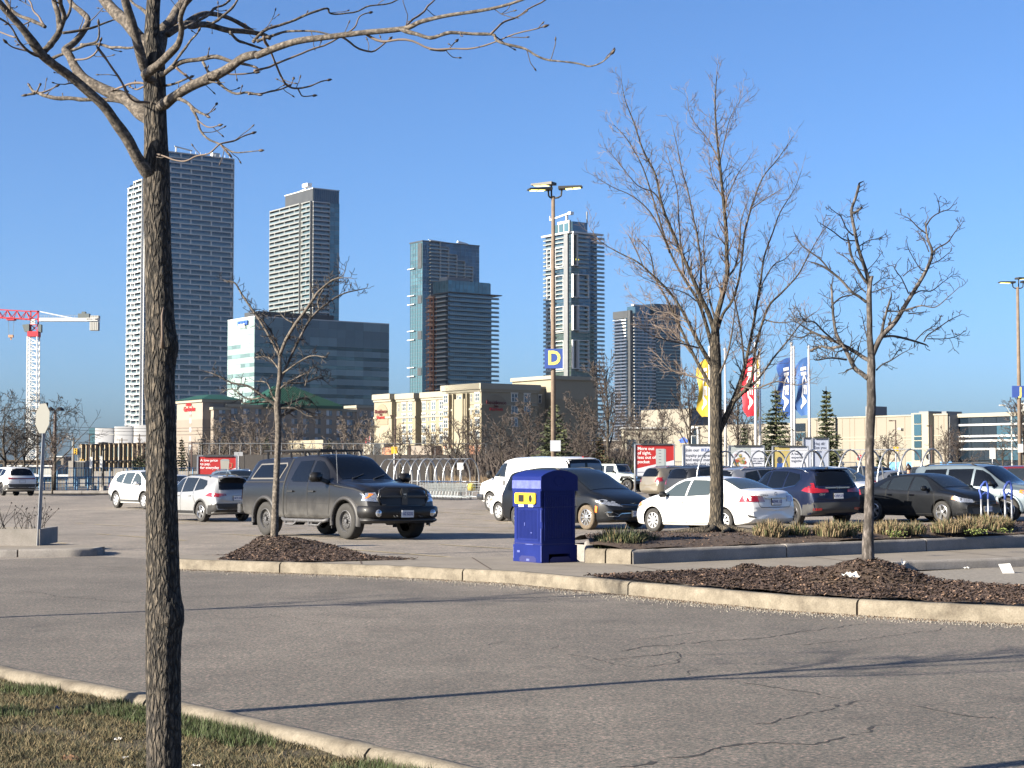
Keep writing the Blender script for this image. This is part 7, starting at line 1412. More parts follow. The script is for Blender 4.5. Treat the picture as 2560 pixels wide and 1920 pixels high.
mb=MB();pts=[(-.0515,rc-.020+.038*math.cos(a*.393),(zc0+zc1)/2+.054*math.sin(a*.393))for a in range(16)];mb.add(pts,[tuple(range(16))]);mb.build('round_hole',HOLE,bn)
for yc,tx in((ym+.125,'WASTE'),(ym-.125,'RECYCLING')):
 mb=MB();mb.box(-.0255,-.02,yc-.062,yc+.062,h0+.002,h0+.036);lb_=mb.build('label',LABW,bn);text_mb(tx,.026,.0006,'CENTER',LABT,'lettering',lb_,facing((-.0265,yc,h0+.019),(0,-1,0)),0,sx=.85)
mb=MB();nn=14;prof=[]
for i in range(nn+1):
 t=i/nn;x=-.016+(WX+.032)*t;prof.append((x,1.302+.100*math.sin(math.pi*t)**.75))
lo=1.10
pr=[(-.016,lo)]+prof+[(WX+.016,lo)];k=len(pr)
mb.add([(x,-.016,z_)for x,z_ in pr]+[(x,WY+.016,z_)for x,z_ in pr],[tuple(range(k)),tuple(range(k,2*k))[::-1]]+[(i,(i+1)%k,k+(i+1)%k,k+i)for i in range(k)]);mb.build('lid',BINB,bn,angle=30)
mb=MB();mb.box(-.024,-.015,-.012,WY+.012,1.12,1.245);mb.build('scuffed_band',BINS,bn)
mb=MB();mb.tube([(WX/2+.1*math.cos(a*.393),-.017,1.24+.075*math.sin(a*.393))for a in range(17)],.005,5);mb.build('lid_emblem_ring',BINB,bn)
mb=MB();mb.box(-.02,WX+.02,-.02,WY+.02,1.085,1.105);mb.build('neck',BINB,bn)
mb=MB()
for z_ in(.28,.84):mb.box(-.006,WX+.003,-.006,WY+.003,z_-.006,z_+.006)
mb.build('seam',MATS['bin_recess'],bn)
r_=random.Random(12)
for(x,y,z0_,z1_,w)in((-.002,-.006,.02,.26,.012),(-.002,.0,.30,.52,.008),(-.002,.0,.62,.80,.007),(-.002,WY-.012,.05,.22,.010),(-.003,.30,.02,.05,.08),(-.003,.55,.14,.17,.07),(-.004,.2,.265,.275,.2),(-.002,.42,.55,.60,.012),(-.002,.24,.44,.455,.03)):
 mb=MB();mb.box(x-.009,x+.001,y,y+w,z0_,z1_);mb.build('scuff_mark',BINS,bn)
# --- lamp posts
POLE=mat('weathered_concrete_pole',(.155,.115,.085),.9,var=.25,vs=5);LFIX=mat('lamp_housing',(.035,.032,.028),.5,.3);LED=mat('lit_led',(.7,.65,.2),.4,emit=(1,.88,.25,1.1));SGNB=mat('sign_blue',(.035,.075,.28),.5);SGNY=mat('sign_yellow',(.75,.66,.16),.5)
def lamp_post(u,Y,vtop,letter,vs_,label,arms,sw=.80,wh=.13):
 P_=Vector(((u-1280)/F*Y,Y,0));h=Z(vtop,Y);root=empty('lamp_post',(P_.x,P_.y,lotz(P_.x,P_.y)if Y<150 else 0),0,label,'lamp post')
 mb=MB();mb.tube([(0,0,0),(0,0,h*.5),(0,0,h-.42)],[wh,wh*.9,wh*.68],10);mb.build('pole',POLE,root,smooth=True)
 mb=MB();mb.lathe([(wh*2.4,0),(wh*2.4,.75),(wh*2.1,.8),(0,.8)],16);mb.build('footing',GREYC,root,angle=40)
 z0_,z1_=Z(vs_[1],Y),Z(vs_[0],Y);cx=sw*.02
 mb=MB();mb.box(cx-sw/2,cx+sw/2,-wh-.05,-wh-.01,z0_,z1_);b_=mb.build('sign_board',SGNB,root)
 text_mb(letter,(z1_-z0_)*.98,.022,'CENTER',SGNY,'lettering',b_,facing((cx+.02*sw,-wh-.055,(z0_+z1_)/2+.0),(1,0,0)),.004,sx=.92)
 mb=MB();mb.box(cx-.05,cx+.05,-wh-.01,wh,z0_+.2,z0_+.26);mb.box(cx-.05,cx+.05,-wh-.01,wh,z1_-.26,z1_-.2);mb.build('bracket',LFIX,root)
 for ang,L,tilt,up in arms:
  a=R(ang);d=Vector((math.cos(a),math.sin(a),0));n_=Vector((-d.y,d.x,0));zt=h-.45
  mb=MB();mb.tube([Vector((0,0,zt-.05)),Vector((0,0,zt-.03))+d*L*.6,Vector((0,0,zt+.04))+d*L*.92,Vector((0,0,zt+.24+up))+d*L],.035,7);mb.build('arm',LFIX,root,smooth=True)
  c=Vector((0,0,zt+.25+up))+d*L;w=.21;ln=.80;t=tilt
  A=c-d*.12;B=c+d*ln+Vector((0,0,t));vs=[]
  for p,hh in((A,.11),(B,.06)):
   for s in(-1,1):vs.append(p+n_*w*s)
   for s in(1,-1):vs.append(p+n_*w*s+Vector((0,0,hh)))
  mb=MB();mb.add(vs,[(0,1,2,3),(7,6,5,4),(0,4,5,1),(1,5,6,2),(2,6,7,3),(3,7,4,0)]);hd_=mb.build('lamp_head',LFIX,root)
  mb=MB()
  for q0,q1 in((.30,.58),(.62,.92)):
   p,q=A.lerp(B,q0)+Vector((0,0,-.012)),A.lerp(B,q1)+Vector((0,0,-.012));mb.add([p-n_*w*.8,p+n_*w*.8,q+n_*w*.8,q-n_*w*.8],[(0,1,2,3)])
  mb.build('lit_panel',LED,hd_)
 return root
lamp_post(1383.5,65,458,'D',(867,916),'tall lamp post with blue D sign between the panel van and the tall tree',((150,.08,.03,.22),(196,.20,-.03,0),(-8,.34,.06,.03)),.71,.105)
mb=MB();
lp=lamp_post(2549,98,700,'J',(965,994),'lamp post with blue J sign near the right edge',((185,.3,.03,.0),(20,.08,.05,.24),(0,.34,.06,.03)),.95,.12)
for(u,v0,v1,Y,lab)in((1390,1101,1128,64.6,'small pale notice plate low on the D lamp post'),):
 p=AT(u,(v0+v1)/2,Y);mb=MB();hh=(v1-v0)/F*Y/2;mb.box(-.20,.20,-.012,.012,-hh,hh);o=mb.build('notice_plate',mat('pale_notice',(.36,.38,.42),.6),None);o.location=p+Vector((-.02,.02,0));tag(o,lab,'sign')
def sign_on_post(u,v0,v1,w,Y,m,label,name='sign',letters=None,post=True,cat='sign',lm=None,size=None,oct_=False,zb=0,postm=None):
 """small sign with its own post"""
 zc=Z((v0+v1)/2,Y);hh=(v1-v0)/F*Y/2;x=(u-1280)/F*Y;root=empty(name,(x,Y,zb),0,label,cat);W2=w/2;mb=MB()
 if oct_:pts=[(hh*1.08*math.cos(R(22.5+45*k)),hh*1.08*math.sin(R(22.5+45*k)))for k in range(8)]
 else:pts=[(-W2,-hh),(W2,-hh),(W2,hh),(-W2,hh)]
 k=len(pts);mb.add([(a,-.05,zc-zb+b)for a,b in pts]+[(a,-.03,zc-zb+b)for a,b in pts],[tuple(range(k)),tuple(range(k,2*k))[::-1]]+[(i,(i+1)%k,k+(i+1)%k,k+i)for i in range(k)]);b_=mb.build('sign_plate',m,root)
 if letters:text_mb(letters,size or hh*1.1,.01*(size or hh),'CENTER',lm or LETW,'lettering',b_,facing((0,-.056,zc-zb),(1,0,0)),0)
 if post:mb=MB();mb.tube([(0,0,0),(0,0,zc-zb+hh*.9)],.035*max(1,Y/90),6);mb.build('post',postm or STEEL,root)
 return root
sign_on_post(2148,1137,1151,.6,190,mat('stop_red',(.45,.02,.025),.5),'red stop sign seen through the cart hoops','stop_sign','STOP',True,'stop sign',oct_=True,size=.30)
sign_on_post(2322,1134,1150,.6,200,DGR,'back of a dark octagonal sign beside the store window strip','stop_sign',None,True,'stop sign',oct_=True)
s_=sign_on_post(2480,1125,1147,.55,160,LABW,'small white notice with red symbol behind the blue-grey car','notice_sign',None,True)
sign_on_post(2550,1110,1131,.30,97,LABW,'white notice strapped to the J lamp post','notice_sign',None,False)
sign_on_post(1151,1157,1174,.34,92,LABW,'white plate standing behind the left cart corral','notice_sign',None,True)
sign_on_post(597,1130,1140,.62,120,mat('grey_sign',(.25,.26,.28),.6),'small grey sign with dark arrow right of the red poster','notice_sign','1',True,lm=LABT)
YS=mat('yellow_sign',(.62,.36,.02),.5)
sign_on_post(986,1117,1134,.55,150,YS,'yellow vertical sign before the cream hotel','warning_sign',None,True)
sign_on_post(2239,1117,1128,.5,170,YS,'yellow warning sign in front of the beige store','warning_sign',None,True)
p=G(94.5,1364,.13);st=empty('stop_sign',p,0,'back of a tilted stop sign on a steel post on the left island','stop sign')
top=AT(113,1008,p.y+.1)-p;mb=MB();dr=top.normalized()
rv=Vector((.669,-.743,0)).normalized();nv=rv.cross(Vector((0,0,1)))
mb.bar((0,0,-.1),top,.055,.02,rv);mb.bar(Vector((0,0,-.1))+nv*-.02,top*.62+nv*-.02,.03,.03,rv);mb.build('post',STEEL,st)
mb=MB();mb.bar(top*.80+nv*-.03,top*1.005+nv*-.03,.05,.03,rv);mb.build('dark_bracket',BLACK,st)
c=top*.892;rr=.305;pts=[]
for k in range(8):a=R(22.5+45*k);pts.append(c+rv*(rr*math.cos(a))+Vector((dr.x,0,dr.z))*(rr*math.sin(a))-nv*.0)
mb=MB();k=8;off=nv*.035;mb.add([q+off for q in pts]+[q+off*1.1 for q in pts],[tuple(range(k)),tuple(range(k,2*k))[::-1]]+[(i,(i+1)%k,k+(i+1)%k,k+i)for i in range(k)]);mb.build('sign_plate',mat('sign_back',(.16,.16,.145),.55,.1),st)
pb=G(99,1364,.13);mb=MB();px0=Vector((pb.x,pb.y,.13));pl_=empty('planter_box',px0,R(2),'low grey concrete planter box on the left island','planter')
mb.box(-4,0,0,.16,0,.31);mb.box(-.16,0,.16,1.3,0,.31);mb.box(-4,0,1.3,1.45,0,.31);mb.build('wall',GREYC,pl_);mb=MB();mb.box(-4,-.16,.16,1.3,.0,.27);mb.build('soil',SOIL,pl_)
def dead_shrub(loc,n,h,spread,seed,label,m=TWIGD,heads=True):
 r_=random.Random(seed);mb=MB();hb=MB()
 for i in range(n):
  a=r_.uniform(0,6.28);d=Vector((math.cos(a)*r_.uniform(.1,.8),math.sin(a)*r_.uniform(.1,.5),1)).normalized();p_=Vector((r_.uniform(-1,1)*spread,r_.uniform(-.3,.3)*spread,0));L=h*r_.uniform(.4,1);pts=[p_]
  for s in range(4):d=(d+Vector((r_.gauss(0,.2),r_.gauss(0,.2),r_.gauss(0,.1)))).normalized();p_=p_+d*L/4;pts.append(p_)
  mb.tube(pts,[.007,.006,.005,.004,.003],4,cap=False)
  if heads:hb.add([pts[-1]+Vector((.02*math.cos(t),.02*math.sin(t),.015*math.sin(t*3)))for t in range(5)]+[pts[-1]+Vector((0,0,.03))],[(0,1,5),(1,2,5),(2,3,5),(3,4,5),(4,0,5)])
  if r_.random()<.8:
   q=pts[2];d2=(d+Vector((r_.gauss(0,.8),r_.gauss(0,.5),.1))).normalized();mb.tube([q,q+d2*L*.2,q+d2*L*.35+Vector((0,0,.03))],[.005,.004,.003],3,cap=False)
 root=empty('dead_shrub',loc,0,label,'shrub');mb.build('stems',m,root);hb.build('seed_heads',m,root)if heads and hb.f else None;return root
dead_shrub(px0+Vector((-.85,.6,.27)),60,.62,.75,3,'leafless brown shrub in the concrete planter box')
# --- ornamental grasses on the island
GT=[mat('straw_blade',(.19,.14,.078),.8,var=.3,vs=8),mat('olive_blade',(.075,.085,.028),.8,var=.3,vs=8),mat('dark_green_blade',(.028,.042,.016),.8,var=.3,vs=8)]
def grass_clump(loc,n,h,r0,mixw,seed,label,group='ornamental grass clumps on the planter island'):
 r_=random.Random(seed);mb=MB()
 for i in range(n):
  a=r_.uniform(0,6.28);rr=r0*math.sqrt(r_.random());x,y=rr*math.cos(a),rr*math.sin(a);L=h*r_.uniform(.35,1.0)*(1.02-.45*(rr/r0)**2);lean=r_.uniform(.1,1.1)*(rr/r0+.2);aa=a+r_.gauss(0,.6)
  dx,dy=math.cos(aa)*lean*L*.6,math.sin(aa)*lean*L*.6;w=r_.uniform(.004,.008);px,py=-math.sin(r_.uniform(0,6.28))*w,w*.7
  q=r_.random();mb.cur=0 if q<mixw[0]else(1 if q<mixw[0]+mixw[1]else 2)
  b0=(x,y,-.02);b1=(x+dx*.35,y+dy*.35,L*.6);b2=(x+dx,y+dy,L*(1-.25*lean))
  mb.add([(b0[0]-px,b0[1]-py,b0[2]),(b0[0]+px,b0[1]+py,b0[2]),(b1[0]+px*.8,b1[1]+py*.8,b1[2]),(b1[0]-px*.8,b1[1]-py*.8,b1[2]),b2],[(0,1,2,3),(3,2,4)])
 o=mb.build('grass_clump',GT,None,recalc=False);o.location=loc;return tag(o,label,'grass clump',group)
DG=(.12,.33,.55);ST=(.72,.23,.05)  # darker blade mixes put the bin's shade into the clumps beside it
cl=[((1545,1371),1100,.55,.46,DG,'dark green grass clump leaning beside the bin, first on the island'),((1600,1367),800,.46,.36,(.2,.4,.4),'dark grass clump just right of the first one by the bin'),((1925,1339),900,.44,.34,ST,'straw grass clump just right of the tall tree roots'),((1995,1337),500,.34,.25,(.4,.4,.2),'green-brown low clump right of the straw clump by the roots'),((2075,1337),800,.42,.33,ST,'straw grass clump left of the patchy tree trunk'),((2110,1335),600,.38,.28,(.5,.4,.1),'olive straw clump touching the left of the patchy trunk'),((2148,1332),450,.34,.22,ST,'small straw clump hidden behind the patchy trunk'),((2225,1332),900,.38,.38,ST,'wide straw grass clump right of the patchy trunk'),((2285,1332),500,.34,.25,(.45,.4,.15),'olive tipped clump at the end of the wide straw one'),((2365,1328),700,.38,.32,ST,'straw clump below the silver wheel of the black saloon'),((2420,1326),900,.42,.38,ST,'tall straw clump left of the first bicycle rack'),((2475,1322),900,.46,.36,ST,'tallest straw clump at the feet of the first rack'),((2510,1320),500,.36,.22,ST,'straw clump between the two bicycle racks')]
for i,((u,v),n,h,r0,mx,lab)in enumerate(cl):
 p=G(u,v,.42)
 for _ in range(5):p=G(u,v,isl_h(p.x,p.y))
 grass_clump(p,int(n*1.3),h*.80,r0*.82,mx,50+i,lab)
GL=mat('fresh_green_leaf',(.13,.16,.035),.7,var=.3,vs=20)
for i,(u,v,lab)in enumerate(((2238,1343,'small fresh green sprouts below the wide straw clump'),(2440,1336,'low green sprouts below the tall straw clumps'),(2505,1334,'dark low creeping green beside the second rack'))):
 p=G(u,v,.40);
 for _ in range(5):p=G(u,v,isl_h(p.x,p.y))
 r_=random.Random(i);mb=MB()
 for k in range(90):
  a=r_.uniform(0,6.28);d=r_.uniform(0,.16);c=Vector((math.cos(a)*d*1.3,math.sin(a)*d,r_.uniform(0,.10)));s=r_.uniform(.012,.028);q=Vector((r_.gauss(0,1),r_.gauss(0,1),r_.gauss(0,1))).normalized()*s;t=q.orthogonal().normalized()*s*.5
  mb.add([c-q,c+t,c+q,c-t],[(0,1,2,3)])
 o=mb.build('green_sprouts',GL,None,recalc=False);o.location=p;tag(o,lab,'plant')
BRK=mat('rack_blue',(.05,.09,.34),.4)
def gp_isl(u,v):
 p=G(u,v,.40)
 for _ in range(5):p=G(u,v,isl_h(p.x,p.y)if inside([(q.x,q.y)for q in isl],p.x,p.y)else .3)
 return p
for i,(ul,ur,vb,lab)in enumerate(((2453,2472,1313,'first blue and steel hoop rack, behind the tall straw clump'),(2513,2531,1317,'second blue and steel hoop rack, standing clear at the right'))):
 p=gp_isl((ul+ur)/2,vb);w=(ur-ul)/F*p.y/2;root=empty('bicycle_rack',p,R(12),lab,'bicycle rack','blue topped bicycle racks');h=Z(1204,p.y)-p.z
 mb=MB()
 for s in(-1,1):mb.tube([(s*w,0,-.05),(s*w,0,h*.62)],.022,8)
 mb.build('leg',STEEL,root,smooth=True)
 mb=MB();mb.tube([(-w,0,h*.60),(-w,0,h*.68),(-w*1.45,0,h*.80),(-w*.9,0,h*.90),(-w*.1,0,h*.985),(w*.35,0,h),(w*.75,0,h*.95),(w*1.05,0,h*.82),(w*1.0,0,h*.60)],.026,8);mb.tube([(-w,0,h*.70),(-w*.3,0,h*.72),(w*.15,0,h*.76),(w*.5,0,h*.72),(w,0,h*.73)],.018,6);mb.build('hoop',BRK,root,smooth=True)
# --- cart corrals
HOOP=mat('hoop_steel',(.40,.41,.42),.35,.75,var=.1);BIG=mat('hoop_steel_wide',(.46,.47,.48),.3,.7)
def corral(uR,Y,n,w,h,sp,label,wide=(),rails_=True):
 P0=Vector(((uR-1280)/F*Y,Y,0));root=empty('cart_corral',(P0.x,P0.y,lotz(P0.x,P0.y)),R(125.5),label,'cart corral');me=None
 nn=14;pts=[]
 for i in range(nn+1):a=math.pi*i/nn;pts.append((0,w/2*math.cos(a),h-w*.95+w*.95*math.sin(a)))
 pts=[(0,w/2,0)]+pts+[(0,-w/2,0)]
 mb=MB();mb.tube(pts,.032,7);me=mb.mesh('hoop',HOOP,smooth=True);mb=MB();mb.tube(pts,.055,7);me2=mb.mesh('hoop',BIG,smooth=True)
 for k in range(n):o=link('hoop',me2 if k in wide else me,root);o.location=(k*sp,0,0)
 mb=MB();mb.tube([(0,0,h),((n-1)*sp,0,h)],.016,5);mb.build('ridge_rail',HOOP,root)
 for s in(1,-1):mb=MB();mb.tube([(0,s*w/2,1.0),((n-1)*sp,s*w/2,1.0)],.028,6);mb.build('side_rail',HOOP,root,smooth=True)
 return root
corral(1174,92,11,1.25,2.26,.86,'row of steel hoops over carts behind the pickup nose',(5,8))
corral(2330,60,13,1.45,2.28,.98,'long row of steel hoops between the store and parked cars',(6,))
WIRE=mat('cart_wire',(.48,.52,.53),.35,.6);CBLUE=mat('cart_blue',(.05,.14,.32),.5)
def cart_meshes():
 b=MB();L,w0,w1,z0,z1=.95,.22,.27,.48,.92
 for k in range(9):t=k/8;x=t*L;z_=z0+.02*t;b.bar((x,-w0,z_),(x+.05,-w1,z1),.007);b.bar((x,w0,z_),(x+.05,w1,z1),.007);b.bar((x,-w0,z_),(x,w0,z_),.006)
 for t in(0,.33,.66,1):
  zz=z0+(z1-z0)*t;ww=w0+(w1-w0)*t
  b.bar((0,-ww,zz),(L,-ww,zz),.009);b.bar((0,ww,zz),(L,ww,zz),.009);b.bar((L,-ww,zz),(L,ww,zz),.009);b.bar((0,-ww,zz),(0,ww,zz),.007)
 for k in range(7):y=-w0+2*w0*k/6;b.bar((L,y,z0),(L+.04,y*1.1,z1),.007)
 c=MB()
 for s in(1,-1):c.bar((.02,s*.25,.92),(-.05,s*.25,.25),.022);c.bar((-.05,s*.25,.25),(.95,s*.18,.16),.022);c.bar((.15,s*.23,.48),(.1,s*.25,.2),.018)
 c.bar((-.05,-.25,.25),(-.05,.25,.25),.02);c.bar((.5,-.21,.2),(.5,.21,.2),.018)
 h=MB();h.tube([(-.04,-.27,.98),(-.08,-.2,1.01),(-.08,.2,1.01),(-.04,.27,.98)],.022,6)
 w=MB();w.lathe([(.06,-.015),(.06,.015)],12,'y');w.add([(0,0,0)],[])
 return b.mesh('basket',WIRE),c.mesh('chassis',WIRE),h.mesh('handle',CBLUE),w.mesh('wheel',mat('cart_wheel',(.3,.3,.3),.6))
CM=cart_meshes()
def cart(P_,hd_,label,group):
 r=empty('shopping_cart',P_,R(hd_),label,'shopping cart',group)
 for nm,me in zip(('basket','chassis','handle'),CM):link(nm,me,r)
 for x,y in((0,.24),(0,-.24),(.9,.17),(.9,-.17)):o=link('wheel',CM[3],r);o.location=(x,y,.06)
 return r
P0=Vector(((1150-1280)/F*91,91,0));P0.z=lotz(P0.x,P0.y)
for k in range(13):
 q=P0+BX*(.30*k);q.z=P0.z;cart(q,-54.5,'wire shopping cart with blue handle nested in the left corral row','nested carts in the left corral')
q=P0-BX*.62+AX*.15;q.z=P0.z;cart(q,-20,'wire shopping cart turned askew at the open end of the row','nested carts in the left corral')
YB=mat('yellow_bag',(.62,.48,.06),.7,var=.1);mb=MB();mb.lathe([(.02,-.2),(.2,-.17),(.24,0),(.2,.16),(.05,.22),(0,.22)],12);o=mb.build('yellow_bag',YB,None,smooth=True);o.location=q+Vector((.15,-.1,.72));tag(o,'yellow bag in the last cart of the corral row','bag')
# --- poster boards
GRF=mat('board_frame',(.33,.35,.38),.4,.6);PRED=mat('poster_red',(.36,.02,.018),.5);PWH=mat('poster_white',(.52,.54,.60),.5);PTX=mat('poster_text_dark',(.04,.05,.08),.6);PBL=mat('poster_blue',(.03,.09,.33),.5)
def board(u0,u1,v0,v1,Y,label,fill,zleg=0,cat='poster board',yaw=6,post_l=True):
 x0=(u0-1280)/F*Y;Wd=(u1-u0)/F*Y;z0_,z1_=Z(v1,Y),Z(v0,Y);root=empty('poster_board',(x0,Y,0),R(yaw),label,cat)
 mb=MB();mb.box(.06,Wd-.06,-.02,.04,z0_,z1_);pn=mb.build('poster',fill,root)
 for nm,b_ in(('frame',(0,.06,-.06,.06,z0_-.04,z1_+.05)),('frame',(Wd-.06,Wd,-.06,.06,z0_-.04,z1_+.05)),('frame',(.06,Wd-.06,-.05,.05,z1_,z1_+.06)),('frame',(.06,Wd-.06,-.05,.05,z0_-.05,z0_))):m_=MB();m_.box(*b_);m_.build(nm,GRF,root)
 for x in(0.03,Wd-.03):m_=MB();m_.tube([(x,.03,0),(x,.03,z1_)],.05,8);m_.build('post',GRF,root,smooth=True)
 m_=MB();m_.box(Wd*.15,Wd*.9,-.08,-.05,z1_-.02,z1_+.07);m_.build('lamp_trough',DKP,root)
 return root,pn,Wd,z0_,z1_
def ptext(pn,body,x,z_,s,m,sp=1.0,al='LEFT',line=1.0):return text_mb(body,s,.012*s,al,m,'lettering',pn,facing((x,-.026,z_),(1,0,0)),0,line=line)
def pflat(pn,name,pts,m,e=.023):mb=MB();mb.add([(a,-e,b)for a,b in pts],[tuple(range(len(pts)))]);return mb.build(name,m,pn,recalc=False)
DECAL=[]
b_,pn,Wd,z0_,z1_=board(1586,1688,1112,1189,90,'red and white poster board with a grey drawer cabinet, right of the minivan',PRED)
H_=z1_-z0_;pflat(pn,'white_field',[(.06,z0_),(Wd-.06,z0_),(Wd-.06,z0_+H_*.50),(.06,z0_+H_*.22)],PWH);ptext(pn,'More out\nof sight,\nless out of\npocket',.16,z0_+H_*.66,.235,LETW)
CAB=mat('cabinet_grey',(.33,.37,.37),.6);CABD=mat('cabinet_grey_side',(.24,.28,.29),.6)
pflat(pn,'cabinet_picture',[(Wd*.53,z0_+H_*.30),(Wd*.73,z0_+H_*.26),(Wd*.73,z0_+H_*.87),(Wd*.53,z0_+H_*.87)],CAB,.026);pflat(pn,'cabinet_side_picture',[(Wd*.73,z0_+H_*.26),(Wd*.78,z0_+H_*.30),(Wd*.78,z0_+H_*.86),(Wd*.73,z0_+H_*.87)],CABD,.026)
for k in range(5):zz=z0_+H_*(.82-.1*k);pflat(pn,'drawer_line',[(Wd*.60,zz-.012),(Wd*.66,zz-.012),(Wd*.66,zz+.012),(Wd*.60,zz+.012)],PTX,.029)
ptext(pn,'$129',Wd*.46,z0_+H_*.20,.11,PTX);pflat(pn,'small_print',[(.16,z0_+H_*.10),(.50,z0_+H_*.10),(.50,z0_+H_*.12),(.16,z0_+H_*.12)],PTX,.026)
b_,pn,Wd,z0_,z1_=board(1706,1806,1113,1187,92,'pale poster board with dark slogan lines, left of the tall tree trunk',PWH);H_=z1_-z0_
ptext(pn,'Join our',.16,z1_-.27,.235,PTX);ptext(pn,'IKEA Family',1.02,z1_-.27,.235,PBL);ptext(pn,'loyalty program for free\nand enjoy member\nbenefits and rewards.',.16,z1_-.80,.235,PTX)
b_,pn,Wd,z0_,z1_=board(1820,1913,1116,1187,94,'poster board showing a round plate of food, right of the tall tree',PWH);H_=z1_-z0_;cx,cz_=Wd*.37,z0_+H_*.5
pflat(pn,'picture_ground',[(.07,z0_),(Wd*.62,z0_),(Wd*.62,z1_),(.07,z1_)],CAB);pflat(pn,'plate_picture',[(cx-.05+.62*math.cos(a*.3),cz_+.62*math.sin(a*.3))for a in range(21)],PWH,.026)
r_=random.Random(4)
for k in range(26):a=r_.uniform(0,6.28);d=r_.uniform(0,.42);s=r_.uniform(.06,.13);m_=(mat('food_green',(.12,.17,.05),.7),mat('food_tan',(.38,.28,.14),.7),mat('food_red',(.30,.06,.03),.7))[k%3];q=(cx-.15+d*math.cos(a),cz_+.05+d*math.sin(a));pflat(pn,'food_picture',[(q[0]+s*math.cos(t*1.05),q[1]+s*math.sin(t*1.05))for t in range(6)],m_,.029+.0005*k)
ptext(pn,'Salmon fillet\nwith vegetable\nmedallions',Wd*.66,cz_-.02,.13,PTX)
b_,pn,Wd,z0_,z1_=board(1930,2023,1117,1187,96,'poster board with a person pictured on the left, behind the hoops',PWH);H_=z1_-z0_
pflat(pn,'picture_ground',[(.07,z0_),(Wd*.48,z0_),(Wd*.48,z1_),(.07,z1_)],mat('poster_yellow',(.42,.34,.12),.6));pflat(pn,'figure_picture',[(Wd*.2+.16*math.cos(t*.5),z0_+H_*.52+.2*math.sin(t*.5))for t in range(12)],PTX,.026);pflat(pn,'figure_picture',[(Wd*.10,z0_),(Wd*.34,z0_),(Wd*.30,z0_+H_*.42),(Wd*.13,z0_+H_*.42)],PBL,.026)
ptext(pn,'A better\nexperience\ntogether',Wd*.52,z0_+H_*.62,.20,PTX)
b_,pn,Wd,z0_,z1_=board(2030,2073,1097,1187,98,'narrow tall pale board with a greeting, left of the right conifer',mat('pale_blue_board',(.36,.40,.50),.5));ptext(pn,'Hej då!\nSee you\nsoon',.12,z1_-.52,.225,PTX)
b_,pn,Wd,z0_,z1_=board(2007,2029,1096,1187,99,'plain blue-grey slab standing left of the greeting board',MATS['pale_blue_board'])
b_,pn,Wd,z0_,z1_=board(494,592,1141,1205,88,'red poster board with a grey mug, behind the silver crossover',PRED);H_=z1_-z0_
pflat(pn,'white_field',[(.06,z0_),(Wd-.06,z0_),(Wd-.06,z0_+H_*.55),(.06,z0_+H_*.06)],PWH);ptext(pn,'A low price\nto pay,\nfor everyday',.16,z1_-.40,.19,LETW)
mg=[(Wd*.58,z0_+H_*.86),(Wd*.81,z0_+H_*.86),(Wd*.78,z0_+H_*.3),(Wd*.60,z0_+H_*.3)];pflat(pn,'mug_picture',mg[::-1],mat('mug_grey',(.30,.29,.26),.6),.026);pflat(pn,'mug_mouth_picture',[(Wd*.695+Wd*.11*math.cos(t*.4),z0_+H_*.86+.05*math.sin(t*.4))for t in range(16)],CABD,.029)
mb=MB();mb.tube([(Wd*.80,-.03,z0_+H_*.75),(Wd*.88,-.03,z0_+H_*.72),(Wd*.88,-.03,z0_+H_*.58),(Wd*.80,-.03,z0_+H_*.52)],.012,5);mb.build('mug_handle_picture',MATS['food_tan'],pn)
# --- flagpoles and flags
FP=mat('flagpole_white',(.52,.52,.52),.4,.3)
def wave(x,z_,seed,amp):return amp*(math.sin(x*3.2+z_*1.1+seed)*.55+math.sin(z_*2.3+seed*2)*.45+math.sin(x*7+z_*3+seed)*.18)
def flag(pole_u,u0,v0,v1,Y,m,label,text,seed,group='store flags on poles',lead=0.0,tcol=None):
 x1=(pole_u-1280)/F*Y-.08;x0=(u0-1280)/F*Y;Wd=x1-x0;zt,zb=Z(v0,Y),Z(v1,Y);Hh=zt-zb;root=empty('flag',(x1,Y,zb),0,label,'flag',group)
 nx,nz=12,44;amp=.13;mb=MB()
 def pos(s,t):
  x=-s*Wd*(1+.10*math.sin(t*9+seed)-.10*(t>.9)*(t-.9)*10);z_=t*Hh-.45*s*s*(1 if t>.5 else .3)*min(1,abs(t-.5)*2)-.25*s*(1-t)*-1*math.sin(seed)
  if t<.12:x*=.55+.45*t/.12
  return Vector((x,wave(s*Wd,t*Hh,seed,amp)*s*1.4,z_))
 for j in range(nz+1):
  for i in range(nx+1):mb.v.append(tuple(pos(i/nx,j/nz)))
 for j in range(nz):
  for i in range(nx):a=j*(nx+1)+i;mb.f.append((a,a+1,a+nx+2,a+nx+1));mb.m.append(0)
 o=mb.build('cloth',m,root,smooth=True)
 if text:
  t=text_mb(text,1.0,.035,'CENTER',tcol or LETW,'lettering',o);me=t.data;bm=bmesh.new();bm.from_mesh(me);bmesh.ops.triangulate(bm,faces=bm.faces[:])
  xs=[v.co.x for v in bm.verts];ys=[v.co.y for v in bm.verts]
  for _ in range(2):bmesh.ops.subdivide_edges(bm,edges=[e for e in bm.edges if e.calc_length()>.12],cuts=1);bmesh.ops.triangulate(bm,faces=bm.faces[:])
  for v in bm.verts:
   tt=(v.co.x-min(xs))/(max(xs)-min(xs));ss=(v.co.y-min(ys))/(max(ys)-min(ys))
   p_=pos(.13+.42*(1-ss),.84-.74*tt);v.co=p_+Vector((0,-.02,0))
  bm.to_mesh(me);bm.free()
  t2_=link('lettering',me.copy(),o)
  for v in t2_.data.vertices:v.co.y+=.04
 return root
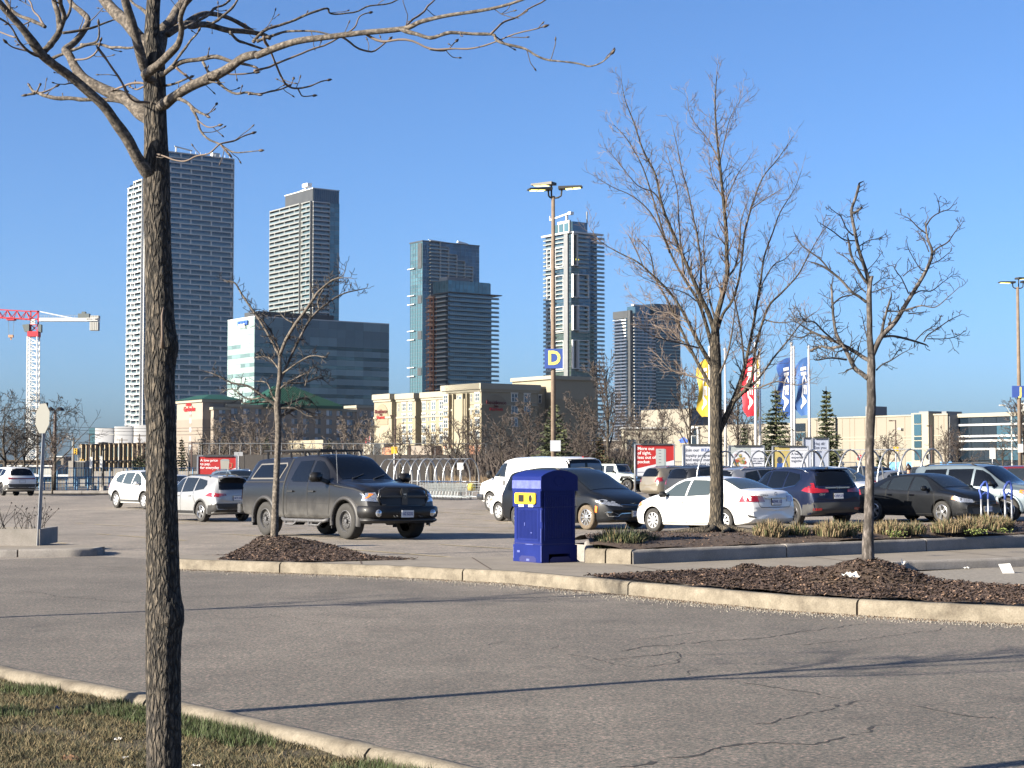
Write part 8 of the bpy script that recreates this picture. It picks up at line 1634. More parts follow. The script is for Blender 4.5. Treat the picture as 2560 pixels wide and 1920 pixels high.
def flagpole(u,v,Y,label):
 x=(u-1280)/F*Y;h=Z(v,Y);root=empty('flagpole',(x,Y,0),0,label,'flagpole','white flagpoles in front of the store');mb=MB();mb.tube([(0,0,0),(0,0,h*.5),(0,0,h)],[.13,.10,.075],8);mb.build('pole',FP,root,smooth=True);mb=MB();mb.lathe([(0,h),(.10,h+.03),(.10,h+.16),(0,h+.24)],8);mb.build('finial',FP,root);return root
FY=mat('flag_yellow',(.62,.42,.04),.7,var=.06);FR_=mat('flag_red',(.55,.015,.03),.7,var=.06);FB=mat('flag_blue',(.02,.075,.27),.7,var=.1);FBL=mat('flag_pale_blue',(.04,.12,.33),.7,var=.1)
poles=[(1774.5,872,118,'flagpole of the full yellow flag, leftmost of the row'),(1801,868,126,'bare flagpole just behind the tall tree trunk'),(1813.5,876,134,'thin bare flagpole right of the tall tree trunk'),(1889.5,863,118,'flagpole of the full red flag, middle of the row'),(1900,878,128,'flagpole right behind the red flag pole'),(1980,863,118,'flagpole between the two blue flags, front one of the pair'),(1986,872,126,'flagpole doubled behind the blue flag pair'),(2023.5,871,118,'flagpole of the right blue flag, rightmost of the row')]
for u,v,Y,lab in poles:flagpole(u,v,Y,lab)
flag(1774.5,1744,896,1042,118,FY,'full yellow flag with white lettering, leftmost','IKEA',.5)
flag(1801,1770,902,1036,126,FR_,'red flag mostly hidden behind the tall tree trunk','IKEA',1.7)
flag(1889.5,1855,893,1040,118,FR_,'full red flag with white lettering in the middle','IKEA',2.9)
flag(1900,1889,898,1040,128,FY,'narrow sliver of yellow flag behind the red flag pole','IKEA',4.1)
flag(1980,1944,894,1037,118,FB,'dark blue flag with white lettering, left of the blue pair','IKEA',5.2)
flag(2023.5,1991,893,1038,118,FBL,'paler blue twisted flag with white lettering, rightmost','IKEA',6.6)
x=(915-1280)/F*300;fl=empty('flagpole',(x+.8,300,0),0,'small maple leaf flag and thin pole before the beige hotel','flag');mb=MB();mb.tube([(0,0,0),(0,0,Z(1080,300))],.08,6);mb.build('pole',FP,fl)
mb=MB();zt=Z(1089,300);n=8
for i in range(n+1):s=i/n;mb.v+=[(-s*.9,.1*math.sin(s*6),zt-s*.55),(-s*.75-.1,.1*math.sin(s*6),zt-1.0-s*.5)]
for i in range(n):mb.f.append((2*i,2*i+1,2*i+3,2*i+2));mb.m.append(1 if 2<=i<=5 else 0)
mb.build('cloth',[MRED,LETW],fl,recalc=False)
mb=MB();cx,cz_=-.52,zt-.75;mb.add([(cx+.13*(1 if k%2 else .45)*math.cos(k*.571),-.12,cz_+.17*(1 if k%2 else .45)*math.sin(k*.571))for k in range(11)],[tuple(range(11))]);mb.build('leaf_mark',MRED,fl)
# --- conifers
CON=[mat('conifer_green',(.020,.030,.012),.8,var=.4,vs=3),mat('conifer_sunlit_green',(.055,.065,.020),.8,var=.35,vs=3),mat('brown_needles',(.085,.05,.025),.9,var=.3,vs=3)]  # lighter yellowish needles are mixed in at random
def conifer(u,vb,vt,Y,hw_,label,seed,mix=.35,sparse=1.0,zb=None,brown=0.0,group=None):
 x=(u-1280)/F*Y;h=Z(vt,Y);root=empty('conifer',(x,Y,0),0,label,'conifer tree',group);r_=random.Random(seed);Wd=hw_/F*Y
 mb=MB();mb.tube([(0,0,0),(0,0,h*.6),(0,0,h)],[.16,.09,.02],6);mb.build('trunk',BARK3,root)
 mb=MB();z_=.5;tiers=int(h/.30)
 for t in range(tiers):
  zz=.4+(h-.5)*t/tiers;rad=Wd*(1-t/tiers)**.8*(.85+.55*noise.noise(Vector((seed,t*.35,0))))+.06;nb=max(7,int(24*sparse*(1-t/tiers)+8))
  for k in range(nb):
   a=r_.uniform(0,6.28);L=rad*r_.uniform(.55,1.2);droop=r_.uniform(-.05,.28);L*=1.12;ns=max(3,int(L/.13))
   for s in range(ns):
    f=(s+.6)/ns;c=Vector((math.cos(a)*L*f,math.sin(a)*L*f,zz+r_.uniform(-.06,.06)+.12*f*L-droop*L*f*f));sz=r_.uniform(.16,.30)*(1.15-.5*f);q=r_.random();mb.cur=2 if q<brown else(1 if q>1-mix else 0)
    d=Vector((math.cos(a+r_.gauss(0,.7)),math.sin(a+r_.gauss(0,.7)),r_.gauss(-.1,.3)))*sz;e=Vector((r_.gauss(0,1),r_.gauss(0,1),r_.gauss(0,.6))).normalized()*sz*.42
    mb.add([c-d*.3-e*.6,c+d,c-d*.3+e*.6,c+d*.45+Vector((0,0,-sz*.4))],[(0,1,2),(0,3,1)])
 o=mb.build('crown',CON,root,recalc=False);return root
conifer(1386,1150,1000,100,62,'large green conifer right behind the D lamp post',1,.5,1.9)
conifer(1940,1170,964,108,62,'broad dark conifer behind the two blue flags',2,.22,2.0)
conifer(2066,1170,966,108,50,'pointed conifer right of the flags, left of the patchy tree',3,.5,1.9)
conifer(1862,1150,1062,140,22,'small thin conifer right of the tall tree trunk',4,.3,1.0)
conifer(455,1160,1092,190,20,'sparse young spruce just right of the big left trunk',5,.1,.55,brown=.2)
conifer(506,1160,1100,190,24,'small spruce behind the black cup lamp',6,.2,1.3);conifer(560,1160,1086,200,30,'dark spruce among bare trees, third from the big left trunk',7,.1,1.2,brown=.15)
conifer(668,1160,1086,200,26,'dark spruce left of the small mound tree',8,.1,1.3);conifer(756,1150,1104,200,18,'small spruce before the low hotel wing, left of two',9,.2,1.0);conifer(822,1150,1095,200,20,'small bushy spruce before the low hotel wing, right of two',10,.3,1.2)
conifer(1500,1180,1085,150,34,'rusty brown conifer behind the off-roader',11,.1,1.6,brown=.55);conifer(2200,1170,1130,120,14,'tiny conifer beyond the stop sign',12,.3,1.0)
conifer(350,1190,1130,150,42,'dark cedar peeking left of the big trunk',13,.15,1.8)
# --- background bare trees: four kinds, copied
def far_tree(u,v_top,Y,spread,label,seed,m=TWIGD,up=.6,trunk=.10,mn=.014,first=.28,nl=10,lv=2):
 return bare_tree(((u-1280)/F*Y,Y,0),Z(v_top,Y),spread,label,seed,m,trunk,first,lv,nl,mn,up)
BRN=mat('brown_twigs',(.052,.040,.034),.9,var=.3,vs=2);PBR=mat('pale_brown_twigs',(.105,.084,.068),.9,var=.3,vs=2)
far_tree(10,1012,112,3.6,'dark spreading bare tree at the left edge behind the white crossover',61,TWIGD,.45,.14,.012,.25,12,3)
far_tree(62,1050,113,3.0,'bare tree left of the tilted stop sign, before the crane mast',62,TWIGD,.45,.11,.012,.3,10,3)
far_tree(135,1010,110,3.5,'bare spreading tree right of the tilted stop sign',63,TWIGD,.35,.12,.012,.35,11,3)
far_tree(133,1085,104,1.6,'thin pale sapling beside the brown lamp post',64,TWIGP,.7,.05,.008,.3,8,2)
far_tree(355,1105,150,1.6,'slim pale young tree left of the big trunk, before dark fence',65,TWIGP,.7,.06,.012,.4,8,2)
protos=[far_tree(640,1050,170,4.2,'wide pale brown bare tree left of the small mound tree',71,PBR,.5,.16,.018,.15,14,3),far_tree(1000,1065,150,2.6,'bare tree before the cream hotel, above the left cart hoops',72,BRN,.7,.12,.014,.3,12,3),far_tree(1190,1040,120,2.2,'dark upright bare tree before the cream hotel corner',73,BRN,.75,.11,.012,.3,12,3),far_tree(1255,1050,135,3.4,'broad brown bare tree behind the white panel van',74,BRN,.45,.14,.014,.15,14,3)]
def copy_tree(src,u,Y,vt,label,rz,wide=1.0):
 c=src.copy();COL.objects.link(c);h0=max(v.co.z for v in[ch for ch in children(src)if ch.name.startswith('trunk')][0].data.vertices);h=Z(vt,Y);c.location=((u-1280)/F*Y,Y,0);c.rotation_euler=(0,0,rz);s=h/h0;c.scale=(s*wide,s*wide,s)
 for ch in children(src):d=ch.copy();COL.objects.link(d);d.parent=c
 c['label']=label;return c
cp=[(3,1320,140,1030,'brown bare tree between the van and the lamp post',1.1,1.1),(3,1440,150,1020,'tall brown bare thicket tree right of the green conifer',2.2,1.0),(2,1520,160,915,'slender tall bare tree in the gap between the two far towers',.6,.8),(3,1475,170,1050,'low brown bare tree before the far dark tower base',3.0,1.3),(0,1600,175,1040,'brown bare tree behind the red and white poster',.4,1.0),(3,1560,165,1060,'dark bare tree behind the off-roader',4.0,1.0),(2,1655,185,1030,'bare tree before the store corner, left of the slogan board',5.0,.9),(1,1725,190,935,'bare tree before the pale store block with blue mark',1.9,.7),(1,1845,170,985,'bare tree behind the red flag',2.8,.9),(1,1990,150,1080,'leafless bush tree before the dark conifer',.9,1.2),(1,2220,175,1088,'young bare tree before the beige store panels',3.6,1.1),(2,2362,170,1080,'bare tree before the store corner, above the last hoops',4.4,1.3),(1,2392,160,1085,'upright bare tree before the grey store wall end',5.3,1.0),(1,2505,165,1100,'thin bare tree before the blue glazed office',.2,1.0),(2,2560,150,1010,'bare tree at the right edge beside the J lamp post',1.3,1.3),(1,1080,160,1075,'bare tree right of the left hoops before the hotel',2.0,1.0),(3,1140,165,1060,'bare brown tree hiding the hotel base',2.6,1.0),(0,730,185,1075,'thin bare tree before the beige hotel wing',3.3,.8),(0,930,180,1070,'bare tree at the beige hotel end, left of the yellow sign',4.7,.8),(0,880,190,1065,'bare tree between the two hotels',5.6,.9),(0,545,175,1075,'tangled pale bare tree behind the red poster',1.5,1.0),(3,590,180,1068,'dense brown bare tree behind the grey arrow sign',2.9,1.1),(1,40,115,1075,'low bare tree at the left edge beyond the kerb',.8,1.2),(1,1880,160,1060,'second bare tree behind the middle flags',3.9,.9),(2,1445,135,1075,'bare tree just right of the D lamp conifer',4.9,1.0)]
for k,u,Y,vt,lab,rz,wd in cp:copy_tree(protos[k],u,Y,vt,lab,rz,wd)
def thicket(name,u0,u1,Y0,Y1,vt,n,m,seed,kind='stuff'):
 r_=random.Random(seed);mb=MB()
 for i in range(n):
  Y=r_.uniform(Y0,Y1);u=r_.uniform(u0,u1);x=(u-1280)/F*Y;h=max(.3,Z(vt,Y)*r_.uniform(.4,1.0));a=r_.uniform(0,6.28);l=r_.uniform(0,.5)*h;w=r_.uniform(.008,.018)
  q=Vector((x+math.cos(a)*l,Y+math.sin(a)*l,h));mb.add([(x-w,Y,0),(x+w,Y,0),(x+(q.x-x)*.5+w*.6,Y+(q.y-Y)*.5,h*.6),tuple(q)],[(0,1,2),(0,2,3)])
  for s in range(3):t=r_.uniform(.3,.9);b=Vector((x,Y,0)).lerp(q,t);c=b+Vector((r_.gauss(0,.3),r_.gauss(0,.3),r_.uniform(.1,.5)))*h*.35;mb.add([b-Vector((w*.6,0,0)),b+Vector((w*.6,0,0)),c],[(0,1,2)])
 o=mb.build(name,m,recalc=False);o['kind']=kind;return o
thicket('brown_thicket',1170,1640,150,190,1108,4200,BRN,3);thicket('brown_thicket',480,860,175,200,1110,2600,BRN,5);thicket('dry_grass_bank',1100,1660,128,150,1185,4000,mat('dry_bank_grass',(.17,.12,.07),.9,var=.3,vs=2),7);thicket('green_scrub',1400,1590,150,165,1140,1800,CON[1],9);thicket('brown_thicket',2100,2600,150,170,1160,1500,BRN,11)
# --- things at the far left
DARKW=mat('dark_retaining_wall',(.055,.05,.048),.9,var=.1,vs=.5);BLF=mat('fence_blue',(.05,.17,.31),.5)  # the retaining wall's shade is put into its dark colour
w_=empty('retaining_wall',(0,168,0),R(4),'long dark retaining wall behind the left cart hoops','wall')
x0,x1=(480-1280)/F*168,(1215-1280)/F*168;zt=Z(1137,168)
for k in range(16):a=x0+(x1-x0)*k/16;mb=MB();mb.box(a+.02,a+(x1-x0)/16-.02,0,.3,-1,zt);mb.build('wall_panel',DARKW,w_)
mb=MB();mb.box(x0,x1,.05,.35,-1,zt-.05);mb.build('backing',DKP,w_);mb=MB();mb.tube([(x0,0,zt+1.1),(x1,0,zt+1.1)],.04,5)
for k in range(30):a=x0+(x1-x0)*k/29;mb.tube([(a,.15,zt),(a,.15,zt+1.1)],.03,4)
mb.build('top_railing',GREYP,w_)
w_=empty('concrete_wall',(0,150,0),0,'pale block wall behind the blue fence, left of the big trunk','wall')
x0,x1=(175-1280)/F*150,(500-1280)/F*150;zt=Z(1178,150)
for k in range(12):a=x0+(x1-x0)*k/12;mb=MB();mb.box(a+.03,a+(x1-x0)/12-.03,0,.5,-1,zt+(.3 if k in(4,5)else 0));mb.build('block',GREYC,w_)
w_=empty('vent_block',((172-1280)/F*145,145,0),0,'concrete vent housing with dark louvres beyond the blue fence','vent housing')
wd=(212-172)/F*145;zt=Z(1152,145);mb=MB();mb.box(0,wd*.3,0,3,0,zt);mb.box(wd*.3,wd,.3,3,0,zt);mb.build('housing',GREYC,w_)
for k in range(4):mb=MB();mb.box(wd*.34+k*wd*.16,wd*.47+k*wd*.16,.1,.3,zt*.35,zt-.1);mb.build('louvre',DKP,w_)
def fence(name,uA,YA,uB,YB_,h,n,m,label,post=.05,mesh=True,rows=3,zb=0):
 A=Vector(((uA-1280)/F*YA,YA,zb));B=Vector(((uB-1280)/F*YB_,YB_,zb));root=empty(name,A,0,label,'fence');d=B-A;pm=MB();pm.tube([(0,0,0),(0,0,h)],post,6);pme=pm.mesh('post',m)
 for k in range(n+1):o=link('post',pme,root);o.location=d*k/n
 for r_ in range(rows):mb=MB();zz=h*(.08+.9*r_/(rows-1));mb.tube([(0,0,zz),d+Vector((0,0,zz))],post*.6,5);mb.build('rail',m,root)
 if mesh:
  mb=MB();k=int(d.length/.22);up=Vector((0,0,h))
  for i in range(k):p_=d*i/k;mb.bar(p_,p_+up*.97,.012)
  o=mb.build('wire_mesh',m,root,recalc=False);o['kind']='stuff'
 return root
fence('wire_fence',-40,118,600,132,1.6,15,BLF,'tall blue wire fence beyond the left car park kerb');fence('wire_fence',85,113,300,118,.98,8,BLF,'low blue railing in front of the tall blue fence',.05);fence('wire_fence',1570,160,2140,175,2.2,16,BLF,'distant pale blue fence behind the poster boards',.05)
fence('wire_fence',225,160,640,170,2.3,12,DKP,'tall black screen fence beyond the block wall',.09,True)
for(u,vt,vb,Y,lab)in((234,1110,1205,118,'black cup-topped lamp post, left of a pair beyond the white crossover'),(259,1106,1212,116,'black cup-topped lamp post, right of a pair beyond the white crossover'),(505,1098,1200,135,'black cup-topped lamp post right of the big left trunk')):
 x=(u-1280)/F*Y;h=Z(vt,Y);root=empty('lamp_post',(x,Y,0),0,lab,'lamp post','black cup lamp posts');mb=MB();mb.tube([(0,0,0),(0,0,h-.55)],.075,8);mb.build('pole',BLACK,root);mb=MB();mb.lathe([(.0,h-.6),(.06,h-.55),(.12,h-.5)],8);
 for k in range(4):a=k*1.57+.4;mb.bar((.08*math.cos(a),.08*math.sin(a),h-.55),(.30*math.cos(a),.30*math.sin(a),h-.05),.035)
 mb.build('cup_frame',BLACK,root);mb=MB();mb.lathe([(0,h-.08),(.34,h-.08),(.34,h),(0,h+.03)],12);mb.build('cap',BLACK,root);mb=MB();mb.box(-.22,-.03,-.09,-.07,h*.48,h*.72);mb.build('white_notice',LABW,root)if u<300 else None;mb=MB();mb.lathe([(.25,0),(.25,.35),(0,.35)],10);mb.build('footing',GREYC,root)
BRP=mat('brown_pole',(.055,.028,.022),.6)
x=(137.5-1280)/F*112;h=Z(1013,112);root=empty('lamp_post',(x,112,0),0,'tall dark brown pole with twin domed lamps right of the tilted stop sign','lamp post')
mb=MB();mb.tube([(0,0,0),(0,0,h-.4)],[.14,.10],8);mb.build('pole',BRP,root);mb=MB();mb.bar((-.3,0,h-.35),(.3,0,h-.35),.06);mb.build('crossbar',BRP,root)
for s in(-1,1):mb=MB();mb.lathe([(.30,-.12),(.27,0),(.12,.10),(0,.12)],12,c=(s*.33,0,h-.25));mb.build('lamp_head',BLACK,root,smooth=True)
mb=MB();mb.box(-.45,0,-.05,.05,h-1.1,h-1.0);mb.build('side_bracket',BLACK,root)
def arm_lamp(u,vt,Y,arm,label,m=BRP,w=.09,name='street_lamp',curved=False):
 x=(u-1280)/F*Y;h=Z(vt,Y);root=empty(name,(x,Y,0),0,label,'street lamp');mb=MB();mb.tube([(0,0,0),(0,0,h)],[w,w*.7],7);mb.build('pole',m,root)
 L=arm/F*Y;mb=MB()
 if curved:mb.tube([(0,0,h*.97),(L*.35,0,h+.5),(L*.8,0,h+.8),(L,0,h+.8)],w*.4,5)
 else:mb.bar((0,0,h-.08),(L*.5,0,h-.08),w*.8)
 mb.build('arm',m,root);mb=MB();a0,a1=sorted((L*.5,L));zz=h+(.7 if curved else-.14);mb.box(a0,a1,-.15,.15,zz,zz+.12);mb.build('lamp_head',m,root);return root
arm_lamp(988,1037,160,-13,'dark lamp post with one flat head before the cream hotel');arm_lamp(1024,1101,170,-9,'short dark lamp post before the hotel porch');arm_lamp(2239,1050,180,-16,'brown lamp post with flat head before the beige store');arm_lamp(2328,1063,190,-11,'brown lamp post beside the tall store window strip');arm_lamp(2529,1032,170,-30,'cream curved street lamp before the blue glazed office',CONC,.09,curved=True)
arm_lamp(480,1104,160,8,'thin lamp post before the beige hotel end wall');arm_lamp(224,1086,260,7,'distant twin street lamp left of the white drum');arm_lamp(298,1100,230,-25,'curved street lamp before the white drum',CONC,.09,curved=True);arm_lamp(182,1104,260,-18,'curved street lamp left of the traffic lights',CONC,.09,curved=True);arm_lamp(858,1103,175,-6,'small lamp post before the low hotel wing')
WD=mat('wooden_pole',(.11,.09,.07),.9)
wp=[]
for(u,vt,Y,lab)in((185,1092,300,'wooden utility pole with crossarm left of the traffic lights'),(95,1020,240,'dark utility pole beside the crane mast'),(305,1095,330,'utility pole before the white drum'),(349,1085,330,'grey utility pole near the big trunk')):
 x=(u-1280)/F*Y;h=Z(vt,Y);root=empty('utility_pole',(x,Y,0),0,lab,'utility pole');mb=MB();mb.tube([(0,0,0),(0,0,h)],[.16,.12],6);mb.build('pole',WD,root);mb=MB();mb.bar((-1.2,0,h-.4),(1.2,0,h-.4),.14);mb.build('crossarm',WD,root)
for i,(v0,v1)in enumerate(((1053,1058),(1060,1066),(1069,1075),(1091,1094),(1102,1106))):
 A=AT(-100,v0-6,300);B=AT(640,v1+4,330);mb=MB();pts=[A.lerp(B,k/12)-Vector((0,0,1.2*(1-(2*k/12-1)**2)))for k in range(13)];mb.tube(pts,.035,4);o=mb.build('overhead_wire',DKP,None);tag(o,'thin dark overhead wires crossing the sky at the far left','wire','overhead wires at the left')
x=(197-1280)/F*250;root=empty('traffic_light',(x,250,0),0,'yellow traffic signals on a pole left of the townhouses','traffic light');mb=MB();mb.tube([(0,0,0),(0,0,Z(1112,250))],.1,6);mb.build('pole',GREYP,root)
for dx,v0,v1 in((-.4,1121,1136),(.55,1148,1158)):
 mb=MB();mb.box(dx-.24,dx+.24,-.2,.1,Z(v1,250),Z(v0,250));h_=mb.build('signal_head',YS,root)
 for k in range(3):zz=Z(v1,250)+(Z(v0,250)-Z(v1,250))*(k+.5)/3;mb=MB();mb.lathe([(.12,-.21),(0,-.215)],10,'y',(dx,0,zz));mb.build('lens',BLACK,h_)
TH=mat('townhouse_cream',(.30,.24,.155),.9);THB=mat('townhouse_brown',(.11,.085,.06),.9)
uc=[205+11.6*k for k in range(15)];Yt=300
for k,u in enumerate(uc):
 P_=Vector(((u-1280)/F*Yt,Yt,0));vt=1112+(k%2)*1-k*.25
 root=empty('townhouse',P_,GRID,None,'townhouse','row of cream and brown townhouses');root['label']='narrow cream and brown townhouse in the row below the white drum';H_=Z(vt,Yt);w1=.95
 def bx(nm,m,*a):m_=MB();m_.box(*a);m_.build(nm,m,root)
 bx('wall',TH,0,.42,0,1.05,0,H_);bx('side_wall',THB,.0,.45,-.06,0,0,H_+.2);bx('back_wall',THB,.45,.9,.5,1.5,0,H_-.3);bx('window',GL_PALE if k%3 else DKP,-.06,.02,.2,.95,H_-2.3,H_-.5);bx('window',DKP,-.06,.02,.25,.9,H_-5.4,H_-3.6);bx('balcony',THB,-.5,0,.05,1.1,H_-3.2,H_-2.9);bx('parapet',THB,-.1,.45,0,1.1,H_,H_+.2)
root=empty('podium_building',((238-1280)/F*700,700,0),0,'white scalloped round podium beneath the tallest tower','building');PW=mat('white_cladding',(.42,.42,.42),.3,.3,var=.03,vs=.05)
x1=32;zt=Z(1070,700);nseg=4;wseg=x1/nseg
for k in range(nseg):
 mb=MB();n=12
 for i in range(n+1):a=math.pi*i/n;x=wseg*(k+.5)-wseg*.5*math.cos(a);y=-wseg*.13*math.sin(a);mb.v+=[(x,y,0),(x,y,zt+k*.6),(x,30,zt+k*.6)]
 for i in range(n):mb.f+=[(3*i,3*i+3,3*i+4,3*i+1),(3*i+1,3*i+4,3*i+5,3*i+2)];mb.m+=[0,0]
 mb.build('scallop_panel',PW,root,smooth=True)
mb=MB();mb.box(-3,0,2,30,0,zt);mb.build('glass_side',GL_TEAL,root);mb=MB()
for k in range(14):x=18+k*3;mb.tube([(x,4,zt),(x,4,zt+2)],.12,4)
mb.build('roof_stubs',GREYP,root)
CR=mat('crane_red',(.42,.02,.035),.5);CW=mat('crane_white',(.60,.60,.58),.5);CGR=mat('crane_grey',(.10,.12,.12),.6)
Yc=400;q=lambda x,y:AT(x/4.608,740+y/4.608,Yc);cb=q(378,1650);cr=empty('tower_crane',(cb.x,Yc,0),0,'red and white tower crane with counterweights at the far left','crane')
def Lc(x,y,dy=0):p_=q(x,y);return Vector((p_.x-cb.x,dy,p_.z))
mb=MB();zt=Lc(0,470).z;zb=0;hw_=1.15;nb=22
cen=lambda z_:(Lc(385,470).x-Lc(378,1650).x)*min(1,max(0,z_/zt))
for sx in(-1,1):
 for sy in(-1,1):mb.bar((sx*hw_,sy*hw_,0),(cen(zt)+sx*hw_,sy*hw_,zt),.24)
for k in range(nb):
 z0_,z1_=zt*k/nb,zt*(k+1)/nb;c0,c1=cen(z0_),cen(z1_)
 for sy in(-1,1):mb.bar((c0-hw_,sy*hw_,z0_),(c1-hw_+.7,sy*hw_,(z0_+z1_)/2),.13);mb.bar((c0+hw_,sy*hw_,z0_),(c1-hw_,sy*hw_,z1_),.13);mb.bar((c0-hw_,sy*hw_,z0_),(c0+hw_,sy*hw_,z0_),.13)
 for sx in(-1,1):mb.bar((c0+sx*hw_,-hw_,z0_),(c1+sx*hw_,hw_,z1_),.13)
mb.build('mast',CW,cr)
mb=MB();a=Lc(330,470);b=Lc(455,410);mb.box(a.x,b.x,-1.2,1.2,a.z,b.z);mb.build('slewing_ring',CR,cr)
mb=MB()
for x in(355,440):mb.bar(Lc(x,410),Lc(x,170),.3)
mb.bar(Lc(355,410),Lc(440,330),.2);mb.bar(Lc(440,410),Lc(355,330),.2);mb.bar(Lc(355,330),Lc(440,330),.2);mb.bar(Lc(355,265),Lc(450,175),.3);mb.bar(Lc(350,175),Lc(455,178),.3);mb.bar(Lc(355,265),Lc(440,268),.3);mb.build('tower_head',CR,cr)
mb=MB();mb.bar(Lc(-400,135),Lc(350,178),.26);mb.bar(Lc(-400,225,1),Lc(355,270,1),.26);mb.bar(Lc(-400,225,-1),Lc(355,270,-1),.26)
for k in range(7):
 x=-400+k*108
 for dy in(1,-1):mb.bar(Lc(x,225+.06*(x+400),dy),Lc(x+54,138+.057*(x+454)),.15);mb.bar(Lc(x+54,138+.057*(x+454)),Lc(x+108,225+.06*(x+508),dy),.15)
mb.build('jib',CR,cr)
mb=MB();a,b=Lc(460,292),Lc(1145,262);mb.box(a.x,b.x,-.8,.8,a.z,a.z+.75);mb.build('counter_jib',CW,cr);mb=MB();mb.bar(Lc(455,178),Lc(860,262),.22);mb.build('tie_bar',CW,cr)
mb=MB()
for y in(222,245):mb.bar(Lc(460,y),Lc(900,y),.08)
for k in range(9):mb.bar(Lc(460+k*50,290),Lc(460+k*50,222),.08)
mb.build('handrail',STEEL,cr)
mb=MB();a,b=Lc(905,262),Lc(1035,205);mb.box(a.x,b.x,-.7,.7,a.z,b.z);a,b=Lc(945,262),Lc(990,182);mb.box(a.x,b.x,-.5,.5,a.z,b.z);mb.build('winch',CGR,cr)
for(xa,xb,ya,yb)in((1050,1148,270,228),(1042,1142,398,300)):
 for k in range(5):a,b=Lc(xa+(xb-xa)*k/5,ya),Lc(xa+(xb-xa)*(k+1)/5-3,yb);mb=MB();mb.box(a.x,b.x,-.9,.9,a.z,b.z);mb.build('counterweight',MATS['pale_slab'],cr)
a,b=Lc(1008,288),Lc(1135,255);mb=MB();mb.box(a.x,b.x,-.96,-.9,a.z,b.z);bp_=mb.build('name_board',LABW,cr);pass
text_mb('DEWHU-COMM',.62,.01,'CENTER',LABT,'lettering',bp_,facing(((a.x+b.x)/2,-.98,(a.z+b.z)/2),(1,0,0)),0,sx=.62)
a,b=Lc(365,328),Lc(415,272);mb=MB();mb.box(a.x,b.x,-.9,-.8,a.z,b.z);bp_=mb.build('name_board',LABW,cr);text_mb('DC',1.0,.02,'CENTER',LABT,'lettering',bp_,facing(((a.x+b.x)/2,-.92,(a.z+b.z)/2),(1,0,0)),0)
mb=MB();a=Lc(265,415);b=Lc(345,325);mb.add([(a.x,-.8,b.z-.2),(b.x,-.8,b.z),(b.x,-.8,a.z),(a.x+.6,-.8,a.z),(a.x,.8,b.z-.2),(b.x,.8,b.z),(b.x,.8,a.z),(a.x+.6,.8,a.z)],[(0,1,2,3),(4,5,6,7),(0,4,5,1),(1,5,6,2),(2,6,7,3),(3,7,4,0)]);mb.build('cab',CGR,cr);a,b=Lc(445,420),Lc(482,330);mb=MB();mb.box(a.x,b.x,-.6,.6,a.z,b.z);mb.build('control_box',CGR,cr)
mb=MB();a,b=Lc(88,282),Lc(175,248);mb.box(a.x,b.x,-1,1,a.z,b.z);mb.build('trolley',CR,cr);mb=MB();mb.bar(Lc(98,285),Lc(102,450),.07);mb.bar(Lc(162,285),Lc(150,450),.07);mb.build('hoist_rope',CGR,cr);mb=MB();a,b=Lc(100,478),Lc(153,448);mb.box(a.x,b.x,-.4,.4,a.z,b.z);mb.bar(Lc(127,478),Lc(127,505),.3);mb.build('hook_block',MATS['hoist_deck'],cr)
for i,(u0,u1,v,Y,m,lab)in enumerate(((-60,105,1150,330,THB,'low brown roofed station canopy at the far left'),(130,160,1140,420,BEIGED,'small distant brown building right of the twin-domed lamp'),(20,130,1163,300,CONC,'grey raised platform edge at the far left'),(1470,1620,1100,420,BEIGE,'low distant building before the far dark tower'),(-80,175,1186,160,GREYC,'low pale bank wall at the left edge'),(1560,1690,1068,290,TRIM,'low glazed store wing left of the pale store block'))):
 Yx=Y;x0,x1=(u0-1280)/F*Y,(u1-1280)/F*Y;root=empty('low_building',(x0,Y,0),0,lab,'building');H_=Z(v,Y);mb=MB();mb.box(0,x1-x0,0,8,0,H_-.25 if H_>1 else H_);mb.build('wall',m,root);mb=MB();mb.box(-.3,x1-x0+.3,-.4,8,H_-.25,H_);mb.build('roof_edge',FRAMEW if i!=0 else THB,root)
 for k in range(int((x1-x0)/3)):mb=MB();mb.box(k*3+.5,k*3+2.3,-.06,0,H_*.3,H_*.75);mb.build('window',GL_DARK,root)
mb=MB();p_=[(-70,99.6),(-24,107.2),(-21.2,150),(-3,160.2),(60,176.3),(150,205.5)]
kerb('far_kerb',[Vector((a,b,0))for a,b in p_],.3,-.6,.14,6,GREYC,side=1,seed=31)
o=conifer(80,1215,1187,116,16,'round dark green bush behind the white crossover at the left',77,.25,2.0);
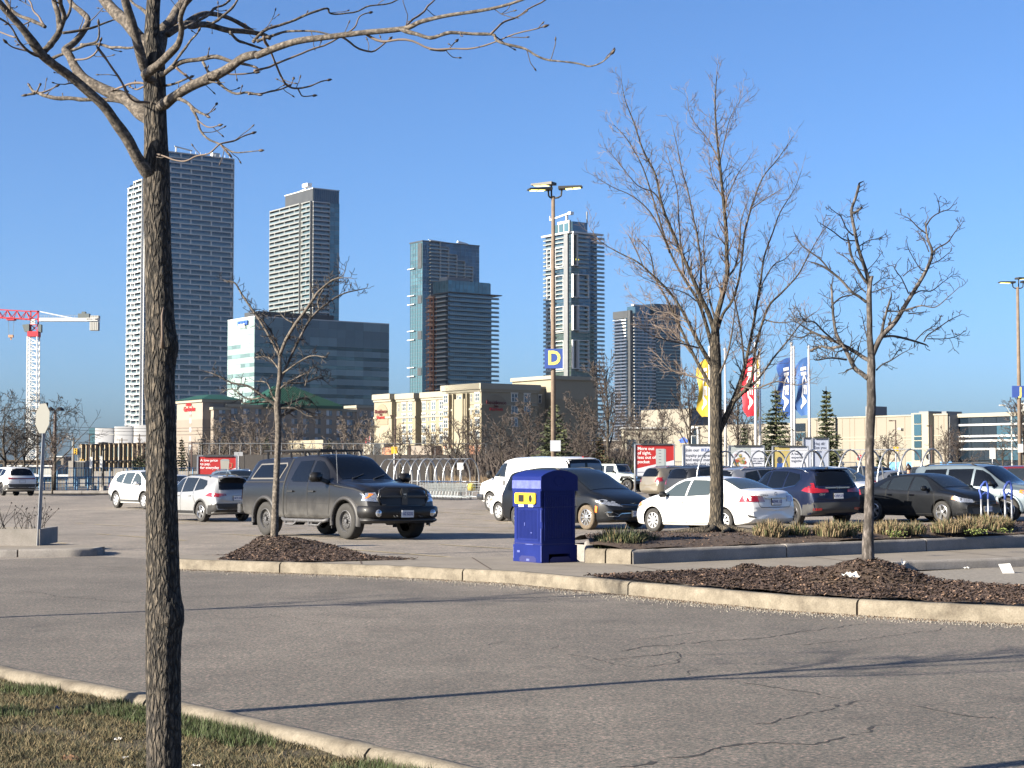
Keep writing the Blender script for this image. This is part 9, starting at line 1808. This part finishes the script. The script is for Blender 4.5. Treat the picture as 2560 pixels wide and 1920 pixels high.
# --- a person beyond the black saloon: dark hair in a bun, seen from behind
def person(P_,rz,label,coat,hairc):
 root=empty('person',P_,rz,label,'person');sk=[(0,0,.95),(0,0,1.15),(0,0,1.38),(0,0,1.50),(0,.01,1.60),(0,.01,1.70),(.18,0,1.40),(.24,.02,1.12),(.22,-.12,.92),(-.18,0,1.40),(-.24,.02,1.12),(-.22,-.12,.92),(.10,0,.90),(.11,-.03,.50),(.11,.03,.08),(.11,-.12,.04),(-.10,0,.90),(-.11,.05,.50),(-.11,.10,.08),(-.11,-.05,.04)]
 ed=[(0,1),(1,2),(2,3),(3,4),(4,5),(2,6),(6,7),(7,8),(2,9),(9,10),(10,11),(0,12),(12,13),(13,14),(14,15),(0,16),(16,17),(17,18),(18,19)];rr=[.15,.14,.15,.06,.075,.085,.07,.05,.035,.07,.05,.035,.09,.065,.045,.035,.09,.065,.045,.035]
 me=bpy.data.meshes.new('body');me.from_pydata(sk,ed,[]);o=link('body',me,root);md=o.modifiers.new('skin','SKIN');md.use_smooth_shade=True
 for v,r_ in zip(me.skin_vertices[0].data,rr):v.radius=(r_,r_*.85)
 me.skin_vertices[0].data[0].use_root=True;sb=o.modifiers.new('sub','SUBSURF');sb.levels=2;sb.render_levels=2
 dg=C.evaluated_depsgraph_get();dg.update();m2=bpy.data.meshes.new_from_object(o.evaluated_get(dg));o.modifiers.clear();o.data=m2;m2.materials.clear();m2.materials.append(coat);m2.materials.append(mat('skin',(.40,.22,.15),.5));m2.materials.append(hairc)
 for p2 in m2.polygons:z_=p2.center.z;p2.material_index=1 if(1.50<z_<1.78 or(z_<.97 and abs(p2.center.x)>.19 and z_>.8))else 0
 mb=MB();mb.lathe([(0,-.10),(.07,-.09),(.105,-.02),(.10,.06),(.06,.11),(0,.125)],14,c=(0,.02,1.71));mb.lathe([(0,-.05),(.05,-.02),(.05,.03),(0,.055)],10,c=(0,.05,1.845));mb.build('hair',hairc,root,smooth=True)
 mb=MB();mb.lathe([(0,-.02),(.012,0),(0,.02)],6,c=(.105,.0,1.69));mb.lathe([(0,-.02),(.012,0),(0,.02)],6,c=(-.105,.0,1.69));mb.build('ear',MATS['skin'],root);return root
person(Vector(((2271-1280)/F*66,66,-.12)),.3,'person with a dark top bun beyond the black saloon roof, only the head showing',mat('dark_coat',(.02,.02,.025),.8),mat('dark_hair',(.02,.010,.006),.5))
# --- the air
mb=MB();mb.box(-1500,1500,-60,1900,-1.2,215);hz=mb.build('haze',None);hm=bpy.data.materials.new('haze');hm.use_nodes=True;nt=hm.node_tree;nt.nodes.clear()
ho=nt.nodes.new('ShaderNodeOutputMaterial');hv=nt.nodes.new('ShaderNodeVolumePrincipled');hv.inputs['Density'].default_value=.000016;hv.inputs['Color'].default_value=(.80,.88,1,1);hv.inputs['Anisotropy'].default_value=.2
nt.links.new(hv.outputs[0],ho.inputs['Volume']);hz.data.materials.clear();hz.data.materials.append(hm);hz['kind']='stuff'
